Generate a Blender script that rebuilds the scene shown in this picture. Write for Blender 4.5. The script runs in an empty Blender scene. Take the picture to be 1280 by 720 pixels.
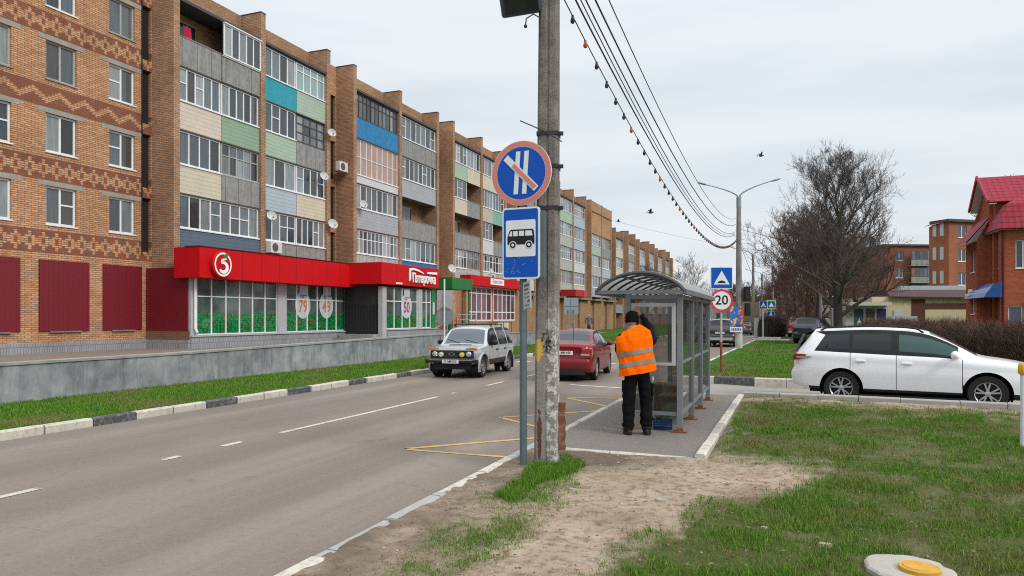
import bpy, bmesh, math, random
import numpy as np
from mathutils import Vector, Matrix, noise as mnoise

R = math.radians
rng = random.Random(7)
nrng = np.random.default_rng(11)
scene = bpy.context.scene
COL = scene.collection

# ------------------------------------------------------------------ camera
YAW = R(20.4); FPX = 900.0; CAMH = 1.8; HOR = 396.0
CA, SA = math.cos(YAW), math.sin(YAW)
cam = bpy.data.cameras.new('camera'); camo = bpy.data.objects.new('camera', cam); COL.objects.link(camo)
cam.sensor_width = 36.0; cam.lens = FPX / 1280.0 * 36.0
cam.shift_y = (HOR - 360.0) / 1280.0
cam.clip_start = 0.05; cam.clip_end = 3000
camo.location = (0, 0, CAMH); camo.rotation_euler = (R(90), 0, YAW)
scene.camera = camo

# ------------------------------------------------------------------ sky, sun, exposure
SUN_EL, SUN_AZ = R(38), R(112)          # azimuth clockwise from +Y (down the street)
world = bpy.data.worlds.new('World'); scene.world = world; world.use_nodes = True
nt = world.node_tree; nt.nodes.clear()
def wn(t, **k):
    n = nt.nodes.new(t)
    for a, v in k.items(): setattr(n, a, v)
    return n
sky = wn('ShaderNodeTexSky', sky_type='NISHITA', sun_disc=False, sun_elevation=SUN_EL, sun_rotation=SUN_AZ)
try: sky.air_density = 1.5; sky.dust_density = 3.0
except Exception: pass
skyb = wn('ShaderNodeBackground'); skyb.inputs['Strength'].default_value = 0.05
nt.links.new(sky.outputs[0], skyb.inputs['Color'])
tc = wn('ShaderNodeTexCoord'); sep = wn('ShaderNodeSeparateXYZ'); nt.links.new(tc.outputs['Generated'], sep.inputs[0])
mp = wn('ShaderNodeMapping'); mp.inputs['Scale'].default_value = (1.3, 1.3, 8.0); nt.links.new(tc.outputs['Generated'], mp.inputs[0])
nz = wn('ShaderNodeTexNoise'); nz.inputs['Scale'].default_value = 1.5; nz.inputs['Detail'].default_value = 5; nz.inputs['Roughness'].default_value = 0.45
nt.links.new(mp.outputs[0], nz.inputs['Vector'])
cr = wn('ShaderNodeValToRGB'); nt.links.new(nz.outputs['Fac'], cr.inputs[0])
cr.color_ramp.elements[0].position = 0.30; cr.color_ramp.elements[0].color = (0.585, 0.665, 0.73, 1)
cr.color_ramp.elements[1].position = 0.60; cr.color_ramp.elements[1].color = (0.765, 0.81, 0.855, 1)
zr = wn('ShaderNodeValToRGB'); nt.links.new(sep.outputs['Z'], zr.inputs[0])        # an overcast dome: brightest overhead
e = zr.color_ramp.elements; e[0].position = 0.0; e[0].color = (0.97, 0.97, 0.96, 1); e[1].position = 1.0; e[1].color = (2.4, 2.4, 2.4, 1)
x = e.new(0.42); x.color = (1.0, 1.0, 1.0, 1)
mul = wn('ShaderNodeMix', data_type='RGBA', blend_type='MULTIPLY'); mul.inputs['Factor'].default_value = 1
nt.links.new(cr.outputs[0], mul.inputs['A']); nt.links.new(zr.outputs[0], mul.inputs['B'])
clb = wn('ShaderNodeBackground'); clb.inputs['Strength'].default_value = 0.86
nt.links.new(mul.outputs['Result'], clb.inputs['Color'])
add = wn('ShaderNodeMixShader'); add.inputs[0].default_value = 0.94
nt.links.new(skyb.outputs[0], add.inputs[1]); nt.links.new(clb.outputs[0], add.inputs[2])
wo = wn('ShaderNodeOutputWorld'); nt.links.new(add.outputs[0], wo.inputs['Surface'])

sun = bpy.data.lights.new('sun', 'SUN'); suno = bpy.data.objects.new('sun', sun); COL.objects.link(suno)
sun.energy = 1.5; sun.angle = R(16); sun.color = (1.0, 0.965, 0.91)
sd = Vector((math.sin(SUN_AZ) * math.cos(SUN_EL), math.cos(SUN_AZ) * math.cos(SUN_EL), math.sin(SUN_EL)))
suno.rotation_euler = sd.to_track_quat('Z', 'Y').to_euler(); suno.location = (20, -20, 40)
scene.view_settings.view_transform = 'Standard'; scene.view_settings.look = 'None'
scene.view_settings.exposure = 0.42; scene.view_settings.gamma = 1.0
try: scene.view_settings.use_curve_mapping = False
except Exception: pass
scene.render.engine = 'CYCLES'
scene.cycles.max_bounces = 6; scene.cycles.diffuse_bounces = 3; scene.cycles.glossy_bounces = 3
scene.cycles.transparent_max_bounces = 8; scene.cycles.transmission_bounces = 4
scene.cycles.use_denoising = False; scene.cycles.filter_width = 1.1; scene.cycles.sample_clamp_indirect = 4.0
scene.cycles.caustics_reflective = False; scene.cycles.caustics_refractive = False

def at(px, d):                                   # street point seen in column px at depth d
    xc = (px - 640.0) / FPX * d
    return (xc * CA - d * SA, xc * SA + d * CA)
def zat(py, d): return CAMH + (HOR - py) / FPX * d

# ------------------------------------------------------------------ materials
class NT:
    def __init__(s, name):
        s.m = bpy.data.materials.new(name); s.m.use_nodes = True; s.t = s.m.node_tree
        s.b = s.t.nodes['Principled BSDF']
    def n(s, t, **k):
        n = s.t.nodes.new(t)
        for a, v in k.items(): setattr(n, a, v)
        return n
    def l(s, a, b): s.t.links.new(a, b)
    def math(s, op, a, b=None, c=None):
        n = s.n('ShaderNodeMath', operation=op)
        for i, v in enumerate((a, b, c)):
            if v is None: continue
            if isinstance(v, (int, float)): n.inputs[i].default_value = v
            else: s.l(v, n.inputs[i])
        return n.outputs[0]
    def mix(s, f, a, b, mode='MIX'):
        n = s.n('ShaderNodeMix', data_type='RGBA', blend_type=mode)
        for k, v in (('Factor', f), ('A', a), ('B', b)):
            if isinstance(v, (int, float)): n.inputs[k].default_value = v
            elif isinstance(v, (tuple, list)): n.inputs[k].default_value = (*v[:3], 1)
            else: s.l(v, n.inputs[k])
        return n.outputs['Result']
    def pos(s, rot=0.0):
        g = s.n('ShaderNodeNewGeometry')
        if not rot: return g.outputs['Position'], g.outputs['Normal']
        o = []
        for k in ('Position', 'Normal'):
            v = s.n('ShaderNodeVectorRotate', rotation_type='Z_AXIS'); v.inputs['Angle'].default_value = rot
            s.l(g.outputs[k], v.inputs['Vector']); o.append(v.outputs[0])
        return o
    def noise(s, vec, scale, detail=4, rough=0.55, stretch=None, out='Fac'):
        if stretch:
            m = s.n('ShaderNodeMapping'); m.inputs['Scale'].default_value = stretch; s.l(vec, m.inputs[0]); vec = m.outputs[0]
        n = s.n('ShaderNodeTexNoise'); n.inputs['Scale'].default_value = scale; n.inputs['Detail'].default_value = detail
        n.inputs['Roughness'].default_value = rough; s.l(vec, n.inputs['Vector']); return n.outputs[out]
    def ramp(s, f, a, b, ca=(0, 0, 0), cb=(1, 1, 1)):
        n = s.n('ShaderNodeValToRGB'); s.l(f, n.inputs[0]); e = n.color_ramp.elements
        e[0].position = a; e[1].position = b; e[0].color = (*ca, 1); e[1].color = (*cb, 1); return n.outputs[0]
    def bump(s, h, strength=0.3, dist=0.02):
        n = s.n('ShaderNodeBump'); n.inputs['Strength'].default_value = strength; n.inputs['Distance'].default_value = dist
        s.l(h, n.inputs['Height']); s.l(n.outputs[0], s.b.inputs['Normal'])
    def set(s, **k):
        for a, v in k.items():
            i = s.b.inputs[a.replace('_', ' ')]
            if isinstance(v, (int, float)): i.default_value = v
            elif isinstance(v, (tuple, list)): i.default_value = (*v[:3], 1)
            else: s.l(v, i)
        return s
MC = {}
def mat(name, col, rough=0.6, metal=0.0, var=0.12, scale=3.0, spec=0.22, coat=0.0, bump=0.0):
    """plain surface with a little procedural unevenness and grime"""
    if name in MC: return MC[name]
    t = NT(name); p, _ = t.pos()
    f = t.noise(p, scale, 5, 0.6)
    c = t.mix(f, tuple(max(0, v * (1 - var * 1.6)) for v in col), tuple(min(1, v * (1 + var * 1.2)) for v in col))
    t.set(Base_Color=c, Roughness=rough, Metallic=metal, Specular_IOR_Level=spec)
    if coat: t.set(Coat_Weight=coat, Coat_Roughness=0.06)
    if bump: t.bump(t.noise(p, scale * 14, 3), bump, 0.01)
    MC[name] = t.m; return t.m

def brick_coords(t, rot):
    p, n = t.pos(rot)
    a = t.n('ShaderNodeSeparateXYZ'); t.l(p, a.inputs[0]); b = t.n('ShaderNodeSeparateXYZ'); t.l(n, b.inputs[0])
    sel = t.math('GREATER_THAN', t.math('ABSOLUTE', b.outputs[0]), t.math('ABSOLUTE', b.outputs[1]))
    u = t.math('ADD', t.math('MULTIPLY', a.outputs[1], sel), t.math('MULTIPLY', a.outputs[0], t.math('SUBTRACT', 1.0, sel)))
    cmb = t.n('ShaderNodeCombineXYZ'); t.l(u, cmb.inputs[0]); t.l(a.outputs[2], cmb.inputs[1])
    return p, u, a.outputs[2], cmb.outputs[0]
def brick(name, c1, c2, mortar, rot=0.0, bands=None, bw=0.26, bh=0.078, dirt=0.25):
    if name in MC: return MC[name]
    t = NT(name); p, u, z, v = brick_coords(t, rot)
    br = t.n('ShaderNodeTexBrick'); t.l(v, br.inputs['Vector'])
    br.inputs['Scale'].default_value = 1.0; br.inputs['Brick Width'].default_value = bw; br.inputs['Row Height'].default_value = bh
    br.inputs['Mortar Size'].default_value = 0.011; br.inputs['Mortar Smooth'].default_value = 0.3; br.inputs['Bias'].default_value = 0.1
    br.inputs['Color1'].default_value = (*c1, 1); br.inputs['Color2'].default_value = (*c2, 1); br.inputs['Mortar'].default_value = (*mortar, 1)
    col = br.outputs['Color']
    if bands:                                      # darker bricks laid in zigzag and diamond courses
        z0, pitch, hgt, dk = bands
        zz = t.math('SUBTRACT', z, z0)
        k = t.math('FLOOR', t.math('DIVIDE', zz, pitch))
        zl = t.math('SUBTRACT', zz, t.math('MULTIPLY', k, pitch))
        row = t.math('FLOOR', t.math('DIVIDE', zl, bh)); colm = t.math('FLOOR', t.math('DIVIDE', u, bw / 2))
        inb = t.math('MULTIPLY', t.math('LESS_THAN', zl, hgt), t.math('GREATER_THAN', z, z0))
        tri = t.math('PINGPONG', colm, 4.0)
        zig = t.math('LESS_THAN', t.math('ABSOLUTE', t.math('SUBTRACT', t.math('SUBTRACT', row, 3.0), tri)), 1.2)
        tri2 = t.math('ABSOLUTE', t.math('SUBTRACT', t.math('PINGPONG', t.math('ADD', colm, 3.0), 4.0), 2.0))
        dd = t.math('ADD', t.math('ABSOLUTE', t.math('SUBTRACT', row, 5.0)), t.math('MULTIPLY', tri2, 1.6))
        dia = t.math('MULTIPLY', t.math('GREATER_THAN', dd, 1.4), t.math('LESS_THAN', dd, 4.3))
        odd = t.math('MODULO', k, 2.0)
        oo = t.math('COMPARE', k, 2.0, 0.3)
        pat = t.math('ADD', t.math('MULTIPLY', oo, zig), t.math('MULTIPLY', t.math('SUBTRACT', 1.0, oo), dia))
        dark = t.math('MULTIPLY', inb, t.math('SUBTRACT', 1.0, pat))
        edge = t.math('MULTIPLY', inb, t.math('ADD', t.math('LESS_THAN', row, 1.0), t.math('GREATER_THAN', row, 9.5)))
        dark = t.math('MINIMUM', t.math('ADD', dark, edge), 1.0)
        dcol = t.mix(t.math('SUBTRACT', 1.0, br.outputs['Fac']), mortar, dk)
        col = t.mix(t.math('MULTIPLY', dark, 0.84), col, dcol)
    f = t.noise(p, 0.45, 5, 0.65)
    col = t.mix(t.ramp(f, 0.42, 0.72), col, t.mix(1.0, col, (1 - dirt, 1 - dirt, 1 - dirt * 0.95), 'MULTIPLY'))
    st = t.noise(p, 1.1, 5, 0.7, stretch=(2.2, 2.2, 0.22)); col = t.mix(t.math('MULTIPLY', t.ramp(st, 0.55, 0.75), 0.4), col, t.mix(1.0, col, (0.52, 0.5, 0.5), 'MULTIPLY'))
    f2 = t.noise(p, 7.0, 3, 0.6); col = t.mix(t.math('MULTIPLY', f2, 0.3), col, t.mix(1.0, col, (0.62, 0.58, 0.55), 'MULTIPLY'))
    t.set(Base_Color=col, Roughness=0.9, Specular_IOR_Level=0.15)
    t.bump(t.math('SUBTRACT', 1.0, br.outputs['Fac']), 0.35, 0.01)
    MC[name] = t.m; return t.m
def tint_glass(name, base=(0.02, 0.025, 0.03), rough=0.04):
    """window pane: dark room, or the curtain and painted sky reflection tint stored per pane, under a glossy coat"""
    if name in MC: return MC[name]
    t = NT(name); a = t.n('ShaderNodeVertexColor', layer_name='tint'); p, _ = t.pos()
    f = t.noise(p, 2.0, 3, 0.5, stretch=(6, 6, 0.6))
    c = t.mix(t.math('MULTIPLY', f, 0.75), a.outputs['Color'], base)
    t.set(Base_Color=c, Roughness=rough, Specular_IOR_Level=0.5, Coat_Weight=0.42, Coat_Roughness=0.02)
    t.bump(t.noise(p, 1.3, 2), 0.05, 0.05)
    MC[name] = t.m; return t.m
def clear_glass(name, tint=(0.5, 0.56, 0.56), alpha=0.45, rough=0.03):
    if name in MC: return MC[name]
    t = NT(name); tr = t.n('ShaderNodeBsdfTransparent'); tr.inputs[0].default_value = (*tint, 1)
    gl = t.n('ShaderNodeBsdfGlossy'); gl.inputs['Roughness'].default_value = rough; gl.inputs[0].default_value = (0.9, 0.93, 0.95, 1)
    fr = t.n('ShaderNodeFresnel'); fr.inputs[0].default_value = 1.5
    m = t.n('ShaderNodeMixShader'); t.l(t.math('MINIMUM', t.math('MULTIPLY', fr.outputs[0], 1.6), 0.6), m.inputs[0])
    t.l(tr.outputs[0], m.inputs[1]); t.l(gl.outputs[0], m.inputs[2])
    df = t.n('ShaderNodeBsdfDiffuse'); df.inputs[0].default_value = (0.12, 0.12, 0.11, 1)
    m2 = t.n('ShaderNodeMixShader'); m2.inputs[0].default_value = alpha * 0.2
    t.l(m.outputs[0], m2.inputs[1]); t.l(df.outputs[0], m2.inputs[2])
    t.l(m2.outputs[0], t.t.nodes['Material Output'].inputs['Surface'])
    MC[name] = t.m; return t.m
def paint(name, col, rough=0.28, metal=0.0, dirt=0.15, coat=0.6, spec=0.4):
    if name in MC: return MC[name]
    t = NT(name); p, _ = t.pos(); s = t.n('ShaderNodeSeparateXYZ'); t.l(p, s.inputs[0])
    f = t.noise(p, 2.5, 5, 0.65)
    low = t.math('MULTIPLY', t.ramp(t.math('ADD', s.outputs[2], t.math('MULTIPLY', f, 0.5)), 0.35, 0.95, (1, 1, 1), (0, 0, 0)), dirt * 3)
    c = t.mix(low, col, (0.16, 0.14, 0.115)); c = t.mix(t.math('MULTIPLY', f, dirt * 0.6), c, tuple(v * 0.7 for v in col))
    t.set(Base_Color=c, Metallic=metal, Roughness=t.math('ADD', rough, t.math('MULTIPLY', low, 0.5)), Coat_Weight=coat, Coat_Roughness=0.05, Specular_IOR_Level=spec)
    MC[name] = t.m; return t.m
def rusty(name, col, amount=0.5):
    if name in MC: return MC[name]
    t = NT(name); p, _ = t.pos(); f = t.noise(p, 14, 6, 0.7)
    c = t.mix(t.ramp(f, 0.62 - amount * 0.3, 0.7 - amount * 0.2), col, (0.16, 0.06, 0.025))
    t.set(Base_Color=c, Roughness=0.75, Specular_IOR_Level=0.3); t.bump(f, 0.3, 0.01); MC[name] = t.m; return t.m

# ------------------------------------------------------------------ mesh builder and object helpers
class MB:
    def __init__(s, off=(0, 0, 0)):
        s.v = []; s.f = []; s.mi = []; s.tint = []; s.off = off; s.M = None
    def add(s, vs, fs, m=0, tint=None):
        b = len(s.v)
        for p in vs:
            if s.M is not None: p = s.M @ Vector(p)
            s.v.append((p[0] + s.off[0], p[1] + s.off[1], p[2] + s.off[2]))
        for f in fs: s.f.append([b + i for i in f]); s.mi.append(m); s.tint.append(tint)
        return s
    def box(s, x0, x1, y0, y1, z0, z1, m=0):
        if x0 > x1: x0, x1 = x1, x0
        if y0 > y1: y0, y1 = y1, y0
        if z0 > z1: z0, z1 = z1, z0
        return s.add([(x0, y0, z0), (x1, y0, z0), (x1, y1, z0), (x0, y1, z0), (x0, y0, z1), (x1, y0, z1), (x1, y1, z1), (x0, y1, z1)],
              [(3, 2, 1, 0), (4, 5, 6, 7), (0, 1, 5, 4), (1, 2, 6, 5), (2, 3, 7, 6), (3, 0, 4, 7)], m)
    def bar(s, a, b, w, h=None, m=0, up=(0, 0, 1)):
        """box beam from a to b, width w across, height h along 'up'"""
        a = Vector(a); b = Vector(b); h = h or w; d = (b - a).normalized(); up = Vector(up)
        if abs(d.dot(up)) > 0.98: up = Vector((1, 0, 0))
        sx = d.cross(up).normalized(); sz = sx.cross(d).normalized()
        vs = []
        for p in (a, b):
            for i, j in ((-1, -1), (1, -1), (1, 1), (-1, 1)): vs.append(p + sx * (w / 2 * i) + sz * (h / 2 * j))
        return s.add(vs, [(3, 2, 1, 0), (4, 5, 6, 7), (0, 1, 5, 4), (1, 2, 6, 5), (2, 3, 7, 6), (3, 0, 4, 7)], m)
    def tube(s, pts, rad, n=8, m=0, cap=True):
        pts = [Vector(p) for p in pts]
        if isinstance(rad, (int, float)): rad = [rad] * len(pts)
        vs = []; fs = []; prev = None
        for i, p in enumerate(pts):
            d = (pts[min(i + 1, len(pts) - 1)] - pts[max(i - 1, 0)])
            if d.length < 1e-9: d = Vector((0, 0, 1))
            d.normalize()
            if prev is None:
                up = Vector((0, 0, 1)) if abs(d.z) < 0.9 else Vector((1, 0, 0)); a = d.cross(up).normalized()
            else:
                a = (prev - d * prev.dot(d))
                a = a.normalized() if a.length > 1e-6 else d.orthogonal().normalized()
            prev = a; b = d.cross(a)
            for k in range(n):
                t = 2 * math.pi * k / n; vs.append(p + (a * math.cos(t) + b * math.sin(t)) * rad[i])
        for i in range(len(pts) - 1):
            for k in range(n):
                k2 = (k + 1) % n; fs.append((i * n + k, i * n + k2, (i + 1) * n + k2, (i + 1) * n + k))
        if cap: fs.append(tuple(range(n - 1, -1, -1))); fs.append(tuple((len(pts) - 1) * n + k for k in range(n)))
        return s.add(vs, fs, m)
    def lathe(s, prof, n=24, c=(0, 0, 0), axis='z', m=0, cap=True):
        vs = []; fs = []
        for r, h in prof:
            for k in range(n):
                t = 2 * math.pi * k / n; a, b = r * math.cos(t), r * math.sin(t)
                q = (a, b, h) if axis == 'z' else ((a, h, b) if axis == 'y' else (h, a, b))
                vs.append((q[0] + c[0], q[1] + c[1], q[2] + c[2]))
        fl = axis == 'y'
        for i in range(len(prof) - 1):
            for k in range(n):
                k2 = (k + 1) % n; q = (i * n + k, i * n + k2, (i + 1) * n + k2, (i + 1) * n + k); fs.append(q[::-1] if fl else q)
        if cap:
            fs.append(tuple(range(n)) if fl else tuple(range(n - 1, -1, -1)))
            q = tuple((len(prof) - 1) * n + k for k in range(n)); fs.append(q[::-1] if fl else q)
        return s.add(vs, fs, m)
    def prism(s, poly, d, o=(0, 0, 0), ux=(1, 0, 0), uy=(0, 1, 0), m=0):
        """outline poly (2-D) swept by vector d"""
        o = Vector(o); ux = Vector(ux); uy = Vector(uy); d = Vector(d); n = len(poly)
        vs = [o + ux * a + uy * b for a, b in poly] + [o + ux * a + uy * b + d for a, b in poly]
        fs = [tuple(range(n - 1, -1, -1)), tuple(range(n, 2 * n))] + [(i, (i + 1) % n, n + (i + 1) % n, n + i) for i in range(n)]
        return s.add(vs, fs, m)
    def ball(s, c, r, n=10, m=0, sc=(1, 1, 1)):
        vs = []; fs = []; k = max(4, n // 2)
        for i in range(1, k):
            a = math.pi * i / k
            for j in range(n):
                b = 2 * math.pi * j / n
                vs.append((c[0] + r * sc[0] * math.sin(a) * math.cos(b), c[1] + r * sc[1] * math.sin(a) * math.sin(b), c[2] + r * sc[2] * math.cos(a)))
        top = len(vs); vs.append((c[0], c[1], c[2] + r * sc[2])); vs.append((c[0], c[1], c[2] - r * sc[2]))
        for i in range(k - 2):
            for j in range(n):
                j2 = (j + 1) % n; fs.append((i * n + j, (i + 1) * n + j, (i + 1) * n + j2, i * n + j2))
        for j in range(n):
            j2 = (j + 1) % n; fs.append((top, j, j2)); fs.append((top + 1, (k - 2) * n + j2, (k - 2) * n + j))
        return s.add(vs, fs, m)
    def build(s, name, mats, parent=None, smooth=False, bevel=0.0, angle=35, fix=False):
        me = bpy.data.meshes.new(name)
        me.from_pydata(s.v, [], s.f)
        if not isinstance(mats, (list, tuple)): mats = [mats]
        for q in mats: me.materials.append(q)
        if any(s.mi): me.polygons.foreach_set('material_index', s.mi)
        if any(t is not None for t in s.tint):
            at_ = me.color_attributes.new('tint', 'FLOAT_COLOR', 'CORNER'); arr = []
            for f, t in zip(s.f, s.tint): arr += list((*(t or (0.05, 0.05, 0.05)), 1.0)) * len(f)
            at_.data.foreach_set('color', arr)
        if fix:
            bm = bmesh.new(); bm.from_mesh(me); bmesh.ops.recalc_face_normals(bm, faces=bm.faces); bm.to_mesh(me); bm.free()
        if smooth:
            me.polygons.foreach_set('use_smooth', [True] * len(me.polygons)); me.set_sharp_from_angle(angle=R(angle))
        me.update()
        o = bpy.data.objects.new(name, me); COL.objects.link(o)
        if parent is not None: o.parent = parent
        if bevel:
            b = o.modifiers.new('bevel', 'BEVEL'); b.width = bevel; b.segments = 2; b.limit_method = 'ANGLE'; b.angle_limit = R(40)
        return o
def tag(o, label, cat=None, group=None, kind=None):
    if label: o['label'] = label
    if cat: o['category'] = cat
    if group: o['group'] = group
    if kind: o['kind'] = kind
    return o
def structure(o, label=None):
    o['kind'] = 'structure'
    if label: o['label'] = label
    return o
def thing(name, label, cat, loc=(0, 0, 0), rz=0.0, group=None):
    o = bpy.data.objects.new(name, None); COL.objects.link(o); o.location = loc; o.rotation_euler = (0, 0, rz)
    o.empty_display_size = 0.2
    return tag(o, label, cat, group)
def copy_thing(root, loc, rz, label, group=None, mats=None):
    """a copy of a thing with copies of its parts and sub-parts"""
    def cp(o, par):
        c = o.copy(); COL.objects.link(c)
        if par is not None: c.parent = par
        if mats and o.type == 'MESH' and any(m and m.name in mats for m in o.data.materials):
            c.data = o.data.copy()
            for i, m in enumerate(c.data.materials):
                if m and m.name in mats: c.data.materials[i] = mats[m.name]
        for ch in kids.get(o.name, []): cp(ch, c)
        return c
    kids = {}
    for q in list(COL.objects):
        if q.parent is not None: kids.setdefault(q.parent.name, []).append(q)
    r = cp(root, None); r.location = loc; r.rotation_euler = (0, 0, rz); r['label'] = label
    if group: r['group'] = group
    return r
def text_obj(name, body, size, mt, parent, M, ext=0.004, align='CENTER', sx=1.0, bold=0.0):
    c = bpy.data.curves.new(name, 'FONT'); c.body = body; c.size = size; c.extrude = ext; c.align_x = align; c.align_y = 'CENTER'; c.offset = bold
    c.resolution_u = 3
    o = bpy.data.objects.new(name, c); COL.objects.link(o); bpy.context.view_layer.update()
    me = bpy.data.meshes.new_from_object(o.evaluated_get(bpy.context.evaluated_depsgraph_get()))
    bpy.data.objects.remove(o); bpy.data.curves.remove(c)
    me.transform(M @ Matrix.Diagonal((sx, 1, 1, 1))); me.materials.clear(); me.materials.append(mt); me.name = name
    o = bpy.data.objects.new(name, me); COL.objects.link(o); o.parent = parent
    return o
def facing(loc, right, up):                       # matrix for flat lettering: local x -> right, y -> up, z -> out
    r = Vector(right).normalized(); u = Vector(up).normalized(); n = r.cross(u)
    m = Matrix((r, u, n)).transposed().to_4x4(); m.translation = Vector(loc); return m
# ------------------------------------------------------------------ the setting: ground, road, kerbs, verges
def vnoise(x, y, s, seed=0.0):
    """smooth value noise on arrays"""
    x = np.asarray(x) * s + seed * 17.3; y = np.asarray(y) * s - seed * 9.1
    xi = np.floor(x).astype(np.int64); yi = np.floor(y).astype(np.int64); fx = x - xi; fy = y - yi
    fx = fx * fx * (3 - 2 * fx); fy = fy * fy * (3 - 2 * fy)
    def h(a, b):
        n = (a * 374761393 + b * 668265263 + int(seed * 1013) * 69069) & 0x7fffffff
        n = ((n ^ (n >> 13)) * 1274126177) & 0x7fffffff
        return ((n ^ (n >> 16)) & 0xffff) / 65535.0
    return (h(xi, yi) * (1 - fx) + h(xi + 1, yi) * fx) * (1 - fy) + (h(xi, yi + 1) * (1 - fx) + h(xi + 1, yi + 1) * fx) * fy
def fbm(x, y, s, seed=0.0, o=4):
    t = 0; a = 0.5; w = 0
    for i in range(o): t = t + a * vnoise(x, y, s * 2 ** i, seed + i); w += a; a *= 0.55
    return t / w
def inpoly(x, y, poly):
    r = np.zeros(np.shape(x), bool); n = len(poly)
    for i in range(n):
        x1, y1 = poly[i]; x2, y2 = poly[(i + 1) % n]
        c = ((y1 > y) != (y2 > y)) & (x < (x2 - x1) * (y - y1) / ((y2 - y1) if y2 != y1 else 1e-9) + x1); r ^= c
    return r
def sheet(name, pts, z, m, label=None):
    b = MB(); b.add([(p[0], p[1], z if len(p) < 3 else p[2]) for p in pts], [tuple(range(len(pts)))]); return structure(b.build(name, m), label)

# road edges in the street frame
RIGHT = [(-3.14, -14), (-3.14, 16.36), (-2.95, 20.6), (-2.55, 32), (-2.2, 44), (-1.7, 58), (-0.4, 110), (6, 210), (14, 300)]
LEFT = [(-10.55, -14), (-10.55, 34), (-10.2, 46), (-9.7, 60), (-8.3, 110), (-2, 210), (6, 300)]

def asphalt(name, base, streaks=True, fine=1.0):
    t = NT(name); p, _ = t.pos(); s = t.n('ShaderNodeSeparateXYZ'); t.l(p, s.inputs[0])
    big = t.noise(p, 0.35, 4, 0.6); med = t.noise(p, 2.2, 5, 0.65); grain = t.noise(p, 55, 3, 0.7); stone = t.n('ShaderNodeTexVoronoi'); stone.inputs['Scale'].default_value = 75
    t.l(p, stone.inputs['Vector'])
    c = t.mix(t.ramp(big, 0.3, 0.7), tuple(v * 0.84 for v in base), tuple(v * 1.1 for v in base))
    if streaks:
        lane = t.noise(p, 1.0, 3, 0.6, stretch=(1.5, 0.07, 1))
        c = t.mix(t.math('MULTIPLY', t.ramp(lane, 0.42, 0.62), 0.8), c, tuple(v * 1.3 for v in base))
        oil = t.math('ABSOLUTE', t.math('SUBTRACT', t.math('PINGPONG', t.math('ADD', s.outputs[0], 10.4), 1.85), 0.95))
        c = t.mix(t.math('MULTIPLY', t.ramp(t.math('ADD', oil, t.math('MULTIPLY', t.math('SUBTRACT', med, 0.5), 0.5)), 0.1, 0.7), 0.5), c, tuple(v * 0.66 for v in base))
    mot = t.noise(p, 15, 4, 0.75); c = t.mix(t.math('MULTIPLY', t.ramp(mot, 0.38, 0.66), 0.5), c, t.mix(1.0, c, (1.28, 1.27, 1.25), 'MULTIPLY')); c = t.mix(t.math('MULTIPLY', t.ramp(mot, 0.30, 0.44, (1, 1, 1), (0, 0, 0)), 0.4), c, t.mix(1.0, c, (0.6, 0.6, 0.6), 'MULTIPLY'))
    c = t.mix(t.math('MULTIPLY', t.ramp(grain, 0.35, 0.7), 0.38 * fine), c, tuple(v * 1.7 for v in base))
    c = t.mix(t.math('MULTIPLY', t.ramp(stone.outputs['Distance'], 0.0, 0.35, (1, 1, 1), (0, 0, 0)), 0.42 * fine), c, tuple(v * 0.45 for v in base))
    c = t.mix(t.math('MULTIPLY', t.ramp(med, 0.6, 0.75), 0.35), c, tuple(v * 0.6 for v in base))
    ck = t.n('ShaderNodeTexVoronoi', feature='DISTANCE_TO_EDGE'); ck.inputs['Scale'].default_value = 0.33
    wv = t.n('ShaderNodeVectorMath', operation='ADD'); t.l(p, wv.inputs[0]); nn = t.noise(p, 1.6, 4, 0.7, out='Color'); t.l(nn, wv.inputs[1]); t.l(wv.outputs[0], ck.inputs['Vector'])
    c = t.mix(t.math('MULTIPLY', t.ramp(ck.outputs['Distance'], 0.002, 0.007, (1, 1, 1), (0, 0, 0)), t.math('MULTIPLY', t.ramp(big, 0.52, 0.62), 0.3)), c, (0.035, 0.033, 0.031))
    t.set(Base_Color=c, Roughness=0.86, Specular_IOR_Level=0.25); t.bump(t.math('ADD', grain, stone.outputs['Distance']), 0.35 * fine, 0.006)
    return t.m
M_ROAD = asphalt('road asphalt', (0.180, 0.148, 0.124))
M_PAD = asphalt('platform asphalt', (0.150, 0.132, 0.116), streaks=False, fine=2.0)
M_DRIVE = asphalt('driveway asphalt', (0.245, 0.215, 0.19), streaks=False)
M_TERR = asphalt('terrace asphalt', (0.20, 0.155, 0.125), streaks=False)
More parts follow.
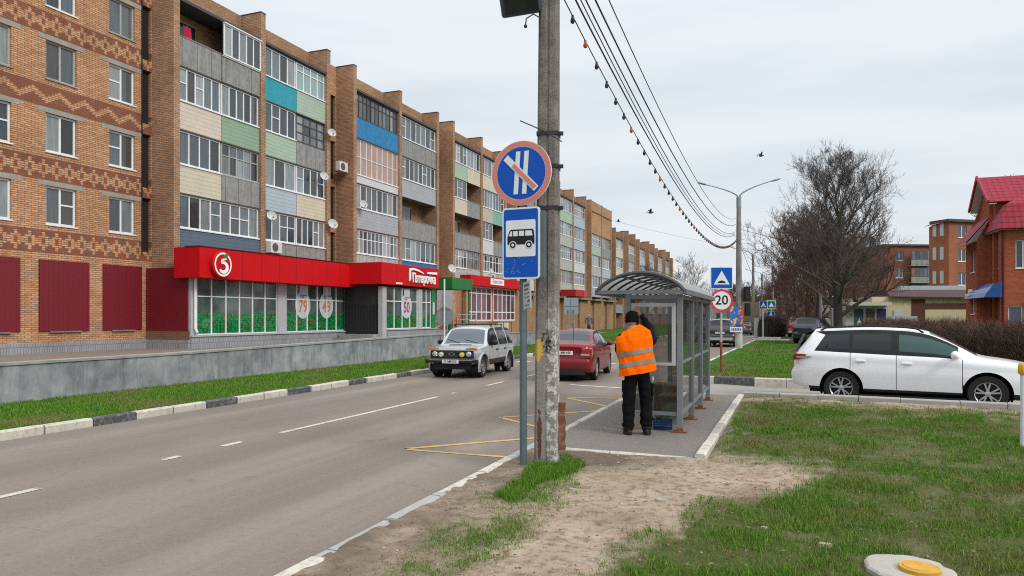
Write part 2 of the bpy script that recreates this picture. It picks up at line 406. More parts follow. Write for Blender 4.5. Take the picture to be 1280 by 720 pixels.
def soil_mat(name):
    t = NT(name); a = t.n('ShaderNodeAttribute', attribute_name='mask'); s = t.n('ShaderNodeSeparateColor'); t.l(a.outputs['Color'], s.inputs[0]); p, _ = t.pos()
    n1 = t.noise(p, 1.2, 6, 0.65); n2 = t.noise(p, 9, 6, 0.7); n3 = t.noise(p, 60, 4, 0.7)
    peb = t.n('ShaderNodeTexVoronoi'); peb.inputs['Scale'].default_value = 26; t.l(p, peb.inputs['Vector'])
    c = t.mix(t.ramp(n1, 0.35, 0.65), (0.27, 0.195, 0.135), (0.44, 0.345, 0.255))
    c = t.mix(t.math('MULTIPLY', t.ramp(n2, 0.48, 0.62), 0.8), c, (0.165, 0.11, 0.07))
    c = t.mix(t.math('MULTIPLY', t.ramp(n3, 0.5, 0.72), 0.45), c, (0.50, 0.425, 0.35))
    c = t.mix(t.math('MULTIPLY', t.ramp(peb.outputs['Distance'], 0.03, 0.13, (1, 1, 1), (0, 0, 0)), t.ramp(n2, 0.48, 0.55)), c, (0.44, 0.40, 0.36))
    c = t.mix(t.math('MULTIPLY', s.outputs[1], 0.85), c, (0.115, 0.088, 0.066))                       # damp dark soil
    g = t.mix(t.ramp(n2, 0.35, 0.68), (0.032, 0.068, 0.010), (0.105, 0.10, 0.034)); g = t.mix(t.math('MULTIPLY', t.ramp(n3, 0.5, 0.75), 0.5), g, (0.23, 0.185, 0.11))
    c = t.mix(s.outputs[0], c, g)
    t.set(Base_Color=c, Roughness=0.95, Specular_IOR_Level=0.1); t.bump(t.math('ADD', n2, t.math('MULTIPLY', n3, 0.5)), 0.8, 0.03)
    return t.m
M_SOIL = soil_mat('soil and turf')
def turf_mat(name, g1, g2, dry):
    t = NT(name); p, _ = t.pos(); n1 = t.noise(p, 0.9, 5, 0.6); n2 = t.noise(p, 18, 5, 0.7)
    c = t.mix(t.ramp(n1, 0.35, 0.68), g1, g2); c = t.mix(t.math('MULTIPLY', t.ramp(n2, 0.45, 0.75), 0.5), c, tuple(v * 0.5 for v in g1)); c = t.mix(t.math('MULTIPLY', t.ramp(n1, 0.63, 0.78), 0.6), c, dry)
    t.set(Base_Color=c, Roughness=0.95, Specular_IOR_Level=0.1); t.bump(n2, 0.7, 0.05); return t.m
M_TURF = turf_mat('turf', (0.035, 0.10, 0.008), (0.06, 0.135, 0.014), (0.15, 0.125, 0.05))
M_FAR = turf_mat('far ground', (0.10, 0.11, 0.05), (0.16, 0.145, 0.09), (0.2, 0.17, 0.12))
def kerb_paint(name, col, chip=(0.33, 0.31, 0.28), amt=0.5):
    t = NT(name); p, _ = t.pos(); f = t.noise(p, 9, 6, 0.72); g = t.noise(p, 1.3, 4, 0.6); s = t.n('ShaderNodeSeparateXYZ'); t.l(p, s.inputs[0])
    c = t.mix(t.ramp(f, 0.66 - amt * 0.14, 0.72 - max(0, amt - 0.9) * 0.1), col, chip); c = t.mix(t.math('MULTIPLY', t.ramp(g, 0.4, 0.75), 0.5), c, tuple(v * 0.68 for v in col))
    jt = t.math('GREATER_THAN', t.math('ABSOLUTE', t.math('SUBTRACT', t.math('FRACT', t.math('ADD', t.math('DIVIDE', s.outputs[1], 0.84), 0.66)), 0.5)), 0.488)
    c = t.mix(t.math('MULTIPLY', jt, 0.75), c, (0.06, 0.055, 0.05))
    t.set(Base_Color=c, Roughness=0.85, Specular_IOR_Level=0.2); t.bump(f, 0.4, 0.01); return t.m
M_KW = kerb_paint('kerb white', (0.56, 0.515, 0.435), amt=1.3); M_KB = kerb_paint('kerb black', (0.075, 0.077, 0.084), chip=(0.24, 0.225, 0.2), amt=1.35); M_KG = kerb_paint('kerb bare concrete', (0.36, 0.345, 0.32), chip=(0.25, 0.24, 0.22))
M_WLINE = kerb_paint('road paint white', (0.52, 0.485, 0.43), chip=(0.26, 0.24, 0.22), amt=0.75)
M_YLINE = kerb_paint('road paint yellow', (0.56, 0.365, 0.14), chip=(0.26, 0.21, 0.16), amt=1.0)

b = MB(); b.add([(-900, -200, -0.3), (900, -200, -0.3), (900, 1600, -0.3), (-900, 1600, -0.3)], [(0, 1, 2, 3)]); structure(b.build('ground', M_FAR))
def strip(name, L, Rr, z, m):
    b = MB(); ys = sorted(set([p[1] for p in L] + [p[1] for p in Rr] + list(range(-14, 300, 12))))
    fx = lambda P, y: float(np.interp(y, [q[1] for q in P], [q[0] for q in P])); vs = []
    for y in ys: vs += [(fx(L, y), y, z), (fx(Rr, y), y, z)]
    b.add(vs, [(2 * i, 2 * i + 1, 2 * i + 3, 2 * i + 2) for i in range(len(ys) - 1)]); return structure(b.build(name, m))
fx = lambda P, y: float(np.interp(y, [q[1] for q in P], [q[0] for q in P]))
strip('road', LEFT, RIGHT, 0.0, M_ROAD)
# driveway that leaves the road to the right beyond the shelter, and a second one further on
b = MB(); b.add([(-3.3, 16.0, 0.004), (-0.4, 15.9, -0.09), (34, 11.2, -0.1), (34, 16.9, -0.1), (12, 20.2, -0.1), (-0.4, 20.75, -0.09), (-3.1, 20.9, 0.004)], [(0, 1, 5, 6), (1, 2, 3, 4, 5)]); structure(b.build('driveway', M_DRIVE), 'pale asphalt side driveway behind the lawn')
sheet('second_driveway', [(-2.0, 55.6), (30, 52), (30, 58), (-1.6, 60.5)], 0.06, M_DRIVE)
# road paint
b = MB()
def dash(x0, y0, x1, y1, w): 
    d = Vector((x1 - x0, y1 - y0, 0)).normalized(); n = Vector((-d.y, d.x, 0)) * w / 2
    b.add([(x0 - n.x, y0 - n.y, 0.005), (x0 + n.x, y0 + n.y, 0.005), (x1 + n.x, y1 + n.y, 0.005), (x1 - n.x, y1 - n.y, 0.005)], [(3, 2, 1, 0)])
for y0, y1 in ((3.4, 5.35), (6.95, 7.22), (7.96, 8.35), (9.2, 14.6), (15.3, 15.5), (17.4, 18.6), (20.2, 22.4), (25, 27), (30, 32), (35, 37), (40, 42), (46, 48), (52, 54)):
    dash(-7.32 + y0 * 0.008, y0, -7.32 + y1 * 0.008, y1, 0.11)
for y0 in (17.0, 18.4, 19.8): dash(-5.2, y0 + 1.4, -3.4, y0 + 0.9, 0.16) if y0 < 17.5 else None
for k in range(6): dash(-9.9 + k * 1.15, 27.2, -9.35 + k * 1.15, 27.25, 0.5)
o = b.build('centre_line', M_WLINE); structure(o, 'worn white dashes down the middle of the road')
b = MB()
zz = [(-3.22, 8.62), (-4.80, 8.66), (-3.23, 10.3), (-3.5, 10.9), (-4.68, 11.98), (-3.23, 13.5), (-3.23, 14.2), (-4.5, 15.44), (-3.24, 15.7)]
for (x0, y0), (x1, y1) in ((zz[0], zz[1]), (zz[1], zz[2]), ((-3.22, 10.75), zz[4]), (zz[4], zz[5]), (zz[6], zz[7]), (zz[7], zz[8])): dash(x0, y0, x1, y1, 0.1)
structure(b.build('bus_stop_zigzag', M_YLINE), 'yellow zigzag bus stop line on the asphalt')

# kerbs
def kerb_run(name, pts, w, z0, z1, pattern, mats, label):
    """stones along a polyline; pattern gives (length, material) in turn"""
    b = MB(); i = 0; seg = 0
    pts = [Vector((p[0], p[1], 0)) for p in pts]; cum = [0]
    for k in range(len(pts) - 1): cum.append(cum[-1] + (pts[k + 1] - pts[k]).length)
    def P(s):
        for k in range(len(pts) - 1):
            if s <= cum[k + 1] or k == len(pts) - 2: return pts[k].lerp(pts[k + 1], (s - cum[k]) / (cum[k + 1] - cum[k])), (pts[k + 1] - pts[k]).normalized()
    s = 0.0
    while s < cum[-1] - 0.05:
        ln, m = pattern[i % len(pattern)]; i += 1; e = min(s + ln, cum[-1]); n = max(1, int((e - s) / 0.84 + 0.5))
        for q in range(n):
            a0 = s + (e - s) * q / n; a1 = s + (e - s) * (q + 1) / n
            (p0, d0), (p1, d1) = P(a0 + 0.006), P(a1 - 0.006); nn = Vector((-d0.y, d0.x, 0)); j = nn * rng.uniform(-0.008, 0.008); dz = rng.uniform(-0.008, 0.006)
            c = 0.022
            prof = [(-w / 2, z0), (w / 2, z0), (w / 2, z1 - c + dz), (w / 2 - c, z1 + dz), (-w / 2 + c, z1 + dz), (-w / 2, z1 - c + dz)]
            vs = [(p.x + nn.x * a + j.x, p.y + nn.y * a + j.y, h) for p in (p0, p1) for a, h in prof]
            b.add(vs, [(5, 4, 3, 2, 1, 0), (6, 7, 8, 9, 10, 11)] + [(k, (k + 1) % 6, 6 + (k + 1) % 6, 6 + k) for k in range(6)], m)
        s = e
    return structure(b.build(name, mats, fix=True), label)
kerb_run('left_kerb', [(p[0] - 0.1, p[1]) for p in LEFT[:5]], 0.16, -0.05, 0.135, [(0.18, 0), (0.86, 1), (1.64, 0)] + [(0.86, 1), (1.64, 0)] * 30, [M_KW, M_KB], 'kerb painted white and black along the far side of the road')
kerb_run('right_kerb', [(-3.075, -10), (-3.075, 16.3)], 0.135, -0.05, 0.098, [(11.3, 0), (1.0, 2), (1.0, 0), (1.0, 0), (1.0, 2), (1.0, 2), (1.0, 0)] + [(1, 0), (1, 2), (1, 0), (1, 0), (1, 0)] * 4, [M_KW, M_KB, M_KG], 'low white kerb beside the dirt verge')
kerb_run('platform_kerb', [(-0.9, 8.9), (-0.86, 12.6), (-0.78, 16.3)], 0.13, 0.02, 0.145, [(1.75, 0), (1.05, 2), (1.75, 0), (0.95, 2), (1.9, 0)], [M_KW, M_KB, M_KG], 'broken white kerb on the right of the bus platform')
kerb_run('lawn_kerb', [(-0.75, 16.3), (1.6, 16.1), (4.15, 15.75), (9, 15.0), (16, 14.0)], 0.16, -0.2, 0.2, [(3, 2), (1.0, 2)], [M_KW, M_KB, M_KG], 'bare concrete kerb between lawn and driveway')
kerb_run('island_kerb', [(-2.95, 20.67), (-1.6, 20.68), (12, 20.1), (30, 17.4)], 0.2, -0.2, 0.15, [(1.25, 0), (1.06, 1), (1.62, 0), (1.0, 0), (0.9, 1), (1.7, 0)], [M_KW, M_KB], 'white and black painted kerb of the grass island')
kerb_run('island_side_kerb', [(fx(RIGHT, y) + 0.08, y) for y in (20.7, 32, 44, 55)], 0.14, -0.05, 0.11, [(2, 2), (3, 0)], [M_KW, M_KB, M_KG], 'low kerb of the grass island along the road')
kerb_run('far_island_kerb', [(-1.6, 60.6), (28, 58)], 0.2, -0.05, 0.2, [(1.7, 0), (0.9, 1)], [M_KW, M_KB], 'painted kerb beyond the second driveway')
kerb_run('second_driveway_kerb', [(-1.9, 55.3), (28, 51.8)], 0.2, -0.05, 0.2, [(2.6, 0), (0.9, 1)], [M_KW, M_KB], 'painted kerb at the far end of the grass island')
kerb_run('platform_front_edge', [(-2.95, 9.0), (-1.9, 8.93), (-0.98, 8.86)], 0.08, 0.03, 0.112, [(1.9, 0), (1.4, 2)], [M_KW, M_KB, M_KG], 'thin pale edge of the bus platform')

# bus stop platform
b = MB(); b.add([(-2.98, 9.02, 0.104), (-0.96, 8.9, 0.104), (-0.86, 16.3, 0.104), (-2.98, 16.35, 0.104)], [(0, 1, 2, 3)]); structure(b.build('bus_platform', M_PAD), 'grey asphalt bus stop platform')

# near ground: one fine sheet with mounds, bare dirt and turf
LAWN = [(930, 499), (1290, 520), (1500, 530), (1500, 760), (735, 760), (748, 712), (772, 690), (840, 668), (870, 640), (892, 632), (985, 620), (1040, 596), (1012, 578), (905, 572), (892, 560), (912, 530)]
STRIP = [(612, 648), (655, 606), (690, 590), (705, 610), (660, 640), (672, 655), (622, 690), (588, 705), (545, 740), (440, 740), (500, 700), (565, 660)]
TUFT = [(622, 622), (650, 600), (668, 576), (705, 568), (730, 578), (712, 592), (668, 610), (640, 630)]
def to_px(X, Y, Z):
    xc = X * CA + Y * SA; d = -X * SA + Y * CA
    return 640 + FPX * xc / d, HOR - FPX * (Z - CAMH) / d
def masks(X, Y):
    px, py = to_px(X, Y, 0.1)
    g = np.zeros(np.shape(X)); tf = np.zeros(np.shape(X)); k = 7
    for i in range(k):
        jx = (vnoise(X, Y, 1.7, 3 + i) - 0.5) * 66 + (vnoise(X, Y, 5.5, 31 + i) - 0.5) * 46; jy = (vnoise(X, Y, 1.9, 61 + i) - 0.5) * 22 + (vnoise(X, Y, 6.0, 91 + i) - 0.5) * 14
        g += inpoly(px + jx, py + jy, LAWN) * 1.0 + inpoly(px + jx * 0.8, py + jy * 1.5, STRIP) * 0.5
        tf += inpoly(px + jx * 0.25, py + jy * 0.35, TUFT)
    g = np.clip(g / k, 0, 1); tf /= k
    behind = (-X * SA + Y * CA) < 3.4
    g = np.where(behind, np.clip((fbm(X, Y, 0.7, 5) - 0.42) * 5, 0, 1), g); tf = np.where(behind, 0, tf)
    bald = np.clip((fbm(X, Y, 1.5, 9.0) - 0.55) * 7, 0, 1)
    return np.maximum(g, tf), tf, np.maximum(g * (1 - 0.8 * bald), tf)
def hgt(X, Y):
    z = 0.098 + (fbm(X, Y, 0.8, 2) - 0.5) * 0.07 + (fbm(X, Y, 4.0, 4) - 0.5) * 0.045
    e = np.clip((X + 3.0) / 0.3, 0, 1); z = (0.098 + (fbm(X, Y, 6.0, 41) - 0.60) * 0.038) * (1 - e) + z * e; wl = np.clip(1.3 - np.hypot(X - 0.8, Y - 5.42) / 0.42, 0, 1); z = z * (1 - wl) + 0.085 * wl
    pad = np.clip(np.minimum(np.minimum(X + 3.3, -0.72 - X), np.minimum(Y - 8.85, 17 - Y)) / 0.12, 0, 1)
    kb = np.clip((Y - 8.6) / 0.3, 0, 1) * np.clip((-0.55 - X) / 0.2, 0, 1)
    z = np.minimum(z, 0.11 * kb + z * (1 - kb))
    return z * (1 - pad) + 0.045 * pad
def near_sheet():
    xs = np.concatenate([np.arange(-3.06, 4.5, 0.045), np.arange(4.5, 16.01, 0.25)]); ys = np.concatenate([np.arange(-6, 2.5, 0.3), np.arange(2.5, 16.4, 0.05)])
    X, Y = np.meshgrid(xs, ys); far = np.interp(X, [-0.75, 1.6, 4.15, 9, 16], [16.3, 16.06, 15.66, 14.94, 13.94])
    Y = np.minimum(Y, far - (16.4 - Y) * 0.002)
    Z = hgt(X, Y); g, tf, gb = masks(X, Y); g = 0.78 * g + 0.22 * gb; ny, nx = X.shape
    me = bpy.data.meshes.new('verge_soil'); vs = np.stack([X, Y, Z], -1).reshape(-1, 3)
    idx = np.arange(ny * nx).reshape(ny, nx); f = np.stack([idx[:-1, :-1], idx[:-1, 1:], idx[1:, 1:], idx[1:, :-1]], -1).reshape(-1, 4)
    me.from_pydata(vs.tolist(), [], f.tolist()); me.polygons.foreach_set('use_smooth', [True] * len(f))
    px, py = to_px(X, Y, 0.1)
    damp = np.clip(1 - np.hypot(X + 2.0, (Y - 8.45) * 1.5) / 1.1, 0, 1) * fbm(X, Y, 3.2, 7) * 2.9 + np.clip(1 - np.hypot(X + 0.05, (Y - 10.8) / 2.3) / 0.95, 0, 1) * fbm(X, Y, 2, 8) * 2.4 + np.clip((-2.15 - X) / 0.5, 0, 1) * 0.9 * np.clip(1.5 * fbm(X, Y, 3, 1), 0, 1)
    damp = np.clip(damp, 0, 1)
    ca = me.color_attributes.new('mask', 'FLOAT_COLOR', 'POINT'); a = np.stack([g, damp, tf, np.ones_like(g)], -1).reshape(-1); ca.data.foreach_set('color', a)
    me.materials.append(M_SOIL); o = bpy.data.objects.new('dirt_verge', me); COL.objects.link(o); structure(o, 'trodden dirt and turf verge beside the road')
near_sheet()

# planted grass: blades as small faces
def blade_mat(name, c1, c2, dry):
    t = NT(name); a = t.n('ShaderNodeVertexColor', layer_name='tint'); s = t.n('ShaderNodeSeparateColor'); t.l(a.outputs['Color'], s.inputs[0])
    c = t.mix(s.outputs[0], c1, c2); c = t.mix(s.outputs[1], c, dry)
    t.set(Base_Color=c, Roughness=0.6, Specular_IOR_Level=0.25); return t.m
M_BLADE = blade_mat('grass blades', (0.034, 0.10, 0.007), (0.145, 0.285, 0.022), (0.22, 0.17, 0.065))
def blades(name, X, Y, Z, H, Wd, dry, label):
    n = len(X); ang = nrng.uniform(0, 2 * math.pi, n); lean = nrng.uniform(0.1, 0.9, n) * H; la = nrng.uniform(0, 2 * math.pi, n)
    dx, dy = np.cos(ang) * Wd / 2, np.sin(ang) * Wd / 2; v = np.empty((n, 3, 3))
    v[:, 0] = np.stack([X - dx, Y - dy, Z - 0.012], -1); v[:, 1] = np.stack([X + dx, Y + dy, Z - 0.012], -1); v[:, 2] = np.stack([X + np.cos(la) * lean, Y + np.sin(la) * lean, Z + H], -1)
    me = bpy.data.meshes.new(name); me.vertices.add(3 * n); me.vertices.foreach_set('co', v.reshape(-1)); me.loops.add(3 * n); me.loops.foreach_set('vertex_index', np.arange(3 * n))
    me.polygons.add(n); me.polygons.foreach_set('loop_start', np.arange(0, 3 * n, 3)); me.polygons.foreach_set('loop_total', np.full(n, 3)); me.update(calc_edges=True)
    c = np.ones((n, 3, 4)); c[:, :, 0] = nrng.uniform(0, 1, n)[:, None]; c[:, :, 1] = dry[:, None]; c[:, :, 2] = 0
    ca = me.color_attributes.new('tint', 'FLOAT_COLOR', 'CORNER'); ca.data.foreach_set('color', c.reshape(-1))
    me.materials.append(M_BLADE); o = bpy.data.objects.new(name, me); COL.objects.link(o); return tag(o, label, 'grass', kind='stuff')
def scatter(n, x0, x1, y0, y1):
    # more blades nearer the path's edge of the lawn, thinning with distance
    X = nrng.uniform(x0, x1, n); Y = y0 + (y1 - y0) * nrng.uniform(0, 1, n) ** 1.6; return X, Y
X, Y = scatter(760000, -2.95, 7.5, 3.3, 16.2); X2, Y2 = nrng.uniform(-3.0, -1.6, 80000), nrng.uniform(4.2, 8.6, 80000)
X = np.concatenate([X, X2]); Y = np.concatenate([Y, Y2])
far = np.interp(X, [-0.75, 1.6, 4.15, 9, 16], [16.3, 16.06, 15.66, 14.94, 13.94]) - 0.05
_, tf, g = masks(X, Y); clump = fbm(X, Y, 2.3, 12); fine = fbm(X, Y, 9.0, 14)
keep = (nrng.uniform(0, 1, len(X)) < g * np.clip(0.30 + 2.4 * (clump - 0.34) + 1.6 * (fine - 0.5), 0.05, 1)) & (Y < far) & ~((X < -0.72) & (Y > 8.82)) & (np.hypot(X - 0.8, Y - 5.42) > 0.35) & (np.hypot(X + 2.55, Y - 8.02) > 0.15)
X, Y, g, tf, clump = X[keep], Y[keep], g[keep], tf[keep], clump[keep]
H = nrng.uniform(0.018, 0.055, len(X)) * (0.6 + 1.1 * clump) * (1 + 0.35 * tf) * np.where((X < -1.5) & (tf < 0.3), 0.62, 1.0); Wd = nrng.uniform(0.004, 0.009, len(X)) * (1 + 0.02 * Y)
dry = np.clip((fbm(X, Y, 1.1, 21) - 0.50) * 3.0 + nrng.uniform(-0.25, 0.3, len(X)), 0, 0.9) * (1 - 0.8 * tf)
n = 170000; Xd, Yd = scatter(n, -2.95, 7.0, 3.3, 16.2); far = np.interp(Xd, [-0.75, 1.6, 4.15, 9, 16], [16.3, 16.06, 15.66, 14.94, 13.94]) - 0.05; gd, _, _ = masks(Xd, Yd)
kd = (nrng.uniform(0, 1, n) < np.clip(gd, 0.03, 1)) & (Yd < far) & ~((Xd < -0.72) & (Yd > 8.82)) & (np.hypot(Xd - 0.8, Yd - 5.42) > 0.31); Xd, Yd = Xd[kd], Yd[kd]
X = np.concatenate([X, Xd]); Y = np.concatenate([Y, Yd]); H = np.concatenate([H, nrng.uniform(0.006, 0.022, len(Xd))]); Wd = np.concatenate([Wd, nrng.uniform(0.006, 0.013, len(Xd)) * (1 + 0.02 * Yd)]); dry = np.concatenate([dry, np.clip(nrng.uniform(0.25, 1.1, len(Xd)), 0, 1)])
blades('lawn_grass', X, Y, hgt(X, Y), H, Wd, dry, 'patchy short green grass on the lawn and dirt verge')

# left verge between kerb and retaining wall
sheet('left_verge', [(-14.1, -14), (-10.74, -14), (-10.74, 34), (-10.4, 46), (-9.9, 60), (-13.9, 60), (-14.1, 46)], 0.12, M_TURF, 'green verge strip below the retaining wall')
n = 150000; Y = 7 + 53 * nrng.uniform(0, 1, n) ** 1.7; X = nrng.uniform(-14.0, -10.76, n); k = (fbm(X, Y, 1.2, 4) > 0.27); X, Y = X[k], Y[k]
blades('verge_grass', X, Y, np.full(len(X), 0.12), nrng.uniform(0.02, 0.065, len(X)), nrng.uniform(0.008, 0.016, len(X)) * (1 + 0.03 * Y), np.clip((fbm(X, Y, 0.8, 6) - 0.48) * 3 + nrng.uniform(-0.2, 0.2, len(X)), 0, 0.7), 'bright green grass between the painted kerb and the retaining wall')
# island and far lawns on the right
sheet('grass_island', [(-2.8, 20.78), (-1.6, 20.78), (12, 20.2), (34, 16.8), (34, 51.2), (-1.85, 55.2), (-2.1, 44), (-2.42, 32)], 0.09, M_TURF, 'grass island between road and side driveway')
n = 110000; Y = 20.9 + 34 * nrng.uniform(0, 1, n) ** 1.5; X = nrng.uniform(-2.6, 12, n); k = (fbm(X, Y, 0.9, 14) > 0.3) & (X > np.interp(Y, [20.7, 32, 44, 56], [-2.6, -2.2, -1.9, -1.6]) + 0.9 * fbm(X, Y, 0.6, 3)); X, Y = X[k], Y[k]
blades('island_grass', X, Y, np.full(len(X), 0.09), nrng.uniform(0.03, 0.08, len(X)), nrng.uniform(0.01, 0.018, len(X)) * (1 + 0.02 * Y), np.clip((fbm(X, Y, 0.5, 16) - 0.5) * 3.5, 0, 0.8), 'green grass on the island behind the speed limit sign')
sheet('far_lawn', [(-1.5, 60.8), (40, 57), (40, 130), (1, 130), (0.2, 110)], 0.09, M_TURF, 'lawn under the roadside trees')
# terrace in front of the apartment block
sheet('terrace', [(-30, -14), (-14.35, -14), (-14.35, 46), (-14.2, 62), (-30, 62)], 0.44, M_TERR, 'asphalt terrace in front of the shops')
sheet('far_forecourt', [(-30, 62), (-14.2, 62), (-9.9, 60.2), (-8.6, 110), (-3, 210), (-30, 210)], 0.06, M_TURF)
# ------------------------------------------------------------------ retaining wall
def concrete(name, c1, c2, rot=0, streak=0.4):
    t = NT(name); p, _ = t.pos(); f = t.noise(p, 1.6, 6, 0.65); g = t.noise(p, 2.0, 5, 0.7, stretch=(3, 3, 0.35)); h = t.noise(p, 40, 3, 0.6)
    c = t.mix(t.ramp(f, 0.35, 0.68), c1, c2); c = t.mix(t.math('MULTIPLY', t.ramp(g, 0.5, 0.72), streak), c, tuple(v * 0.5 for v in c1)); c = t.mix(t.math('MULTIPLY', h, 0.25), c, tuple(v * 0.7 for v in c2))
    t.set(Base_Color=c, Roughness=0.9, Specular_IOR_Level=0.2); t.bump(t.math('ADD', f, t.math('MULTIPLY', h, 0.4)), 0.4, 0.02); return t.m
M_RWALL = concrete('grey wall paint', (0.15, 0.16, 0.175), (0.37, 0.38, 0.385), streak=0.85)
M_CONC = concrete('concrete', (0.23, 0.225, 0.21), (0.36, 0.35, 0.335)); M_CONCD = concrete('old concrete', (0.15, 0.145, 0.135), (0.27, 0.26, 0.245))
b = MB(); P = [(-14, 0.85), (14, 0.86), (27, 1.0), (40, 0.86), (50, 0.68), (58.5, 0.55)]
for (y0, h0), (y1, h1) in zip(P[:-1], P[1:]):
    for x0, x1, zb, dz, m in ((-14.3, -14.0, -0.05, 0, 0), (-14.33, -13.97, None, 0.05, 1)):
        a0 = zb if zb is not None else h0; a1 = zb if zb is not None else h1; t0 = h0 + dz; t1 = h1 + dz
        b.add([(x0, y0, a0), (x1, y0, a0), (x1, y1, a1), (x0, y1, a1), (x0, y0, t0), (x1, y0, t0), (x1, y1, t1), (x0, y1, t1)], [(3, 2, 1, 0), (4, 5, 6, 7), (0, 1, 5, 4), (1, 2, 6, 5), (2, 3, 7, 6), (3, 0, 4, 7)], m)
tag(b.build('retaining_wall', [M_RWALL, M_CONC]), 'long low retaining wall with peeling grey paint between grass verge and terrace', 'wall')

# ------------------------------------------------------------------ the long apartment block
RB = R(1.2); sB, cB = math.sin(RB), math.cos(RB); VB = 26.3; ZT = 0.44
def bworld(x, u): v = VB - x; return (u * sB - v * cB, u * cB + v * sB)      # block frame (out, along) to street
BLOC = (-VB * cB, VB * sB, ZT)
BO = (0, 0, -ZT)
C1, C2, CM = (0.68, 0.395, 0.225), (0.52, 0.255, 0.128), (0.15, 0.10, 0.072)
M_BRK = brick('tan brick', C1, C2, CM, rot=RB)
M_BRKB = brick('tan brick with red courses', C1, C2, CM, rot=RB, bands=(4.2, 2.75, 0.86, (0.21, 0.055, 0.034)))
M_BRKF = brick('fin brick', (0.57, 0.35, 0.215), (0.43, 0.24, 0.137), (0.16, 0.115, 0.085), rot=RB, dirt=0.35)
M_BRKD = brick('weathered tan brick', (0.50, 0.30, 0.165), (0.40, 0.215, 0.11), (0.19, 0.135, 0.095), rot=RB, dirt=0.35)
M_FRAME = mat('white window frame', (0.74, 0.75, 0.75), 0.4); M_FRAMEO = mat('old wooden frame', (0.40, 0.385, 0.36), 0.8, var=0.3, scale=12); M_FRAMED = mat('dark old frame', (0.09, 0.08, 0.075), 0.7, var=0.3)
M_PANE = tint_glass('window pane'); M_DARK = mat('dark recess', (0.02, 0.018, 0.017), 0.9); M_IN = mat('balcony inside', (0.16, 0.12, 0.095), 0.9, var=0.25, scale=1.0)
M_LINT = concrete('concrete lintel', (0.27, 0.25, 0.22), (0.37, 0.34, 0.30)); M_ROOF = mat('roof edge felt and shadow line', (0.075, 0.075, 0.08), 0.85); M_SOFF = mat('soffit', (0.25, 0.245, 0.235), 0.9)
def siding(name, col):
    if name in MC: return MC[name]
    t = NT(name); p, _ = t.pos(); s = t.n('ShaderNodeSeparateXYZ'); t.l(p, s.inputs[0]); f = t.noise(p, 1.5, 4, 0.6)
    k = t.math('FRACT', t.math('DIVIDE', s.outputs[2], 0.19)); c = t.mix(t.math('MULTIPLY', t.math('LESS_THAN', k, 0.13), 0.55), col, tuple(v * 0.35 for v in col)); c = t.mix(t.math('MULTIPLY', t.ramp(f, 0.4, 0.75), 0.3), c, tuple(v * 0.6 for v in col))
    t.set(Base_Color=c, Roughness=0.6, Specular_IOR_Level=0.3); t.bump(k, 0.4, 0.02); MC[name] = t.m; return t.m
CLAD = {'cream': (0.60, 0.54, 0.42), 'pink': (0.63, 0.54, 0.46), 'green': (0.27, 0.38, 0.27), 'pale green': (0.37, 0.48, 0.38), 'slate': (0.11, 0.16, 0.205), 'pale blue': (0.41, 0.48, 0.53), 'turquoise': (0.035, 0.30, 0.38), 'white': (0.60, 0.61, 0.60), 'lilac grey': (0.38, 0.40, 0.43), 'blue': (0.045, 0.16, 0.36), 'bright blue': (0.03, 0.20, 0.42), 'beige': (0.50, 0.45, 0.36), 'teal': (0.22, 0.42, 0.35)}
M_CL = {k: siding(k + ' siding', v) for k, v in CLAD.items()}; M_CL['turquoise'] = mat('turquoise painted panel', CLAD['turquoise'], 0.6, var=0.2); M_CL['bright blue'] = mat('bright blue painted panel', CLAD['bright blue'], 0.6, var=0.35)
def slabpanel(name, col):
    t = NT(name); p, u, z, v = brick_coords(t, RB); f = t.noise(p, 3.5, 5, 0.7)
    k = t.math('FRACT', t.math('DIVIDE', u, 0.86)); st = t.noise(p, 2.2, 5, 0.7, stretch=(3, 3, 0.3)); c = t.mix(t.ramp(f, 0.35, 0.7), col, tuple(q * 0.62 for q in col)); c = t.mix(t.math('MULTIPLY', t.ramp(st, 0.5, 0.7), 0.6), c, tuple(q * 0.42 for q in col)); c = t.mix(t.math('MULTIPLY', t.math('LESS_THAN', k, 0.035), 0.8), c, (0.05, 0.05, 0.05))
    t.set(Base_Color=c, Roughness=0.9, Specular_IOR_Level=0.2); return t.m
M_CL['concrete'] = slabpanel('balcony slab panels', (0.31, 0.305, 0.29)); M_CL['light slab'] = slabpanel('pale slab panels', (0.50, 0.49, 0.46))
CURT_REFL = [(0.24, 0.27, 0.28), (0.36, 0.38, 0.38), (0.08, 0.095, 0.11), (0.05, 0.06, 0.07), (0.16, 0.20, 0.225), (0.28, 0.33, 0.35), (0.07, 0.065, 0.06), (0.19, 0.225, 0.24), (0.13, 0.155, 0.18)]
def tint(kind=None):
    if kind == 'pink': return (0.58, 0.36, 0.27)
    if kind == 'aqua': return (0.36, 0.52, 0.53)
    if kind == 'rose': return rng.choice([(0.30, 0.16, 0.19), (0.38, 0.24, 0.26), (0.22, 0.08, 0.12)])
    if rng.random() < 0.012: return rng.choice([(0.35, 0.08, 0.08), (0.1, 0.3, 0.4)])
    k_ = rng.uniform(0.35, 1.45); return tuple(v * k_ for v in rng.choice(CURT_REFL))  # brightness spread paints sky reflections into the curtain tints
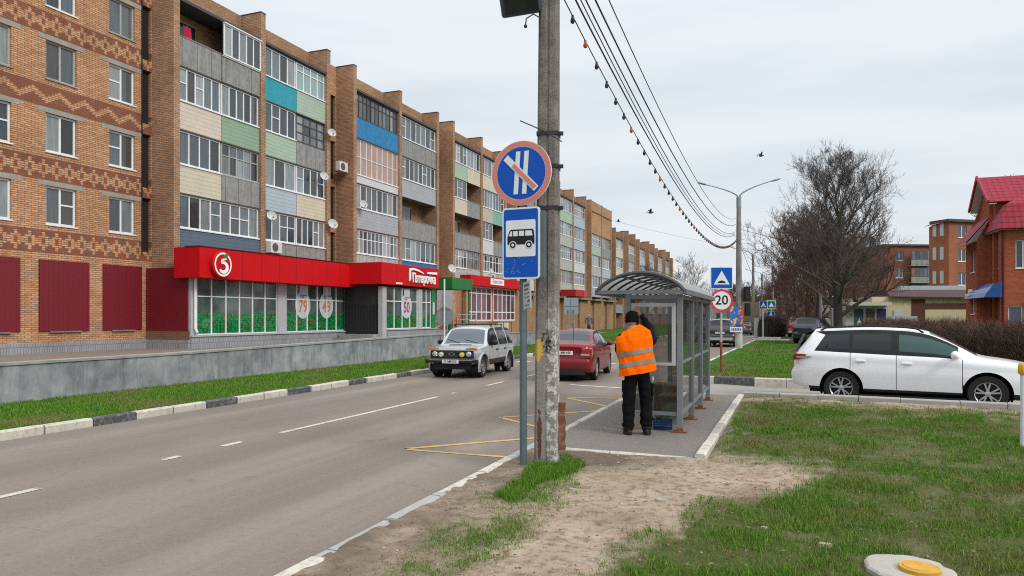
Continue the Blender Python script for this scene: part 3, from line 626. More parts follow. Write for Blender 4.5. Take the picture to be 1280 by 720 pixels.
def glazing(x, u0, u1, z0, z1, n, parent, mf, kind=None, rail=None, fw=0.06, opened=(), name='window_frame', off=BO):
    """framed glazing facing outwards at plane x; n lights; rail = height share of a cross bar"""
    fr = MB(off); pa = MB(off); d = 0.07
    fr.box(x - d, x, u0, u1, z0, z0 + fw); fr.box(x - d, x, u0, u1, z1 - fw, z1)
    fr.box(x - d, x, u0, u0 + fw, z0 + fw, z1 - fw); fr.box(x - d, x, u1 - fw, u1, z0 + fw, z1 - fw)
    w = (u1 - u0 - fw) / n
    rails = [] if rail is None else (rail if isinstance(rail, (list, tuple)) else [rail])
    for i in range(n):
        a, bb = u0 + fw + w * i, u0 + w * (i + 1)
        if i < n - 1: fr.box(x - d + 0.005, x - 0.006, bb, bb + fw, z0 + fw, z1 - fw)
        rr = list(rails)
        if not rr and rng.random() < 0.2: rr = [0.55]
        lv = [z0 + fw] + [z0 + (z1 - z0) * q for q in rr] + [z1 - fw]
        for q in range(1, len(lv) - 1): fr.box(x - d + 0.008, x - 0.01, a, bb, lv[q] - fw * 0.4, lv[q] + fw * 0.4)
        tc = tint(kind)
        for q in range(len(lv) - 1):
            k = rng.uniform(-0.006, 0.006); l = rng.uniform(-0.006, 0.006); g = tc if rng.random() < 0.8 else tint(kind)
            pa.add([(x - 0.045 + k, a, lv[q]), (x - 0.045 - k, bb, lv[q]), (x - 0.045 - k + l, bb, lv[q + 1]), (x - 0.045 + k + l, a, lv[q + 1])], [(0, 1, 2, 3)], 0, g)
    f = fr.build(name, mf, parent); pa.build('pane', M_PANE, f); return f
def wall_holes(b, x, us, zs, holes, depth, m=0, mr=0):
    """wall facing +x at plane x covering us x zs with rectangular holes (u0,u1,z0,z1) and their reveals"""
    U = sorted(set([us[0], us[1]] + [h[0] for h in holes] + [h[1] for h in holes])); Z = sorted(set([zs[0], zs[1]] + [h[2] for h in holes] + [h[3] for h in holes]))
    for a0, a1 in zip(U[:-1], U[1:]):
        for z0, z1 in zip(Z[:-1], Z[1:]):
            cu, cz = (a0 + a1) / 2, (z0 + z1) / 2
            if any(h[0] < cu < h[1] and h[2] < cz < h[3] for h in holes): continue
            b.add([(x, a0, z0), (x, a1, z0), (x, a1, z1), (x, a0, z1)], [(0, 1, 2, 3)], m)
    for u0, u1, z0, z1 in holes:
        xi = x - depth
        b.add([(x, u0, z0), (xi, u0, z0), (xi, u1, z0), (x, u1, z0)], [(3, 2, 1, 0)], mr); b.add([(x, u0, z1), (xi, u0, z1), (xi, u1, z1), (x, u1, z1)], [(0, 1, 2, 3)], mr)
        b.add([(x, u0, z0), (xi, u0, z0), (xi, u0, z1), (x, u0, z1)], [(0, 1, 2, 3)], mr); b.add([(x, u1, z0), (xi, u1, z0), (xi, u1, z1), (x, u1, z1)], [(3, 2, 1, 0)], mr)

block = thing('apartment_building', 'long five storey tan brick apartment block with balconies between brick fins', 'apartment block', BLOC, -RB)
TOP = 17.1; FL = {2: 4.7, 3: 7.5, 4: 10.3, 5: 13.1}; XF = 1.26; PER = 13.57; U0 = 23.54; FW = 0.34
# flat end of the block with red patterned courses
holes = []; uc = [6.0, 8.62, 11.24, 13.86, 16.85, 19.37, 22.05]
for c in uc:
    for k in range(5): holes.append((c - 0.62, c + 0.62, 5.3 + 2.75 * k, 6.76 + 2.75 * k))
slots = [(23.06, 23.5, 4.62 + 2.78 * k, 6.95 + 2.78 * k) for k in range(4)]
b = MB(BO); wall_holes(b, 0, (2, U0), (ZT, 17.1), holes + slots, 0.16, 0, 0)
b.box(-0.5, -0.012, 2, U0 + 0.1, 17.1, 17.5, 0); b.box(-12, -0.5, 2, 2.3, ZT, 17.3, 0)
b.build('patterned_end_wall', M_BRKB, block)
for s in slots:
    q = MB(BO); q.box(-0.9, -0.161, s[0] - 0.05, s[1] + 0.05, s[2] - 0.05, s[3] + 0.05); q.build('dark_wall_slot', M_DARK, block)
for c in uc[2:]:
    for k in range(4):
        z0 = 5.3 + 2.75 * k; old = (c, k) in ((19.37, 2), (22.05, 3), (16.85, 2), (16.85, 3)); 
        f = glazing(-0.09, c - 0.62, c + 0.62, z0, z0 + 1.46, 2, block, M_FRAMEO if old else M_FRAME, fw=0.075, name='window', rail=None)
        q = MB(BO); q.box(-0.1, 0.045, c - 0.66, c + 0.66, z0 - 0.05, z0 - 0.002); q.build('sill', M_FRAME if not old else M_LINT, f)
        q = MB(BO); q.box(-0.1, 0.012, c - 0.95, c + 0.95, z0 + 1.462, z0 + 1.65); q.build('lintel', M_LINT, block)
def corr(name, col):
    t = NT(name); p, u, z, v = brick_coords(t, RB); k = t.math('FRACT', t.math('DIVIDE', u, 0.2)); f = t.noise(p, 2.0, 5, 0.7); g = t.noise(p, 5, 6, 0.8)
    s2 = t.n('ShaderNodeSeparateXYZ'); t.l(p, s2.inputs[0])
    c = t.mix(t.math('MULTIPLY', t.math('LESS_THAN', k, 0.12), 0.5), col, tuple(q * 0.5 for q in col)); c = t.mix(t.math('MULTIPLY', f, 0.4), c, tuple(q * 0.65 for q in col))
    c = t.mix(t.math('MULTIPLY', t.ramp(g, 0.7, 0.74), t.math('LESS_THAN', s2.outputs[2], 2.2)), c, (0.5, 0.42, 0.4))
    t.set(Base_Color=c, Roughness=0.55); t.bump(k, 0.3, 0.01); return t.m
M_SHEET = corr('dark red profiled sheet', (0.165, 0.004, 0.012)); M_TILE = brick('plinth tile', (0.36, 0.37, 0.385), (0.30, 0.31, 0.33), (0.17, 0.17, 0.18), rot=RB, bw=0.1, bh=0.34)
for u0, u1 in ((7.2, 9.4), (9.9, 12.2), (12.7, 14.9), (15.6, 17.75), (18.47, 20.5), (21.12, 22.98)):
    q = MB(BO); q.box(0.003, 0.06, u0, u1, 1.26, 3.95); o = q.build('boarded_shop_window', M_SHEET, block)
    q = MB(BO); q.box(0.004, 0.09, u0 + 0.4, u1 - 0.35, 1.2, 1.255); q.build('sill', M_CONCD, o)
q = MB(BO); q.box(0.002, 0.14, 2, U0 - 0.32, ZT, 0.82); q.build('plinth', M_TILE, block)
q = MB(BO); q.tube([(0.06, 22.98, 4.5), (0.06, 22.98, 17)], 0.022, 6); q.build('cable', M_DARK, block)

OLD = 'old'
# (storey, half): glazing style, cladding, option.  A bay of one flat is given once under half 'W'
SPEC = {
 (0, 0): {2: ('W', 'white', 'slate', 8), 3: ('LR', ('white', 'cream', 4), (OLD, 'concrete', 5)), 4: ('LR', ('white', 'pink', 5), ('white', 'green', 5)), 5: ('LR', ('open', 'concrete', 0), ('box', 'concrete', 5))},
 (0, 1): {2: ('LR', ('white', 'concrete', 4), ('white', 'concrete', 5)), 3: ('LR', ('white', 'pale blue', 3), ('white', 'cream', 4)), 4: ('LR', ('white', 'pale green', 4), ('broken', 'concrete', 4)), 5: ('LR', ('white', 'turquoise', 4), ('aqua', 'pale green', 4))},
 (1, 0): {2: ('W', 'oldwhite', 'light slab', 11), 3: ('W', 'white', 'lilac grey', 8), 4: ('W', 'pink', 'white', 8), 5: ('W', 'dark', 'bright blue', 11)},
 (1, 1): {2: ('W', 'white', 'blue', 7), 3: ('W', 'open', 'concrete', 0), 4: ('W', 'white', 'lilac grey', 8), 5: ('W', 'white', 'concrete', 7)},
 (2, 0): {2: ('LR', ('oldwhite', 'light slab', 5), (OLD, 'light slab', 6)), 3: ('W', 'open', 'concrete', 0), 4: ('LR', ('white', 'cream', 3), ('open', 'concrete', 0)), 5: ('LR', ('white', 'pale green', 4), ('white', 'cream', 4))},
 (2, 1): {2: ('LR', ('oldwhite', 'white', 4), ('oldwhite', 'light slab', 4)), 3: ('LR', ('white', 'white', 3), ('open', 'concrete', 0)), 4: ('LR', ('white', 'beige', 4), ('white', 'teal', 4)), 5: ('W', 'white', 'cream', 7)},
}
def bay_spec(k, j):
    if (k, j) in SPEC: return SPEC[(k, j)]
    r = {}
    for fl in (2, 3, 4, 5):
        st = rng.choices(['white', 'oldwhite', 'open', OLD], [6, 2, 1.2, 1])[0]; cl = 'concrete' if st == 'open' else rng.choice(['concrete', 'light slab', 'white', 'pale green', 'cream', 'pale blue', 'light slab', 'concrete', 'lilac grey'])
        r[fl] = ('W', st, cl, rng.choice([6, 7, 8]))
    return r
def balcony(bld, u0, u1, zf, style, clad, n, XF=XF, off=BO):
    sill = zf + 1.02; hd = zf + 2.5; xg = XF - 0.16 if style != 'box' else XF + 0.02; xc = XF - 0.10 if style != 'box' else XF - 0.07
    b = MB(off); zb = zf - 0.24
    if style == 'pink': sill = zf + 0.28
    b.box(xc - 0.07, xc, u0 + 0.01, u1 - 0.01, zb, sill); b.build_mats = M_CL[clad]
    o = b.build('balcony', M_CL[clad], bld)
    lab = {'open': 'open balcony with ' + clad + ' parapet', 'broken': 'balcony with broken dark framed glazing', 'pink': 'balcony with pink curtained glazing', 'dark': 'balcony with dark framed glazing over a blue panel'}.get(style, 'glazed balcony with ' + clad + (' parapet' if 'slab' in clad or clad == 'concrete' else ' cladding')); o['label'] = lab
    s = MB(off); s.box(0.02, xc - 0.075, u0 + 0.02, u1 - 0.02, zf - 0.2, zf - 0.02); s.build('floor_slab', M_CONCD, o)
    if style == 'open':
        w = MB(off); um = (u0 + u1) / 2; d = min(0.75, (u1 - u0) * 0.3)
        w.box(0.03, 0.1, um - d, um + d, zf + 0.75, zf + 2.25); f = w.build('back_window', M_FRAMEO, o); g = MB(off)
        for q in range(3): g.add([(0.106, um - d + 0.05 + q * 2 * d / 3, zf + 0.82), (0.106, um - d + (q + 1) * 2 * d / 3 - 0.02, zf + 0.82), (0.106, um - d + (q + 1) * 2 * d / 3 - 0.02, zf + 2.18), (0.106, um - d + 0.05 + q * 2 * d / 3, zf + 2.18)], [(0, 1, 2, 3)], 0, (0.04, 0.045, 0.05))
        g.build('pane', M_PANE, o)
        t = MB(off); t.box(xc - 0.1, xc + 0.02, u0 + 0.01, u1 - 0.01, sill + 0.002, sill + 0.05); t.build('handrail', M_CONCD, o)
        return o
    mf = {OLD: M_FRAMEO, 'broken': M_FRAMED, 'dark': M_FRAMED}.get(style, M_FRAME)
    kind = {'pink': 'pink', 'aqua': 'aqua'}.get(style); rail = {OLD: 0.62, 'oldwhite': 0.62, 'dark': 0.72, 'pink': 0.5, 'aqua': 0.72, 'broken': [0.35, 0.68]}.get(style)
    glazing(xg, u0 + 0.02, u1 - 0.02, sill + 0.004, hd, n, o, mf, kind, rail, fw=0.06 if style != 'pink' else 0.05, off=off)
    t = MB(off); t.box(xc - 0.07, xc + 0.05, u0 + 0.01, u1 - 0.01, sill - 0.05, sill + 0.003) if style not in ('broken', OLD, 'dark') else t.box(xc - 0.07, xc + 0.012, u0 + 0.01, u1 - 0.01, sill - 0.04, sill + 0.003)
    t.build('window_board', mf, o)
    t = MB(off); t.box(xg - 0.08, xg + 0.06, u0 + 0.01, u1 - 0.01, hd + 0.002, hd + 0.055); t.build('hood', M_FRAME if style == 'box' else M_ROOF, o)  # dark hood colour paints the shadow line between floors; box style stays white
    return o
def section(bld, k, us, nb=2, blank_top=False, top=TOP, fl=FL, bay=5.45, off=BO, back=-9.0, ground=ZT, detail=True, shift=0.0, gapw=None):
    """one stair section: fins, balcony bays, the blind wall of the stair behind"""
    for j in range(nb + 1):
        u = us + bay * j; q = MB(off); q.box(-0.02, XF, u, u + FW, ground, top); q.build('brick_fin', M_BRKF, bld)
        q = MB(off); q.box(-0.03, XF + 0.02, u - 0.02, u + FW + 0.02, top + 0.002, top + 0.05); q.build('fin_cap', M_ROOF, bld)
    e = us + bay * nb + FW
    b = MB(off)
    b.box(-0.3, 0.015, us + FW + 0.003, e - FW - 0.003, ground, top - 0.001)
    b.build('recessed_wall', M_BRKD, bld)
    for j in range(nb):
        a, z = us + bay * j + FW + 0.004, us + bay * (j + 1) - 0.004
        q = MB(off); q.box(0.017, XF - 0.02, a, z, fl[5] + 2.56, fl[5] + 2.7); q.build('roof_slab', M_ROOF, bld)
        sp = bay_spec(k, j); m = (a + z) / 2
        for f, s in sp.items():
            if blank_top and f == 5:
                w = MB(off); w.box(XF - 0.25, XF - 0.06, a, z, fl[5] - 0.25, top); w.build('blind_brick_panel', M_BRK, bld); continue
            if s[0] == 'W': balcony(bld, a, z, fl[f], s[1], s[2], s[3], off=off)
            else:
                for h, q in ((0, s[1]), (1, s[2])):
                    balcony(bld, a if h == 0 else m + 0.012, m - 0.012 if h == 0 else z, fl[f], *q, off=off)
    return e
for k in range(6):
    us = U0 + PER * k; e = section(block, k, us, blank_top=(k == 5)); ne = us + PER if k < 5 else e + 1.0
    b = MB(BO); sl = [(ne - 0.85, ne - 0.06, 4.62 + 2.78 * q, 6.95 + 2.78 * q) for q in range(4)] if k < 5 else []
    wall_holes(b, 0.0, (e + 0.002, ne - 0.002), (ZT, TOP), sl, 0.16); b.box(-0.4, -0.002, e, ne, TOP - 0.02, TOP + 0.01); b.build('stair_wall', M_BRK, block)
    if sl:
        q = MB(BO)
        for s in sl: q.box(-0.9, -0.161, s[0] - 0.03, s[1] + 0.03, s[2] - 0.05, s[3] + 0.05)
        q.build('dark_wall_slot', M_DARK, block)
END = U0 + PER * 5 + 10.9 + FW
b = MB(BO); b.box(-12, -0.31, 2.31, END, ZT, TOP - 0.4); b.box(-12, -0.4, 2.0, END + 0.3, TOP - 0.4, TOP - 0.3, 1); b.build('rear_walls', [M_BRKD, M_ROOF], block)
# blind brick ground floor of the far sections, with a slab edge above it
b = MB(BO); u = 64.5
while u < END - 2:
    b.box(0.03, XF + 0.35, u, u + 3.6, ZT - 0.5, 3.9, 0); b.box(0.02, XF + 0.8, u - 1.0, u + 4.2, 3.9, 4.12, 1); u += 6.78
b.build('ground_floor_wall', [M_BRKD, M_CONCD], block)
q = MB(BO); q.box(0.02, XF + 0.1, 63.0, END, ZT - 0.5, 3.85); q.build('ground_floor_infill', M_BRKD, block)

# clothes and clutter on the open top balcony
q = MB(); x_, u_ = bworld(0.75, 24.75); 
q.M = Matrix.Translation((x_, u_, 14.35)) @ Matrix.Rotation(-RB, 4, 'Z')
q.add([(0, -0.22, 0.5), (0, 0.22, 0.5), (0.04, 0.24, 0), (-0.02, 0, -0.05), (0.03, -0.23, 0.0)], [(0, 1, 2, 3, 4)]); q.add([(0.02, -0.22, 0.5), (0.02, 0.22, 0.5), (0.06, 0.24, 0), (0.0, 0, -0.05), (0.05, -0.23, 0.0)], [(4, 3, 2, 1, 0)])
tag(q.build('hanging_towel', mat('crimson cloth', (0.42, 0.02, 0.06), 0.9)), 'crimson towel drying on the open grey top floor balcony', 'towel')

# ------------------------------------------------------------------ second block further down the street
b2w = bworld(0, 104.6); block2 = thing('apartment_building', 'distant lower stretch of brick apartment block with many narrow fins', 'apartment block', (b2w[0], b2w[1], 0.0), -RB)
BO2 = (0, -104.6, 0); TOP2 = 15.0; FL2 = {2: 2.6, 3: 5.4, 4: 8.2, 5: 11.0}
for k in range(6):
    us = 105.0 + 8.7 * k
    e = section(block2, 30 + k, us, nb=1 if k == 0 else 1, top=TOP2 + (0.5 if k % 2 else 0), fl=FL2, bay=5.2, off=BO2, ground=0.0)
    q = MB(BO2); q.box(-0.3, 0.5, e + 0.004, us + 8.69, 0, TOP2 - 0.2); q.build('stair_wall', M_BRKD, block2)
b = MB(BO2); b.box(-12, -0.31, 104.7, 157.4, 0, TOP2 - 0.3); b.box(0.0, 1.25, 157.21, 158.6, 0, TOP2 - 0.5); b.build('rear_walls', M_BRKD, block2)

# ------------------------------------------------------------------ supermarket built out from the ground floor
M_RED = mat('red fascia panel', (0.52, 0.006, 0.010), 0.55, var=0.08, scale=0.8, spec=0.12); M_REDL = mat('bright red end panel', (0.58, 0.02, 0.022), 0.38); M_REDD = mat('weathered red fascia', (0.40, 0.02, 0.022), 0.5, var=0.15)
M_GREY = mat('grey cladding', (0.30, 0.305, 0.31), 0.6, var=0.1, scale=1.5); M_GREYL = mat('pale grey cladding', (0.40, 0.405, 0.41), 0.6); M_PIPE = mat('white downpipe', (0.72, 0.72, 0.71), 0.5)
M_WHITE = mat('white lettering', (0.82, 0.82, 0.81), 0.45, var=0.04); M_LEAF = mat('sign green', (0.03, 0.22, 0.03), 0.5); M_ORANGE = mat('orange poster print', (0.50, 0.19, 0.09), 0.6); M_POST = mat('pale poster', (0.47, 0.50, 0.53), 0.6)
M_SEAM = mat('panel seam', (0.09, 0.008, 0.01), 0.8)
XS = VB - 23.8; XSF = VB - 23.0            # shop wall plane, fascia plane (2.5 and 3.3 m out)
sx, sy = bworld(XS, 23.25)
shop = thing('supermarket', 'supermarket built onto the ground floor with long red fascia and grey walls', 'shop', (sx, sy, ZT), -RB)
SO = (-XS, -23.25, -ZT); X2 = VB - 21.2; X2F = VB - 20.95
M_SHOPG = None
def shop_glass():
    """display window: dim interior, with the printed film of green cubes along its foot"""
    t = NT('shop window film'); p, u, z, v = brick_coords(t, RB)
    cell = t.n('ShaderNodeTexVoronoi', distance='CHEBYCHEV'); cell.inputs['Scale'].default_value = 9.0; cell.inputs['Randomness'].default_value = 0.25; t.l(v, cell.inputs['Vector'])
    rn = t.n('ShaderNodeSeparateColor'); t.l(cell.outputs['Color'], rn.inputs[0])
    g = t.mix(rn.outputs[0], (0.005, 0.10, 0.028), (0.015, 0.27, 0.075)); g = t.mix(t.math('GREATER_THAN', rn.outputs[1], 0.955), g, (0.30, 0.045, 0.03)); g = t.mix(t.math('GREATER_THAN', cell.outputs['Distance'], 0.44), g, (0.003, 0.05, 0.015))
    top = t.math('ADD', 1.98, t.math('MULTIPLY', t.math('SUBTRACT', rn.outputs[2], 0.5), 0.22)); m = t.math('LESS_THAN', z, top)
    f = t.noise(p, 1.1, 3, 0.5); base = t.mix(t.ramp(f, 0.35, 0.7), (0.045, 0.062, 0.058), (0.11, 0.14, 0.13))
    c = t.mix(m, base, g); t.set(Base_Color=c, Roughness=0.08, Specular_IOR_Level=0.5, Coat_Weight=0.3, Coat_Roughness=0.03); return t.m
M_SHOPG = shop_glass()
q = MB(SO)                                        # body of the shop
q.box(0.2, XS - 0.1, 23.3, 44.0, ZT, 3.5, 0); q.box(XS - 0.1, X2 - 0.2, 34.6, 40.2, ZT, 3.5, 0); q.box(0.1, XS - 0.02, 23.2, 44, 3.5, 3.9, 1)
q.build('wall', [M_GREY, M_ROOF], shop)
for x_, u0, u1, z0 in ((XS + 0.02, 23.25, 23.62, 0.95), (XS + 0.02, 28.75, 29.4, 0.95), (XS + 0.02, 34.55, 35.4, 0.95), (X2, 34.2, 34.62, ZT), (X2 + 0.01, 38.2, 38.72, ZT), (X2 + 0.01, 40.0, 40.4, ZT)):
    q = MB(SO); q.box(x_ - 0.28, x_, u0, u1, z0, 3.47); q.build('pier', M_GREYL, shop)
q = MB(SO); q.box(XS - 0.3, XS + 0.1, 23.22, 35.4, ZT, 0.95); q.box(X2 - 0.3, X2 + 0.06, 34.62, 40.4, ZT, 1.05); q.build('plinth', M_TILE, shop)
q = MB(SO); q.box(XS - 0.15, XS + 0.16, 23.2, 34.6, 0.952, 1.01); q.box(X2 - 0.1, X2 + 0.12, 34.65, 40.4, 1.052, 1.1); q.build('sill', M_GREYL, shop)
for x, u0, u1, n, z0 in ((XS - 0.06, 23.63, 28.74, 6, 1.02), (XS - 0.06, 29.41, 34.5, 6, 1.02), (X2 - 0.07, 34.64, 38.18, 4, 1.11), (X2 - 0.07, 38.74, 39.9, 2, 1.11)):
    fr = MB(SO); w = (u1 - u0) / n
    for i in range(n + 1): fr.box(x - 0.05, x + 0.02, u0 + w * i - 0.03, u0 + w * i + 0.03, z0, 3.44)
    fr.box(x - 0.04, x + 0.015, u0, u1, z0, z0 + 0.05); fr.box(x - 0.045, x + 0.015, u0, u1, 2.66, 2.71)
    f = fr.build('display_window', M_FRAME, shop); g = MB(SO)
    for i in range(n): g.add([(x - 0.02, u0 + w * i, z0), (x - 0.02, u0 + w * (i + 1), z0), (x - 0.02, u0 + w * (i + 1), 3.44), (x - 0.02, u0 + w * i, 3.44)], [(0, 1, 2, 3)])
    g.build('pane', M_SHOPG, f)
# fascia
q = MB(SO); q.box(XS - 0.6, XSF, 22.95, 34.2, 3.44, 4.72, 0); q.build('fascia', M_RED, shop)
q = MB(SO)
for i in range(1, 9): q.box(XSF, XSF + 0.004, 22.95 + i * 1.24 - 0.008, 22.95 + i * 1.24 + 0.008, 3.45, 4.71)
for i in range(1, 4): q.box(X2F, X2F + 0.004, 33.7 + i * 1.6 - 0.008, 33.7 + i * 1.6 + 0.008, 3.65, 4.76)
q.box(XSF - 0.8, XSF + 0.03, 22.93, 34.1, 4.721, 4.76); q.build('fascia_seam', M_SEAM, shop)
q = MB(SO); q.box(XS, X2F, 33.7, 40.4, 3.6, 4.78, 0); q.build('entrance_fascia', M_RED, shop)
q = MB(SO); q.box(XS - 0.3, XS + 0.9, 40.41, 44.2, 3.7, 4.74); q.build('rear_fascia', M_REDD, shop)
q = MB(SO); q.box(X2F - 0.02, X2F + 0.012, 35.2, 35.9, 3.66, 3.74); q.build('sign_lamp', M_WHITE, shop)
# side wall, dark red sheet
q = MB(SO); q.box(0.06, XS - 0.1, 23.19, 23.24, 1.2, 3.9); q.build('side_sheet', M_SHEET, shop)
q = MB(SO); q.box(0.02, XS - 0.02, 23.2, 23.295, 0.82, 1.2); q.build('side_brickwork', brick('rough brick', (0.25, 0.12, 0.07), (0.19, 0.09, 0.055), (0.2, 0.17, 0.14), rot=RB), shop)
q = MB(SO); q.box(0.02, XS + 0.02, 23.12, 23.29, ZT, 0.815); q.build('side_plinth', M_TILE, shop)
# entrance recess with dark gate and stone steps
q = MB(SO); q.box(XS + 0.05, X2 - 0.32, 34.3, 34.45, 0.9, 3.58); o = q.build('entrance_gate', mat('dark gate', (0.035, 0.035, 0.038), 0.6), shop)
q = MB(SO)
for i in range(11): xx = XS + 0.2 + i * 0.2; q.bar((xx, 34.27, 0.95), (xx, 34.27, 2.5), 0.03)
q.build('gate_bar', mat('gate bars', (0.02, 0.02, 0.022), 0.5), o)
q = MB(SO); q.box(XS + 0.1, X2 - 0.1, 33.2, 34.28, ZT, 0.64); q.box(XS + 0.2, X2 - 0.2, 33.55, 34.28, 0.64, 0.84); q.build('entrance_step', M_CONC, shop)
# downpipes
for u in (23.42, 34.75):
    q = MB(SO); q.tube([(XS + 0.1, u, 3.45), (XS + 0.1, u, 1.3), (XS + 0.22, u, 1.12)], 0.055, 8); q.build('downpipe', M_PIPE, shop, smooth=True)
q = MB(SO); q.box(X2 - 0.02, X2 + 0.03, 39.92, 40.38, 1.1, 3.55); o = q.build('green_door_panel', mat('green panel', (0.02, 0.19, 0.06), 0.5), shop)
q = MB(SO); q.box(X2 + 0.031, X2 + 0.04, 40.0, 40.26, 1.95, 2.7); q.build('notice', M_POST, o)
# round apple sign with a 5
disc = MB(SO); cu, cz = 24.02, 4.03; disc.M = Matrix.Translation((XSF, cu, cz))
disc.lathe([(0.56, 0.0), (0.56, 0.2), (0.52, 0.23)], 32, axis='x'); dsc = disc.build('round_sign', M_RED, shop, smooth=True)
ring = MB(SO); ring.M = Matrix.Translation((XSF + 0.232, cu, cz))
n = 40; vs = []
for k in range(n):
    a = 2 * math.pi * k / n
    for rr in (0.50, 0.425): vs.append((0.012, math.cos(a) * rr * 0.98, math.sin(a) * rr * 1.02))
ring.add(vs, [(2 * k, 2 * ((k + 1) % n), 2 * ((k + 1) % n) + 1, 2 * k + 1) for k in range(n)]); ring.build('sign_ring', M_WHITE, dsc)
five = MB(SO); five.M = Matrix.Translation((XSF + 0.247, cu, cz))
arc = [(0.0 + 0.225 * math.cos(t), -0.12 + 0.20 * math.sin(t)) for t in np.linspace(R(112), R(-150), 22)]
path = [(0.20, 0.26), (0.08, 0.22), (-0.06, 0.20), (-0.10, 0.06)] + arc; vs = []; wd = [0.02, 0.035, 0.045, 0.05] + [0.05 + 0.035 * math.sin(i / 21 * math.pi) for i in range(22)]
for i, (a, c) in enumerate(path):
    i0, i1 = max(i - 1, 0), min(i + 1, len(path) - 1); d = Vector((path[i1][0] - path[i0][0], path[i1][1] - path[i0][1], 0)).normalized(); nn = Vector((-d.y, d.x, 0)) * wd[i]
    vs += [(0.004, a + nn.x, c + nn.y), (0.004, a - nn.x, c - nn.y)]
five.add(vs, [(2 * i, 2 * i + 1, 2 * i + 3, 2 * i + 2) for i in range(len(path) - 1)]); five.build('sign_number', M_WHITE, dsc)
lf = MB(SO); lf.M = Matrix.Translation((XSF + 0.252, cu, cz)); lf.add([(0.004, -0.02, 0.30), (0.004, 0.04, 0.41), (0.004, 0.16, 0.48), (0.004, 0.30, 0.47), (0.004, 0.24, 0.34), (0.004, 0.12, 0.28)], [(0, 1, 2, 3, 4, 5)]); lf.build('sign_leaf', M_LEAF, dsc)
# shop name in raised letters, with the swash over the first letter
sg = MB(SO); sg.box(X2F + 0.004, X2F + 0.02, 37.0, 37.02, 3.9, 3.92); sgn = sg.build('name_sign', M_WHITE, shop)
def sp(x, u, z): return (x + SO[0], u + SO[1], z + SO[2])
text_obj('sign_lettering', 'Пятёрочка'.replace('ё', 'е'), 0.74, M_WHITE, sgn, facing(sp(X2F + 0.05, 38.42, 4.06), (0, 1, 0), (0, 0, 1)), 0.03, sx=0.76, bold=0.018)
sw = MB(SO); top = [(36.62, 4.1), (36.62, 4.62), (37.1, 4.66), (37.7, 4.60), (38.3, 4.43), (38.36, 4.36), (37.7, 4.49), (37.1, 4.54), (36.78, 4.5), (36.78, 4.0), (36.62, 3.86)]
sw.prism(top, (0.06, 0, 0), (X2F + 0.02, 0, 0), (0, 1, 0), (0, 0, 1)); sw.prism([(38.75, 4.52), (40.05, 4.56), (40.05, 4.42), (38.8, 4.4)], (0.06, 0, 0), (X2F + 0.02, 0, 0), (0, 1, 0), (0, 0, 1)); sw.build('sign_swash', M_WHITE, sgn, fix=True)
# price posters stuck inside the glass
for x, uc_, txt, mt in ((XS - 0.03, 30.75, '79', M_ORANGE), (XS - 0.03, 32.75, '49', M_ORANGE), (X2 - 0.035, 36.9, '50', mat('magenta print', (0.42, 0.03, 0.13), 0.6))):
    ps = MB(SO); ps.M = Matrix.Translation((x - 0.045, uc_, 2.42)); n = 28
    ps.add([(0.028, math.cos(2 * math.pi * k / n) * 0.62, math.sin(2 * math.pi * k / n) * 0.72) for k in range(n)], [tuple(range(n))]); ps.add([(0.03, -0.28, 0.52), (0.03, 0.42, 0.52), (0.03, 0.42, 1.0), (0.03, -0.28, 1.0)], [(0, 1, 2, 3)])
    o = ps.build('price_poster', M_POST, shop); text_obj('poster_number', txt, 0.86, mt, o, facing(sp(x - 0.012, uc_ + 0.02, 2.32), (0, 1, 0), (0, 0, 1)), 0.001, sx=0.85, bold=0.02)
    q = MB(SO)
    for zz_, l0, l1 in ((2.92, -0.2, 0.34), (2.82, -0.2, 0.02)):
        for e_ in np.arange(l0, l1, 0.1): q.box(x - 0.0145, x - 0.012, uc_ + e_, uc_ + e_ + 0.07, zz_ - 0.035, zz_ + 0.035)
    q.build('poster_print', mat('dark print', (0.08, 0.1, 0.14), 0.7), o)

# green canopied porch beyond the supermarket
M_GRN = mat('green metal panel', (0.022, 0.16, 0.042), 0.4, var=0.12); XP = VB - 21.2
px_, py_ = bworld(VB - 22.0, 42.8); porch = thing('shop_porch', 'green canopied brick shop porch with railing and ramp', 'porch', (px_, py_, ZT), -RB); PO = (-(VB - 22.0), -42.8, -ZT)
q = MB(PO); q.box(XS - 0.2, XP, 42.8, 46.0, 3.66, 4.42); q.build('canopy', M_GRN, porch)
q = MB(PO)
for u in (42.95, 45.75): q.box(XP - 0.35, XP - 0.15, u - 0.09, u + 0.09, ZT, 3.65)
q.build('post', M_GRN, porch)
q = MB(PO); q.box(XP - 0.4, XP - 0.12, 43.2, 43.55, ZT, 3.65); q.box(XS - 0.3, XS, 43.0, 46.2, ZT, 3.66); q.box(XP - 0.36, XP - 0.12, 45.2, 45.5, ZT, 3.65); q.build('brick_wall', M_BRK, porch)
q = MB(PO); q.box(XS + 0.01, XS + 0.06, 44.3, 45.2, 0.9, 3.2); q.build('door', M_DARK, porch)
q = MB(PO); q.box(XP - 0.5, XP - 0.45, 44.0, 44.6, 1.0, 1.75); q.build('red_bin', mat('red bin', (0.45, 0.02, 0.02), 0.5), porch)
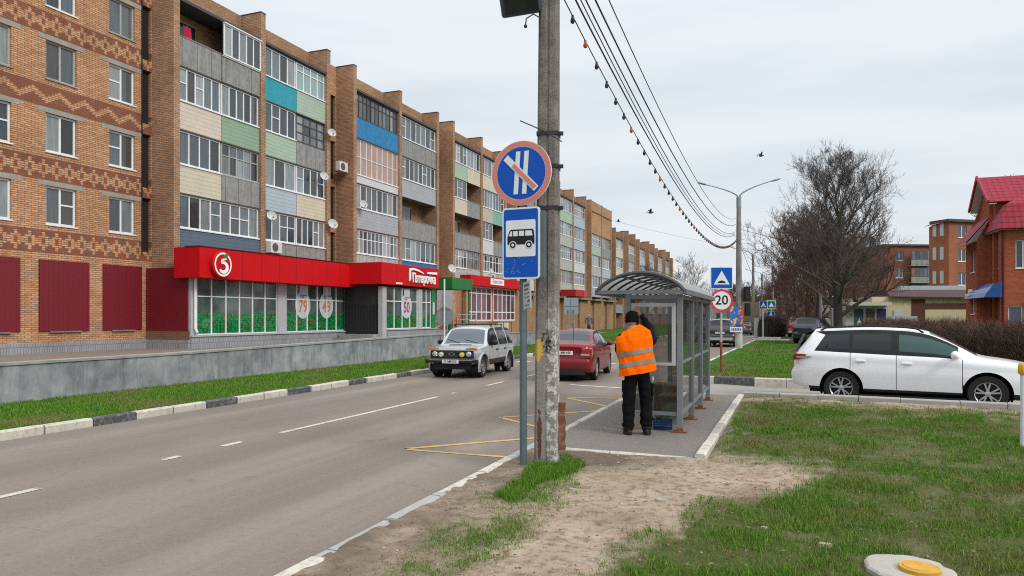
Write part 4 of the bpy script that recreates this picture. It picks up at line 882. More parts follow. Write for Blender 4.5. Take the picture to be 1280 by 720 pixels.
q = MB(PO); q.add([(XP - 1.9, 40.8, ZT), (XP - 0.2, 40.8, ZT), (XP - 0.2, 42.7, 0.9), (XP - 1.9, 42.7, 0.9), (XP - 1.9, 46, 0.9), (XP + 0.6, 46, 0.9), (XP + 0.6, 42.7, 0.9), (XP + 1.3, 42.7, ZT), (XP + 1.3, 47, ZT), (XP - 1.9, 47, ZT)], [(0, 1, 2, 3), (3, 2, 6, 5, 4), (6, 7, 8, 5), (4, 5, 8, 9)]); q.build('ramp', M_CONC, porch)
q = MB(PO)
for z in (1.25, 1.6, 1.95): q.tube([(XP + 0.3, 42.9, z), (XP + 0.3, 45.9, z)], 0.025, 6)
for u in (42.95, 44.4, 45.9): q.tube([(XP + 0.3, u, 0.9), (XP + 0.3, u, 1.97)], 0.028, 6)
for z in (0, 0.4): q.tube([(XP - 0.3, 40.4, 0.95 + z), (XP - 0.3, 42.8, 1.5 + z)], 0.028, 6); q.tube([(XP - 1.7, 40.4, 0.95 + z), (XP - 1.7, 42.8, 1.5 + z)], 0.028, 6)
for u in (40.45, 42.7): q.tube([(XP - 0.3, u, ZT), (XP - 0.3, u, 1.4 if u < 41 else 1.9)], 0.03, 6)
q.build('handrail', mat('galvanised rail', (0.42, 0.43, 0.43), 0.45, 0.6), porch)

# second shop with tall white windows and rose curtains
s2x, s2y = bworld(XS, 50.0); shop2 = thing('corner_shop', 'small shop with tall white windows and rose curtains under a red fascia', 'shop', (s2x, s2y, ZT), -RB); S2 = (-XS, -50.0, -ZT)
M_OBRK = brick('orange shop brick', (0.50, 0.235, 0.10), (0.42, 0.185, 0.08), (0.3, 0.22, 0.16), rot=RB)
q = MB(S2); q.box(0.2, XS - 0.1, 48.0, 62.2, ZT, 4.3); q.box(XS - 0.1, XS + 0.1, 50.0, 61.0, ZT, 1.45); q.box(XS - 0.1, XS + 0.09, 49.9, 50.2, 1.45, 4.3); q.box(XS - 0.1, XS + 0.09, 55.25, 55.6, 1.45, 4.3); q.box(XS - 0.1, XS + 0.09, 60.6, 61.0, 1.45, 4.3); q.build('brick_wall', M_OBRK, shop2)
q = MB(S2); q.box(XS + 0.101, XS + 0.12, 56.6, 59.0, 0.7, 1.3); q.build('pale_panel', M_CL['cream'], shop2)
q = MB(S2); q.box(XS - 0.2, XSF - 0.1, 49.8, 61.4, 4.24, 5.02); q.build('fascia', M_RED, shop2)
for u0, u1 in ((50.2, 55.25), (55.6, 60.6)): glazing(XS + 0.1, u0, u1, 1.46, 4.23, 5, shop2, M_FRAME, 'rose', [0.26, 0.8], fw=0.1, off=S2)
q = MB(S2); q.box(XSF - 0.1, XSF - 0.05, 53.6, 56.4, 4.42, 4.92); sg = q.build('name_sign', M_WHITE, shop2)
def sp2(x, u, z): return (x + S2[0], u + S2[1], z + S2[2])
text_obj('sign_lettering', 'Бристоль', 0.42, mat('dark sign print', (0.12, 0.11, 0.13), 0.6), sg, facing(sp2(XSF - 0.044, 55.0, 4.68), (0, 1, 0), (0, 0, 1)), 0.002, sx=1.1)
q = MB(S2); q.tube([(XS + 0.15, 49.85, 4.2), (XS + 0.15, 49.85, 0.6)], 0.05, 8); q.build('downpipe', M_PIPE, shop2)
q = MB(S2)
for u in (52.5, 54.2, 56.0): q.tube([(XS + 1.6, u, ZT), (XS + 1.6, u, 1.35)], 0.025, 6)
q.tube([(XS + 1.6, 51, 1.35), (XS + 1.6, 56, 1.35)], 0.025, 6); q.build('handrail', mat('dark rail', (0.05, 0.05, 0.055), 0.5), shop2)
# awning over a far entrance
ax, ay = bworld(XF + 1.0, 80.5); aw = thing('entrance_canopy', 'dark red boxed canopy over a far ground floor entrance', 'canopy', (ax, ay, 4.13), -RB)
q = MB(); q.box(-0.9, 0.9, -2.6, 2.2, 0.0, 0.75); q.build('canopy_box', M_REDD, aw); q = MB(); q.box(0.9, 0.93, 0.6, 2.2, 0.02, 0.73); q.build('bright_end_panel', M_REDL, aw)  # end panel is a brighter red than the box
q = MB(); q.box(-1.0, -0.85, -1.2, 1.6, -3.5, -0.5); q.build('entrance_window', M_FRAME, aw); q = MB()
for i in range(3): q.add([(-0.84, -1.1 + i * 0.9, -3.0), (-0.84, -0.3 + i * 0.9, -3.0), (-0.84, -0.3 + i * 0.9, -0.6), (-0.84, -1.1 + i * 0.9, -0.6)], [(0, 1, 2, 3)], 0, (0.25, 0.28, 0.3))
q.build('pane', M_PANE, aw)

# satellite dishes and air conditioners hung on the block
M_DISH = mat('dish white', (0.50, 0.50, 0.48), 0.6); M_ARM = mat('dish arm', (0.2, 0.2, 0.2), 0.5, 0.5)
def dish(x, u, z, label, yaw=0.4, r=0.26):
    w = bworld(x, u); t = thing('satellite_dish', label, 'satellite dish', (w[0], w[1], z), -RB + yaw, 'satellite dishes on the apartment block')
    q = MB(); q.M = Matrix.Translation((0.25, 0, 0.1)) @ Matrix.Rotation(R(-20), 4, 'Y'); prof = [(r * k / 6, 0.09 * (k / 6) ** 2) for k in range(1, 7)] + [(r, 0.1)] + [(r * k / 6, 0.09 * (k / 6) ** 2 - 0.012) for k in range(6, 0, -1)]
    q.lathe(prof, 20, axis='x'); q.build('reflector', M_DISH, t, smooth=True)
    q = MB(); q.tube([(-0.12, 0, -0.05), (0.12, 0, -0.05), (0.22, 0, 0.08)], 0.02, 6); q.tube([(0.22, 0, -0.2), (0.55, 0, 0.0)], 0.012, 5); q.ball((0.57, 0, 0.02), 0.045, 8); q.build('arm', M_ARM, t)
dish(XF + 0.06, 34.65, 12.2, 'white satellite dish high on the brick fin beside the pale green balcony', -0.6)
dish(XF + 0.05, 33.9, 9.6, 'white satellite dish under the broken balcony glazing', -0.5)
dish(XF + 0.05, 29.6, 6.8, 'cream satellite dish on the fin above an air conditioner', -0.6)
dish(XF + 0.06, 34.7, 7.0, 'white satellite dish on the brick fin just above the red fascia', -0.5, 0.3)
dish(XF + 0.06, 37.9, 8.6, 'white satellite dish below the pink curtained balcony', -0.6)
dish(XF + 1.4, 47.3, 5.2, 'white satellite dish standing above the green shop porch', -0.5, 0.34)
dish(XF + 0.5, 56.6, 5.6, 'small white satellite dish above the rose curtained shop windows', -0.3, 0.24)
M_AC = mat('air conditioner casing', (0.62, 0.61, 0.58), 0.5); M_ACG = mat('fan grille', (0.09, 0.09, 0.09), 0.6)
def aircon(x, u, z, label):
    w = bworld(x, u); t = thing('air_conditioner', label, 'air conditioner', (w[0], w[1], z), -RB, 'air conditioner units on the facades')
    q = MB(); q.box(0, 0.32, -0.42, 0.42, 0, 0.58); q.build('casing', M_AC, t, bevel=0.02); q = MB(); q.lathe([(0.22, 0.322), (0.22, 0.335), (0.06, 0.345)], 20, c=(0, -0.1, 0.29), axis='x'); q.build('fan_grille', M_ACG, t)
    q = MB(); q.bar((-0.15, -0.3, -0.02), (0.34, -0.3, -0.02), 0.04); q.bar((-0.15, 0.3, -0.02), (0.34, 0.3, -0.02), 0.04); q.build('bracket', M_ARM, t)
aircon(XF + 0.02, 29.75, 5.05, 'white air conditioner above the long red fascia'); aircon(0.6, 36.6, 10.55, 'white air conditioner beside the dark slots of the first stair wall'); aircon(XF + 0.1, 57.8, 4.95, 'white air conditioner above the second shop fascia')
# ------------------------------------------------------------------ right hand buildings
def local(px, d, rz): x, y = at(px, d); return (x, y, 0.0)
RR = R(8)
M_RB = brick('red brick', (0.50, 0.125, 0.060), (0.40, 0.085, 0.042), (0.22, 0.10, 0.07), rot=0.0, dirt=0.2)
M_RBO = brick('orange red brick', (0.42, 0.14, 0.065), (0.36, 0.115, 0.055), (0.25, 0.14, 0.10), rot=0.0)
def rooftile():
    t = NT('red metal roof tile'); g = t.n('ShaderNodeUVMap'); s = t.n('ShaderNodeSeparateXYZ'); t.l(g.outputs[0], s.inputs[0])
    a = t.math('FRACT', s.outputs[0]); bb = t.math('FRACT', s.outputs[1]); w = t.math('ABSOLUTE', t.math('SUBTRACT', a, 0.5))
    p, _ = t.pos(); f = t.noise(p, 1.2, 4)
    c = t.mix(t.math('MULTIPLY', t.math('LESS_THAN', bb, 0.2), 0.75), (0.30, 0.028, 0.048), (0.06, 0.008, 0.014)); c = t.mix(t.math('MULTIPLY', t.math('GREATER_THAN', w, 0.42), 0.5), c, (0.10, 0.008, 0.015)); c = t.mix(t.math('MULTIPLY', f, 0.3), c, (0.42, 0.05, 0.07))
    t.set(Base_Color=c, Roughness=0.6, Specular_IOR_Level=0.15); t.bump(t.math('ADD', bb, w), 0.6, 0.06); return t.m
M_RTILE = rooftile(); M_FASC = mat('white eave board', (0.66, 0.64, 0.62), 0.5); M_DPIPE = mat('dark red downpipe', (0.10, 0.018, 0.02), 0.5)
def roof_face(b, pts, uvl):
    b.add(pts, [tuple(range(len(pts)))]); uvl.append(pts)
def build_roof(b, name, parent, m):
    o = b.build(name, m, parent); me = o.data; uv = me.uv_layers.new(name='UVMap')
    for p in me.polygons:
        n = p.normal; h = Vector((0, 0, 1)).cross(n)
        h = h.normalized() if h.length > 1e-4 else Vector((1, 0, 0)); s = n.cross(h)
        for li in p.loop_indices:
            c = me.vertices[me.loops[li].vertex_index].co; uv.data[li].uv = (c.dot(h) / 0.36, c.dot(s) / 0.40)
    return o
def gw(b, x0, x1, y, z0, z1, holes, m=0):
    """front wall facing -y with holes"""
    U = sorted(set([x0, x1] + [h[0] for h in holes] + [h[1] for h in holes])); Z = sorted(set([z0, z1] + [h[2] for h in holes] + [h[3] for h in holes]))
    for a0, a1 in zip(U[:-1], U[1:]):
        for c0, c1 in zip(Z[:-1], Z[1:]):
            if any(h[0] < (a0 + a1) / 2 < h[1] and h[2] < (c0 + c1) / 2 < h[3] for h in holes): continue
            b.add([(a0, y, c0), (a1, y, c0), (a1, y, c1), (a0, y, c1)], [(0, 1, 2, 3)], m)
    for h in holes:
        d = y + 0.2; a0, a1, c0, c1 = h
        b.add([(a0, y, c0), (a0, d, c0), (a0, d, c1), (a0, y, c1)], [(3, 2, 1, 0)], m); b.add([(a1, y, c0), (a1, d, c0), (a1, d, c1), (a1, y, c1)], [(0, 1, 2, 3)], m)
        b.add([(a0, y, c0), (a1, y, c0), (a1, d, c0), (a0, d, c0)], [(0, 1, 2, 3)], m); b.add([(a0, y, c1), (a1, y, c1), (a1, d, c1), (a0, d, c1)], [(3, 2, 1, 0)], m)
def rwin(parent, x0, x1, y, z0, z1, n=1, rail=None, name='window', sill=True, tintc=(0.05, 0.06, 0.07), mf=None):
    fr = MB(); fw = 0.07
    fr.box(x0, x1, y + 0.12, y + 0.19, z0, z0 + fw); fr.box(x0, x1, y + 0.12, y + 0.19, z1 - fw, z1); w = (x1 - x0 - fw) / n
    for i in range(n + 1): fr.box(x0 + w * i, x0 + w * i + fw, y + 0.122, y + 0.188, z0 + fw, z1 - fw)
    if rail: fr.box(x0 + fw, x1 - fw, y + 0.125, y + 0.185, z0 + (z1 - z0) * rail - 0.03, z0 + (z1 - z0) * rail + 0.03)
    f = fr.build(name, mf or M_FRAME, parent); g = MB(); g.add([(x0, y + 0.16, z0), (x1, y + 0.16, z0), (x1, y + 0.16, z1), (x0, y + 0.16, z1)], [(0, 1, 2, 3)], 0, tuple(v * rng.uniform(0.7, 1.3) for v in tintc)); g.build('pane', M_PANE, f)
    if sill: q = MB(); q.box(x0 - 0.05, x1 + 0.05, y - 0.05, y + 0.12, z0 - 0.06, z0 - 0.002); q.build('sill', M_FRAME, f)
    return f
# Red brick house with metal tile roofs: a gabled block and a lower mansard block in front of it.  x = east, y = north
hx, hy = at(1223, 50); HYAW = 0.0
house = thing('red_brick_house', 'red brick house with crimson metal tile roofs and a blue awning behind the hedge', 'house', (hx, hy, 0), HYAW)
def ww(b, y0, y1, x, z0, z1, holes=(), m=0):
    """west wall at plane x, facing -x"""
    U = sorted(set([y0, y1] + [h[0] for h in holes] + [h[1] for h in holes])); Z = sorted(set([z0, z1] + [h[2] for h in holes] + [h[3] for h in holes]))
    for a0, a1 in zip(U[:-1], U[1:]):
        for c0, c1 in zip(Z[:-1], Z[1:]):
            if any(h[0] < (a0 + a1) / 2 < h[1] and h[2] < (c0 + c1) / 2 < h[3] for h in holes): continue
            b.add([(x, a1, c0), (x, a0, c0), (x, a0, c1), (x, a1, c1)], [(0, 1, 2, 3)], m)
    for a0, a1, c0, c1 in holes:
        d = x + 0.18
        b.add([(x, a0, c0), (d, a0, c0), (d, a0, c1), (x, a0, c1)], [(0, 1, 2, 3)], m); b.add([(x, a1, c0), (d, a1, c0), (d, a1, c1), (x, a1, c1)], [(3, 2, 1, 0)], m); b.add([(x, a0, c0), (d, a0, c0), (d, a1, c0), (x, a1, c0)], [(3, 2, 1, 0)], m); b.add([(x, a0, c1), (d, a0, c1), (d, a1, c1), (x, a1, c1)], [(0, 1, 2, 3)], m)
def wwin(parent, y0, y1, x, z0, z1, n=1, name='window', sill=True, tc=(0.05, 0.06, 0.075)):
    fr = MB(); fw = 0.08; w = (y1 - y0 - fw) / n
    fr.box(x + 0.1, x + 0.17, y0, y1, z0, z0 + fw); fr.box(x + 0.1, x + 0.17, y0, y1, z1 - fw, z1)
    for i in range(n + 1): fr.box(x + 0.102, x + 0.168, y0 + w * i, y0 + w * i + fw, z0 + fw, z1 - fw)
    f = fr.build(name, M_FRAME, parent); g = MB(); g.add([(x + 0.14, y1, z0), (x + 0.14, y0, z0), (x + 0.14, y0, z1), (x + 0.14, y1, z1)], [(0, 1, 2, 3)], 0, tuple(v * rng.uniform(0.7, 1.3) for v in tc)); g.build('pane', M_PANE, f)
    if sill: q = MB(); q.box(x - 0.06, x + 0.1, y0 - 0.06, y1 + 0.06, z0 - 0.07, z0 - 0.002); q.build('sill', M_FRAME, f)
XW = 0.55; YS_ = -4.0
w1 = [(-3.6, -2.75, 5.0, 6.7)]
b = MB(); ww(b, -2.0, 1.9, 0.5, 0, 9.6, [(-0.95, -0.35, 7.9, 9.3), (-0.55, 0.35, 4.75, 6.75), (-0.55, 0.35, 0.9, 3.0)]); gw(b, 0.5, 9, -2.0, 6.9, 9.6, [])
ww(b, YS_, -2.0, XW, 0, 7.45, w1); gw(b, XW, 14, YS_, 0, 7.45, [(1.15, 2.0, 4.9, 6.7), (0.75, 1.55, 0.1, 2.5), (3.6, 4.6, 4.9, 6.7), (3.6, 4.6, 1.2, 2.9)]); ww(b, -1.1, 1.9, -0.35, 0, 7.0, [(-0.6, 0.3, 4.9, 6.3), (-0.6, 0.3, 2.0, 3.2)])
b.add([(-0.35, -1.1, 0), (0.5, -1.1, 0), (0.5, -1.1, 8.5), (-0.35, -1.1, 7.0)], [(0, 1, 2, 3)]); b.add([(14, YS_, 0), (14, 1.9, 0), (14, 1.9, 7.45), (14, YS_, 7.45)], [(0, 1, 2, 3)]); b.add([(14, 1.9, 0), (-0.35, 1.9, 0), (-0.35, 1.9, 7.2), (0.5, 1.9, 9.6), (14, 1.9, 9.6)], [(0, 1, 2, 3, 4)]); b.add([(0.5, -2.0, 9.6), (0.5, -0.05, 11.2), (0.5, 1.9, 9.6)], [(2, 1, 0)])
b.build('brick_wall', M_RB, house)
for y in (-2.4, -3.85): b = MB(); b.box(XW - 0.25, XW - 0.002, y - 0.2, y + 0.2, 0, 7.4); b.build('brick_pilaster', M_RB, house)
b = MB(); b.box(0.28, 0.498, -1.55, -1.15, 0, 9.3); b.build('brick_pilaster', M_RB, house); b = MB(); b.box(2.35, 2.75, YS_ - 0.25, YS_ - 0.002, 0, 7.4); b.build('brick_pilaster', M_RB, house)
for w_ in w1: wwin(house, w_[0], w_[1], XW, w_[2], w_[3])
wwin(house, -0.6, 0.3, -0.35, 4.9, 6.3); wwin(house, -0.6, 0.3, -0.35, 2.0, 3.2); wwin(house, -0.95, -0.35, 0.5, 7.9, 9.3); wwin(house, -0.55, 0.35, 0.5, 4.75, 6.75); rwin(house, 1.15, 2.0, YS_, 4.9, 6.7, 2); rwin(house, 3.6, 4.6, YS_, 4.9, 6.7, 2); rwin(house, 3.6, 4.6, YS_, 1.2, 2.9, 2); rwin(house, 0.75, 1.55, YS_, 0.1, 2.5, 1, 0.4, name='door', sill=False, tintc=(0.12, 0.13, 0.14))
b = MB(); zr_, ze_, YR = 11.45, 9.4, -0.05                         # gabled roof, ridge running east
b.add([(-0.1, YR, zr_), (12, YR, zr_), (12, YR - 2.5, ze_), (0.0, YR - 2.5, ze_)], [(3, 2, 1, 0)]); b.add([(-0.1, YR, zr_), (12, YR, zr_), (12, YR + 2.4, ze_), (-0.05, YR + 2.4, ze_)], [(0, 1, 2, 3)]); build_roof(b, 'gable_roof', house, M_RTILE)
b = MB(); a = 0.1; xo, yo = 0.0, YS_ - 0.45                          # mansard roof of the front block
b.add([(xo, 0.2, 7.4), (xo, yo, 7.4), (xo + 0.8, yo + 0.8, 9.1), (xo + 0.8, 0.2, 9.1)], [(0, 1, 2, 3)]); b.add([(xo, yo, 7.4), (14.4, yo, 7.4), (14.4, yo + 0.8, 9.1), (xo + 0.8, yo + 0.8, 9.1)], [(0, 1, 2, 3)]); b.add([(xo + 0.8, 0.2, 9.1), (xo + 0.8, yo + 0.8, 9.1), (xo + 2.6, yo + 2.4, 10.2), (xo + 2.6, 0.2, 10.2)], [(0, 1, 2, 3)]); b.add([(xo + 0.8, yo + 0.8, 9.1), (14.4, yo + 0.8, 9.1), (14.4, yo + 2.4, 10.2), (xo + 2.6, yo + 2.4, 10.2)], [(0, 1, 2, 3)])
b.add([(-1.15, -1.5, 6.75), (0.49, -1.5, 8.75), (0.49, 2.1, 8.75), (-1.15, 2.1, 6.75)], [(0, 1, 2, 3)]); build_roof(b, 'mansard_roof', house, M_RTILE)
b = MB(); b.bar((-0.12, YR, zr_ + 0.03), (-0.02, YR - 2.55, ze_), 0.1, 0.24); b.bar((-0.12, YR, zr_ + 0.03), (-0.07, YR + 2.45, ze_), 0.1, 0.24); b.build('red_verge_board', mat('red verge', (0.36, 0.03, 0.05), 0.5), house)
b = MB(); b.add([(-0.05, YR, zr_ - 0.16), (0.03, YR - 2.45, ze_ - 0.14), (0.5, YR - 2.45, ze_ - 0.14), (0.5, YR, zr_ - 0.16)], [(0, 1, 2, 3)]); b.add([(-0.05, YR, zr_ - 0.16), (0.0, YR + 2.4, ze_ - 0.14), (0.5, YR + 2.4, ze_ - 0.14), (0.5, YR, zr_ - 0.16)], [(3, 2, 1, 0)])
b.add([(xo, 0.2, 7.35), (xo, yo, 7.35), (XW, YS_, 7.35), (XW, 0.2, 7.35)], [(0, 1, 2, 3)]); b.add([(xo, yo, 7.35), (14.4, yo, 7.35), (14, YS_, 7.35), (XW, YS_, 7.35)], [(0, 1, 2, 3)]); b.add([(-1.12, -1.48, 6.68), (0.49, -1.48, 8.66), (0.49, -1.1, 8.5), (-0.35, -1.1, 6.98)], [(3, 2, 1, 0)]); b.add([(-1.12, -1.48, 6.68), (-0.35, -1.1, 6.92), (-0.35, 1.9, 6.92), (-1.12, 2.08, 6.68)], [(0, 1, 2, 3)]); b.build('soffit', M_FASC, house)
for x, y in ((XW - 0.1, YS_ - 0.1), (2.95, YS_ - 0.12)): b = MB(); b.tube([(x, y, 0.1), (x, y, 7.3)], 0.07, 8); b.build('downpipe', M_DPIPE, house)
b = MB(); b.prism([(0, 0), (0, 0.95), (-0.4, 0.9), (-0.85, 0.3), (-1.0, 0)], (0, -5.4, 0), (0.3, 0.9, 3.05), (1, 0, 0), (0, 0, 1)); aw = b.build('awning', mat('blue awning', (0.010, 0.075, 0.29), 0.35, var=0.35, scale=1.0, coat=0.3), house, fix=True)
for z, hh, x_ in ((3.62, 0.2, -0.33), (3.3, 0.16, -0.5)): b = MB(); b.bar((x_ - 0.15, 0.6, z), (x_ - 0.15, -0.5, z), 0.03, hh); b.build('awning_mark', M_WHITE, aw)
b = MB(); b.box(3.3, 4.3, YS_ - 0.06, YS_ - 0.005, 3.7, 4.5); b.build('wall_sign', M_WHITE, house); b = MB(); b.box(1.75, 2.0, YS_ - 0.2, YS_ - 0.003, 2.5, 2.8); b.build('wall_lamp', M_WHITE, house)

# low beige shop with a brown mansard edge
lx, ly = at(1090, 62); LY = YAW + R(-7)
low = thing('low_shop', 'low beige and brown shop with a dark brown roof edge', 'shop', (lx, ly, 0), LY)
M_BEIGE = mat('beige wall panel', (0.56, 0.47, 0.30), 0.7, var=0.06); M_BRN = mat('brown wall band', (0.105, 0.042, 0.032), 0.7); M_BROOF = mat('dark brown roof sheet', (0.075, 0.032, 0.034), 0.6, var=0.2); M_OFFW = mat('off white wall', (0.52, 0.50, 0.47), 0.7)
q = MB(); q.box(0, 8.9, 0, 8, 0, 3.52); q.build('wall', M_BEIGE, low)
q = MB(); q.box(3.2, 4.3, -0.03, 0, 0, 3.3); q.box(4.3, 8.92, -0.025, 0, 2.45, 2.95); q.build('brown_band', M_BRN, low)
q = MB(); q.add([(1.3, -0.4, 3.55), (9.4, -0.4, 3.42), (9.4, 1.2, 4.15), (1.6, 1.2, 4.15), (1.6, 8, 4.15), (9.4, 8, 4.15), (1.0, 8, 3.55)], [(0, 1, 2, 3), (3, 2, 5, 4), (0, 3, 4, 6)]); q.add([(1.3, -0.4, 3.45), (9.4, -0.4, 3.32), (9.4, -0.4, 3.42), (1.3, -0.4, 3.55)], [(0, 1, 2, 3)]); q.build('mansard_roof', M_BROOF, low)
q = MB(); q.box(-2.2, 1.3, -0.1, 7, 0, 2.9); q.build('entrance_block', M_OFFW, low); q = MB(); q.box(-2.6, 1.2, -1.1, -0.1, 2.75, 3.05); q.build('entrance_canopy', M_OFFW, low)
for x, c in ((-1.5, (0.05, 0.13, 0.16)), (-0.55, (0.12, 0.16, 0.18)), (0.35, (0.02, 0.05, 0.2))):
    q = MB(); q.add([(x, -0.13, 0.2), (x + 0.75, -0.13, 0.2), (x + 0.75, -0.13, 2.5), (x, -0.13, 2.5)], [(0, 1, 2, 3)], 0, c); q.build('shop_window', M_PANE, low)
q = MB(); q.box(1.75, 2.5, -0.06, -0.005, 1.6, 2.4); q.build('poster', M_POST, low)
kx, ky = at(1128, 56); kio = thing('ice_cream_freezer', 'small white and red kiosk freezer in front of the beige shop', 'kiosk', (kx, ky, 0), LY)
q = MB(); q.box(-0.9, 0.9, -0.5, 0.5, 0, 1.85); q.build('cabinet', M_WHITE, kio); q = MB(); q.box(-0.35, 0.35, -0.52, -0.502, 0.4, 1.6); q.build('red_panel', M_REDL, kio)
# pale blue sign board on the low roof
q = MB(); sx_, sy_ = at(1170, 64); q.M = Matrix.Translation((sx_, sy_, 4.2)) @ Matrix.Rotation(LY, 4, 'Z'); q.box(-3.0, 2.8, -0.1, 0.1, 0.0, 0.36); q.box(-2.4, -2.3, -0.05, 0.05, -0.1, 0.0); q.box(2.2, 2.3, -0.05, 0.05, -0.1, 0.0); q.box(-1.9, 2.0, 0.3, 0.9, -0.1, -0.01)
tag(q.build('roof_sign_board', mat('pale blue board', (0.42, 0.5, 0.54), 0.6)), 'long pale blue sign board on the brown shop roof', 'sign')

# five storey brick blocks behind
def rear_block(px, d, w, dep, h, yaw, label, cols, fl, z0, m=M_RBO, slant=0.0, balcony_at=None):
    x, y = at(px, d); t = thing('brick_apartment_block', label, 'apartment block', (x, y, 0), yaw); b = MB(); hol = []
    for cx in cols:
        for k in range(fl): hol.append((cx - 0.65, cx + 0.65, z0 + 2.8 * k, z0 + 2.8 * k + 1.5))
    gw(b, 0, w, 0, 0, h, hol); b.add([(0, 0, 0), (0, dep, 0), (0, dep, h), (0, 0, h)], [(3, 2, 1, 0)]); b.add([(w, 0, 0), (w, dep, 0), (w, dep, h), (w, 0, h)], [(0, 1, 2, 3)]); b.build('brick_wall', m, t)
    for hh in hol: rwin(t, hh[0], hh[1], 0, hh[2], hh[3], 2, tintc=(0.10, 0.12, 0.14))
    q = MB(); q.box(-0.35, w + 0.35, -0.35, dep, h, h + 0.3); q.build('roof_edge', M_ROOF, t)
    if balcony_at:
        for k in range(fl):
            q = MB(); a, c = balcony_at; q.box(a, c, -1.0, -0.92, z0 - 0.9 + 2.8 * k, z0 + 0.1 + 2.8 * k); o = q.build('balcony', M_CL['concrete'] if k else M_CL['pale blue'], t)
            q = MB(); q.box(a, c, -0.95, -0.9, z0 + 0.1 + 2.8 * k, z0 + 1.6 + 2.8 * k); q.build('glazing', M_FRAMED if k else M_FRAME, o); q = MB(); n = 5
            for i in range(n): q.add([(a + 0.1 + (c - a - 0.1) * i / n, -0.96, z0 + 0.2 + 2.8 * k), (a + (c - a - 0.1) * (i + 1) / n, -0.96, z0 + 0.2 + 2.8 * k), (a + (c - a - 0.1) * (i + 1) / n, -0.96, z0 + 1.5 + 2.8 * k), (a + 0.1 + (c - a - 0.1) * i / n, -0.96, z0 + 1.5 + 2.8 * k)], [(0, 1, 2, 3)], 0, tint())
            q.build('pane', M_PANE, o); q = MB(); q.box(a, c, -0.9, -0.001, z0 - 0.95 + 2.8 * k, z0 - 0.75 + 2.8 * k); q.build('floor_slab', M_CONCD, o)
    return t
rear_block(1106, 118, 16, 12, 13.4, YAW + R(4), 'dark brick apartment block with grey balconies behind the bare tree', (2.5,), 4, 2.6, balcony_at=(3.9, 7.4), m=brick('deep red brick', (0.33, 0.105, 0.06), (0.27, 0.085, 0.05), (0.22, 0.12, 0.09)))
tb = rear_block(1186, 84, 9, 2.4, 12.9, YAW + R(16), 'tall orange brick apartment block end behind the low brown roofed shop', (2.0, 6.0), 4, 2.7)
q = MB()                                                # its left gable with narrow windows
q.add([(0, 0, 0), (0, 0, 12.9), (-0.8, 2.0, 12.5), (-0.8, 2.0, 0)], [(0, 1, 2, 3)]); q.add([(-0.2, -0.3, 12.95), (-1.1, 2.0, 12.55), (-1.1, 2.5, 12.55), (0, 2.5, 12.95)], [(3, 2, 1, 0)]); q.build('angled_wall', M_RBO, tb)
for f in (0.35, 0.72):
    for k in range(4):
        cx, cy = -0.8 * f, 2.0 * f; q = MB(); dx, dy = -0.371 * 0.2, 0.928 * 0.2; nx, ny = -0.928 * 0.03, -0.371 * 0.03; z0 = 2.9 + 2.8 * k
        q.add([(cx - dx + nx, cy - dy + ny, z0), (cx + dx + nx, cy + dy + ny, z0), (cx + dx + nx, cy + dy + ny, z0 + 1.5), (cx - dx + nx, cy - dy + ny, z0 + 1.5)], [(3, 2, 1, 0)]); q.build('narrow_window', M_POST, tb)
# far low buildings and roofs at the end of the street
for i, (px, d, w, h, c, lab) in enumerate(((848, 190, 22, 5.5, (0.3, 0.29, 0.28), 'low grey building at the far left end of the street'), (908, 210, 14, 6.2, (0.4, 0.36, 0.32), 'pale low building at the end of the street behind the parked cars'), (985, 160, 12, 4.6, (0.33, 0.2, 0.15), 'low brown building among the far roadside trees'))):
    x, y = at(px, d); t = thing('far_building', lab, 'building', (x, y, 0), YAW); q = MB(); q.box(0, w, 0, 8, 0, h); q.build('wall', mat(lab[:14], c, 0.8), t); q = MB(); q.prism([(-0.5, 0), (w + 0.5, 0), (w - 1, 1.6), (1, 1.6)], (0, 9, 0), (0, -0.5, h), (1, 0, 0), (0, 0, 1)); q.build('roof', M_ROOF, t, fix=True)
    q = MB()
    for k in range(int(w // 3)): q.add([(1 + k * 3, -0.02, 1.2), (2.4 + k * 3, -0.02, 1.2), (2.4 + k * 3, -0.02, 2.8), (1 + k * 3, -0.02, 2.8)], [(0, 1, 2, 3)], 0, (0.1, 0.1, 0.11))
    q.build('window', M_PANE, t)

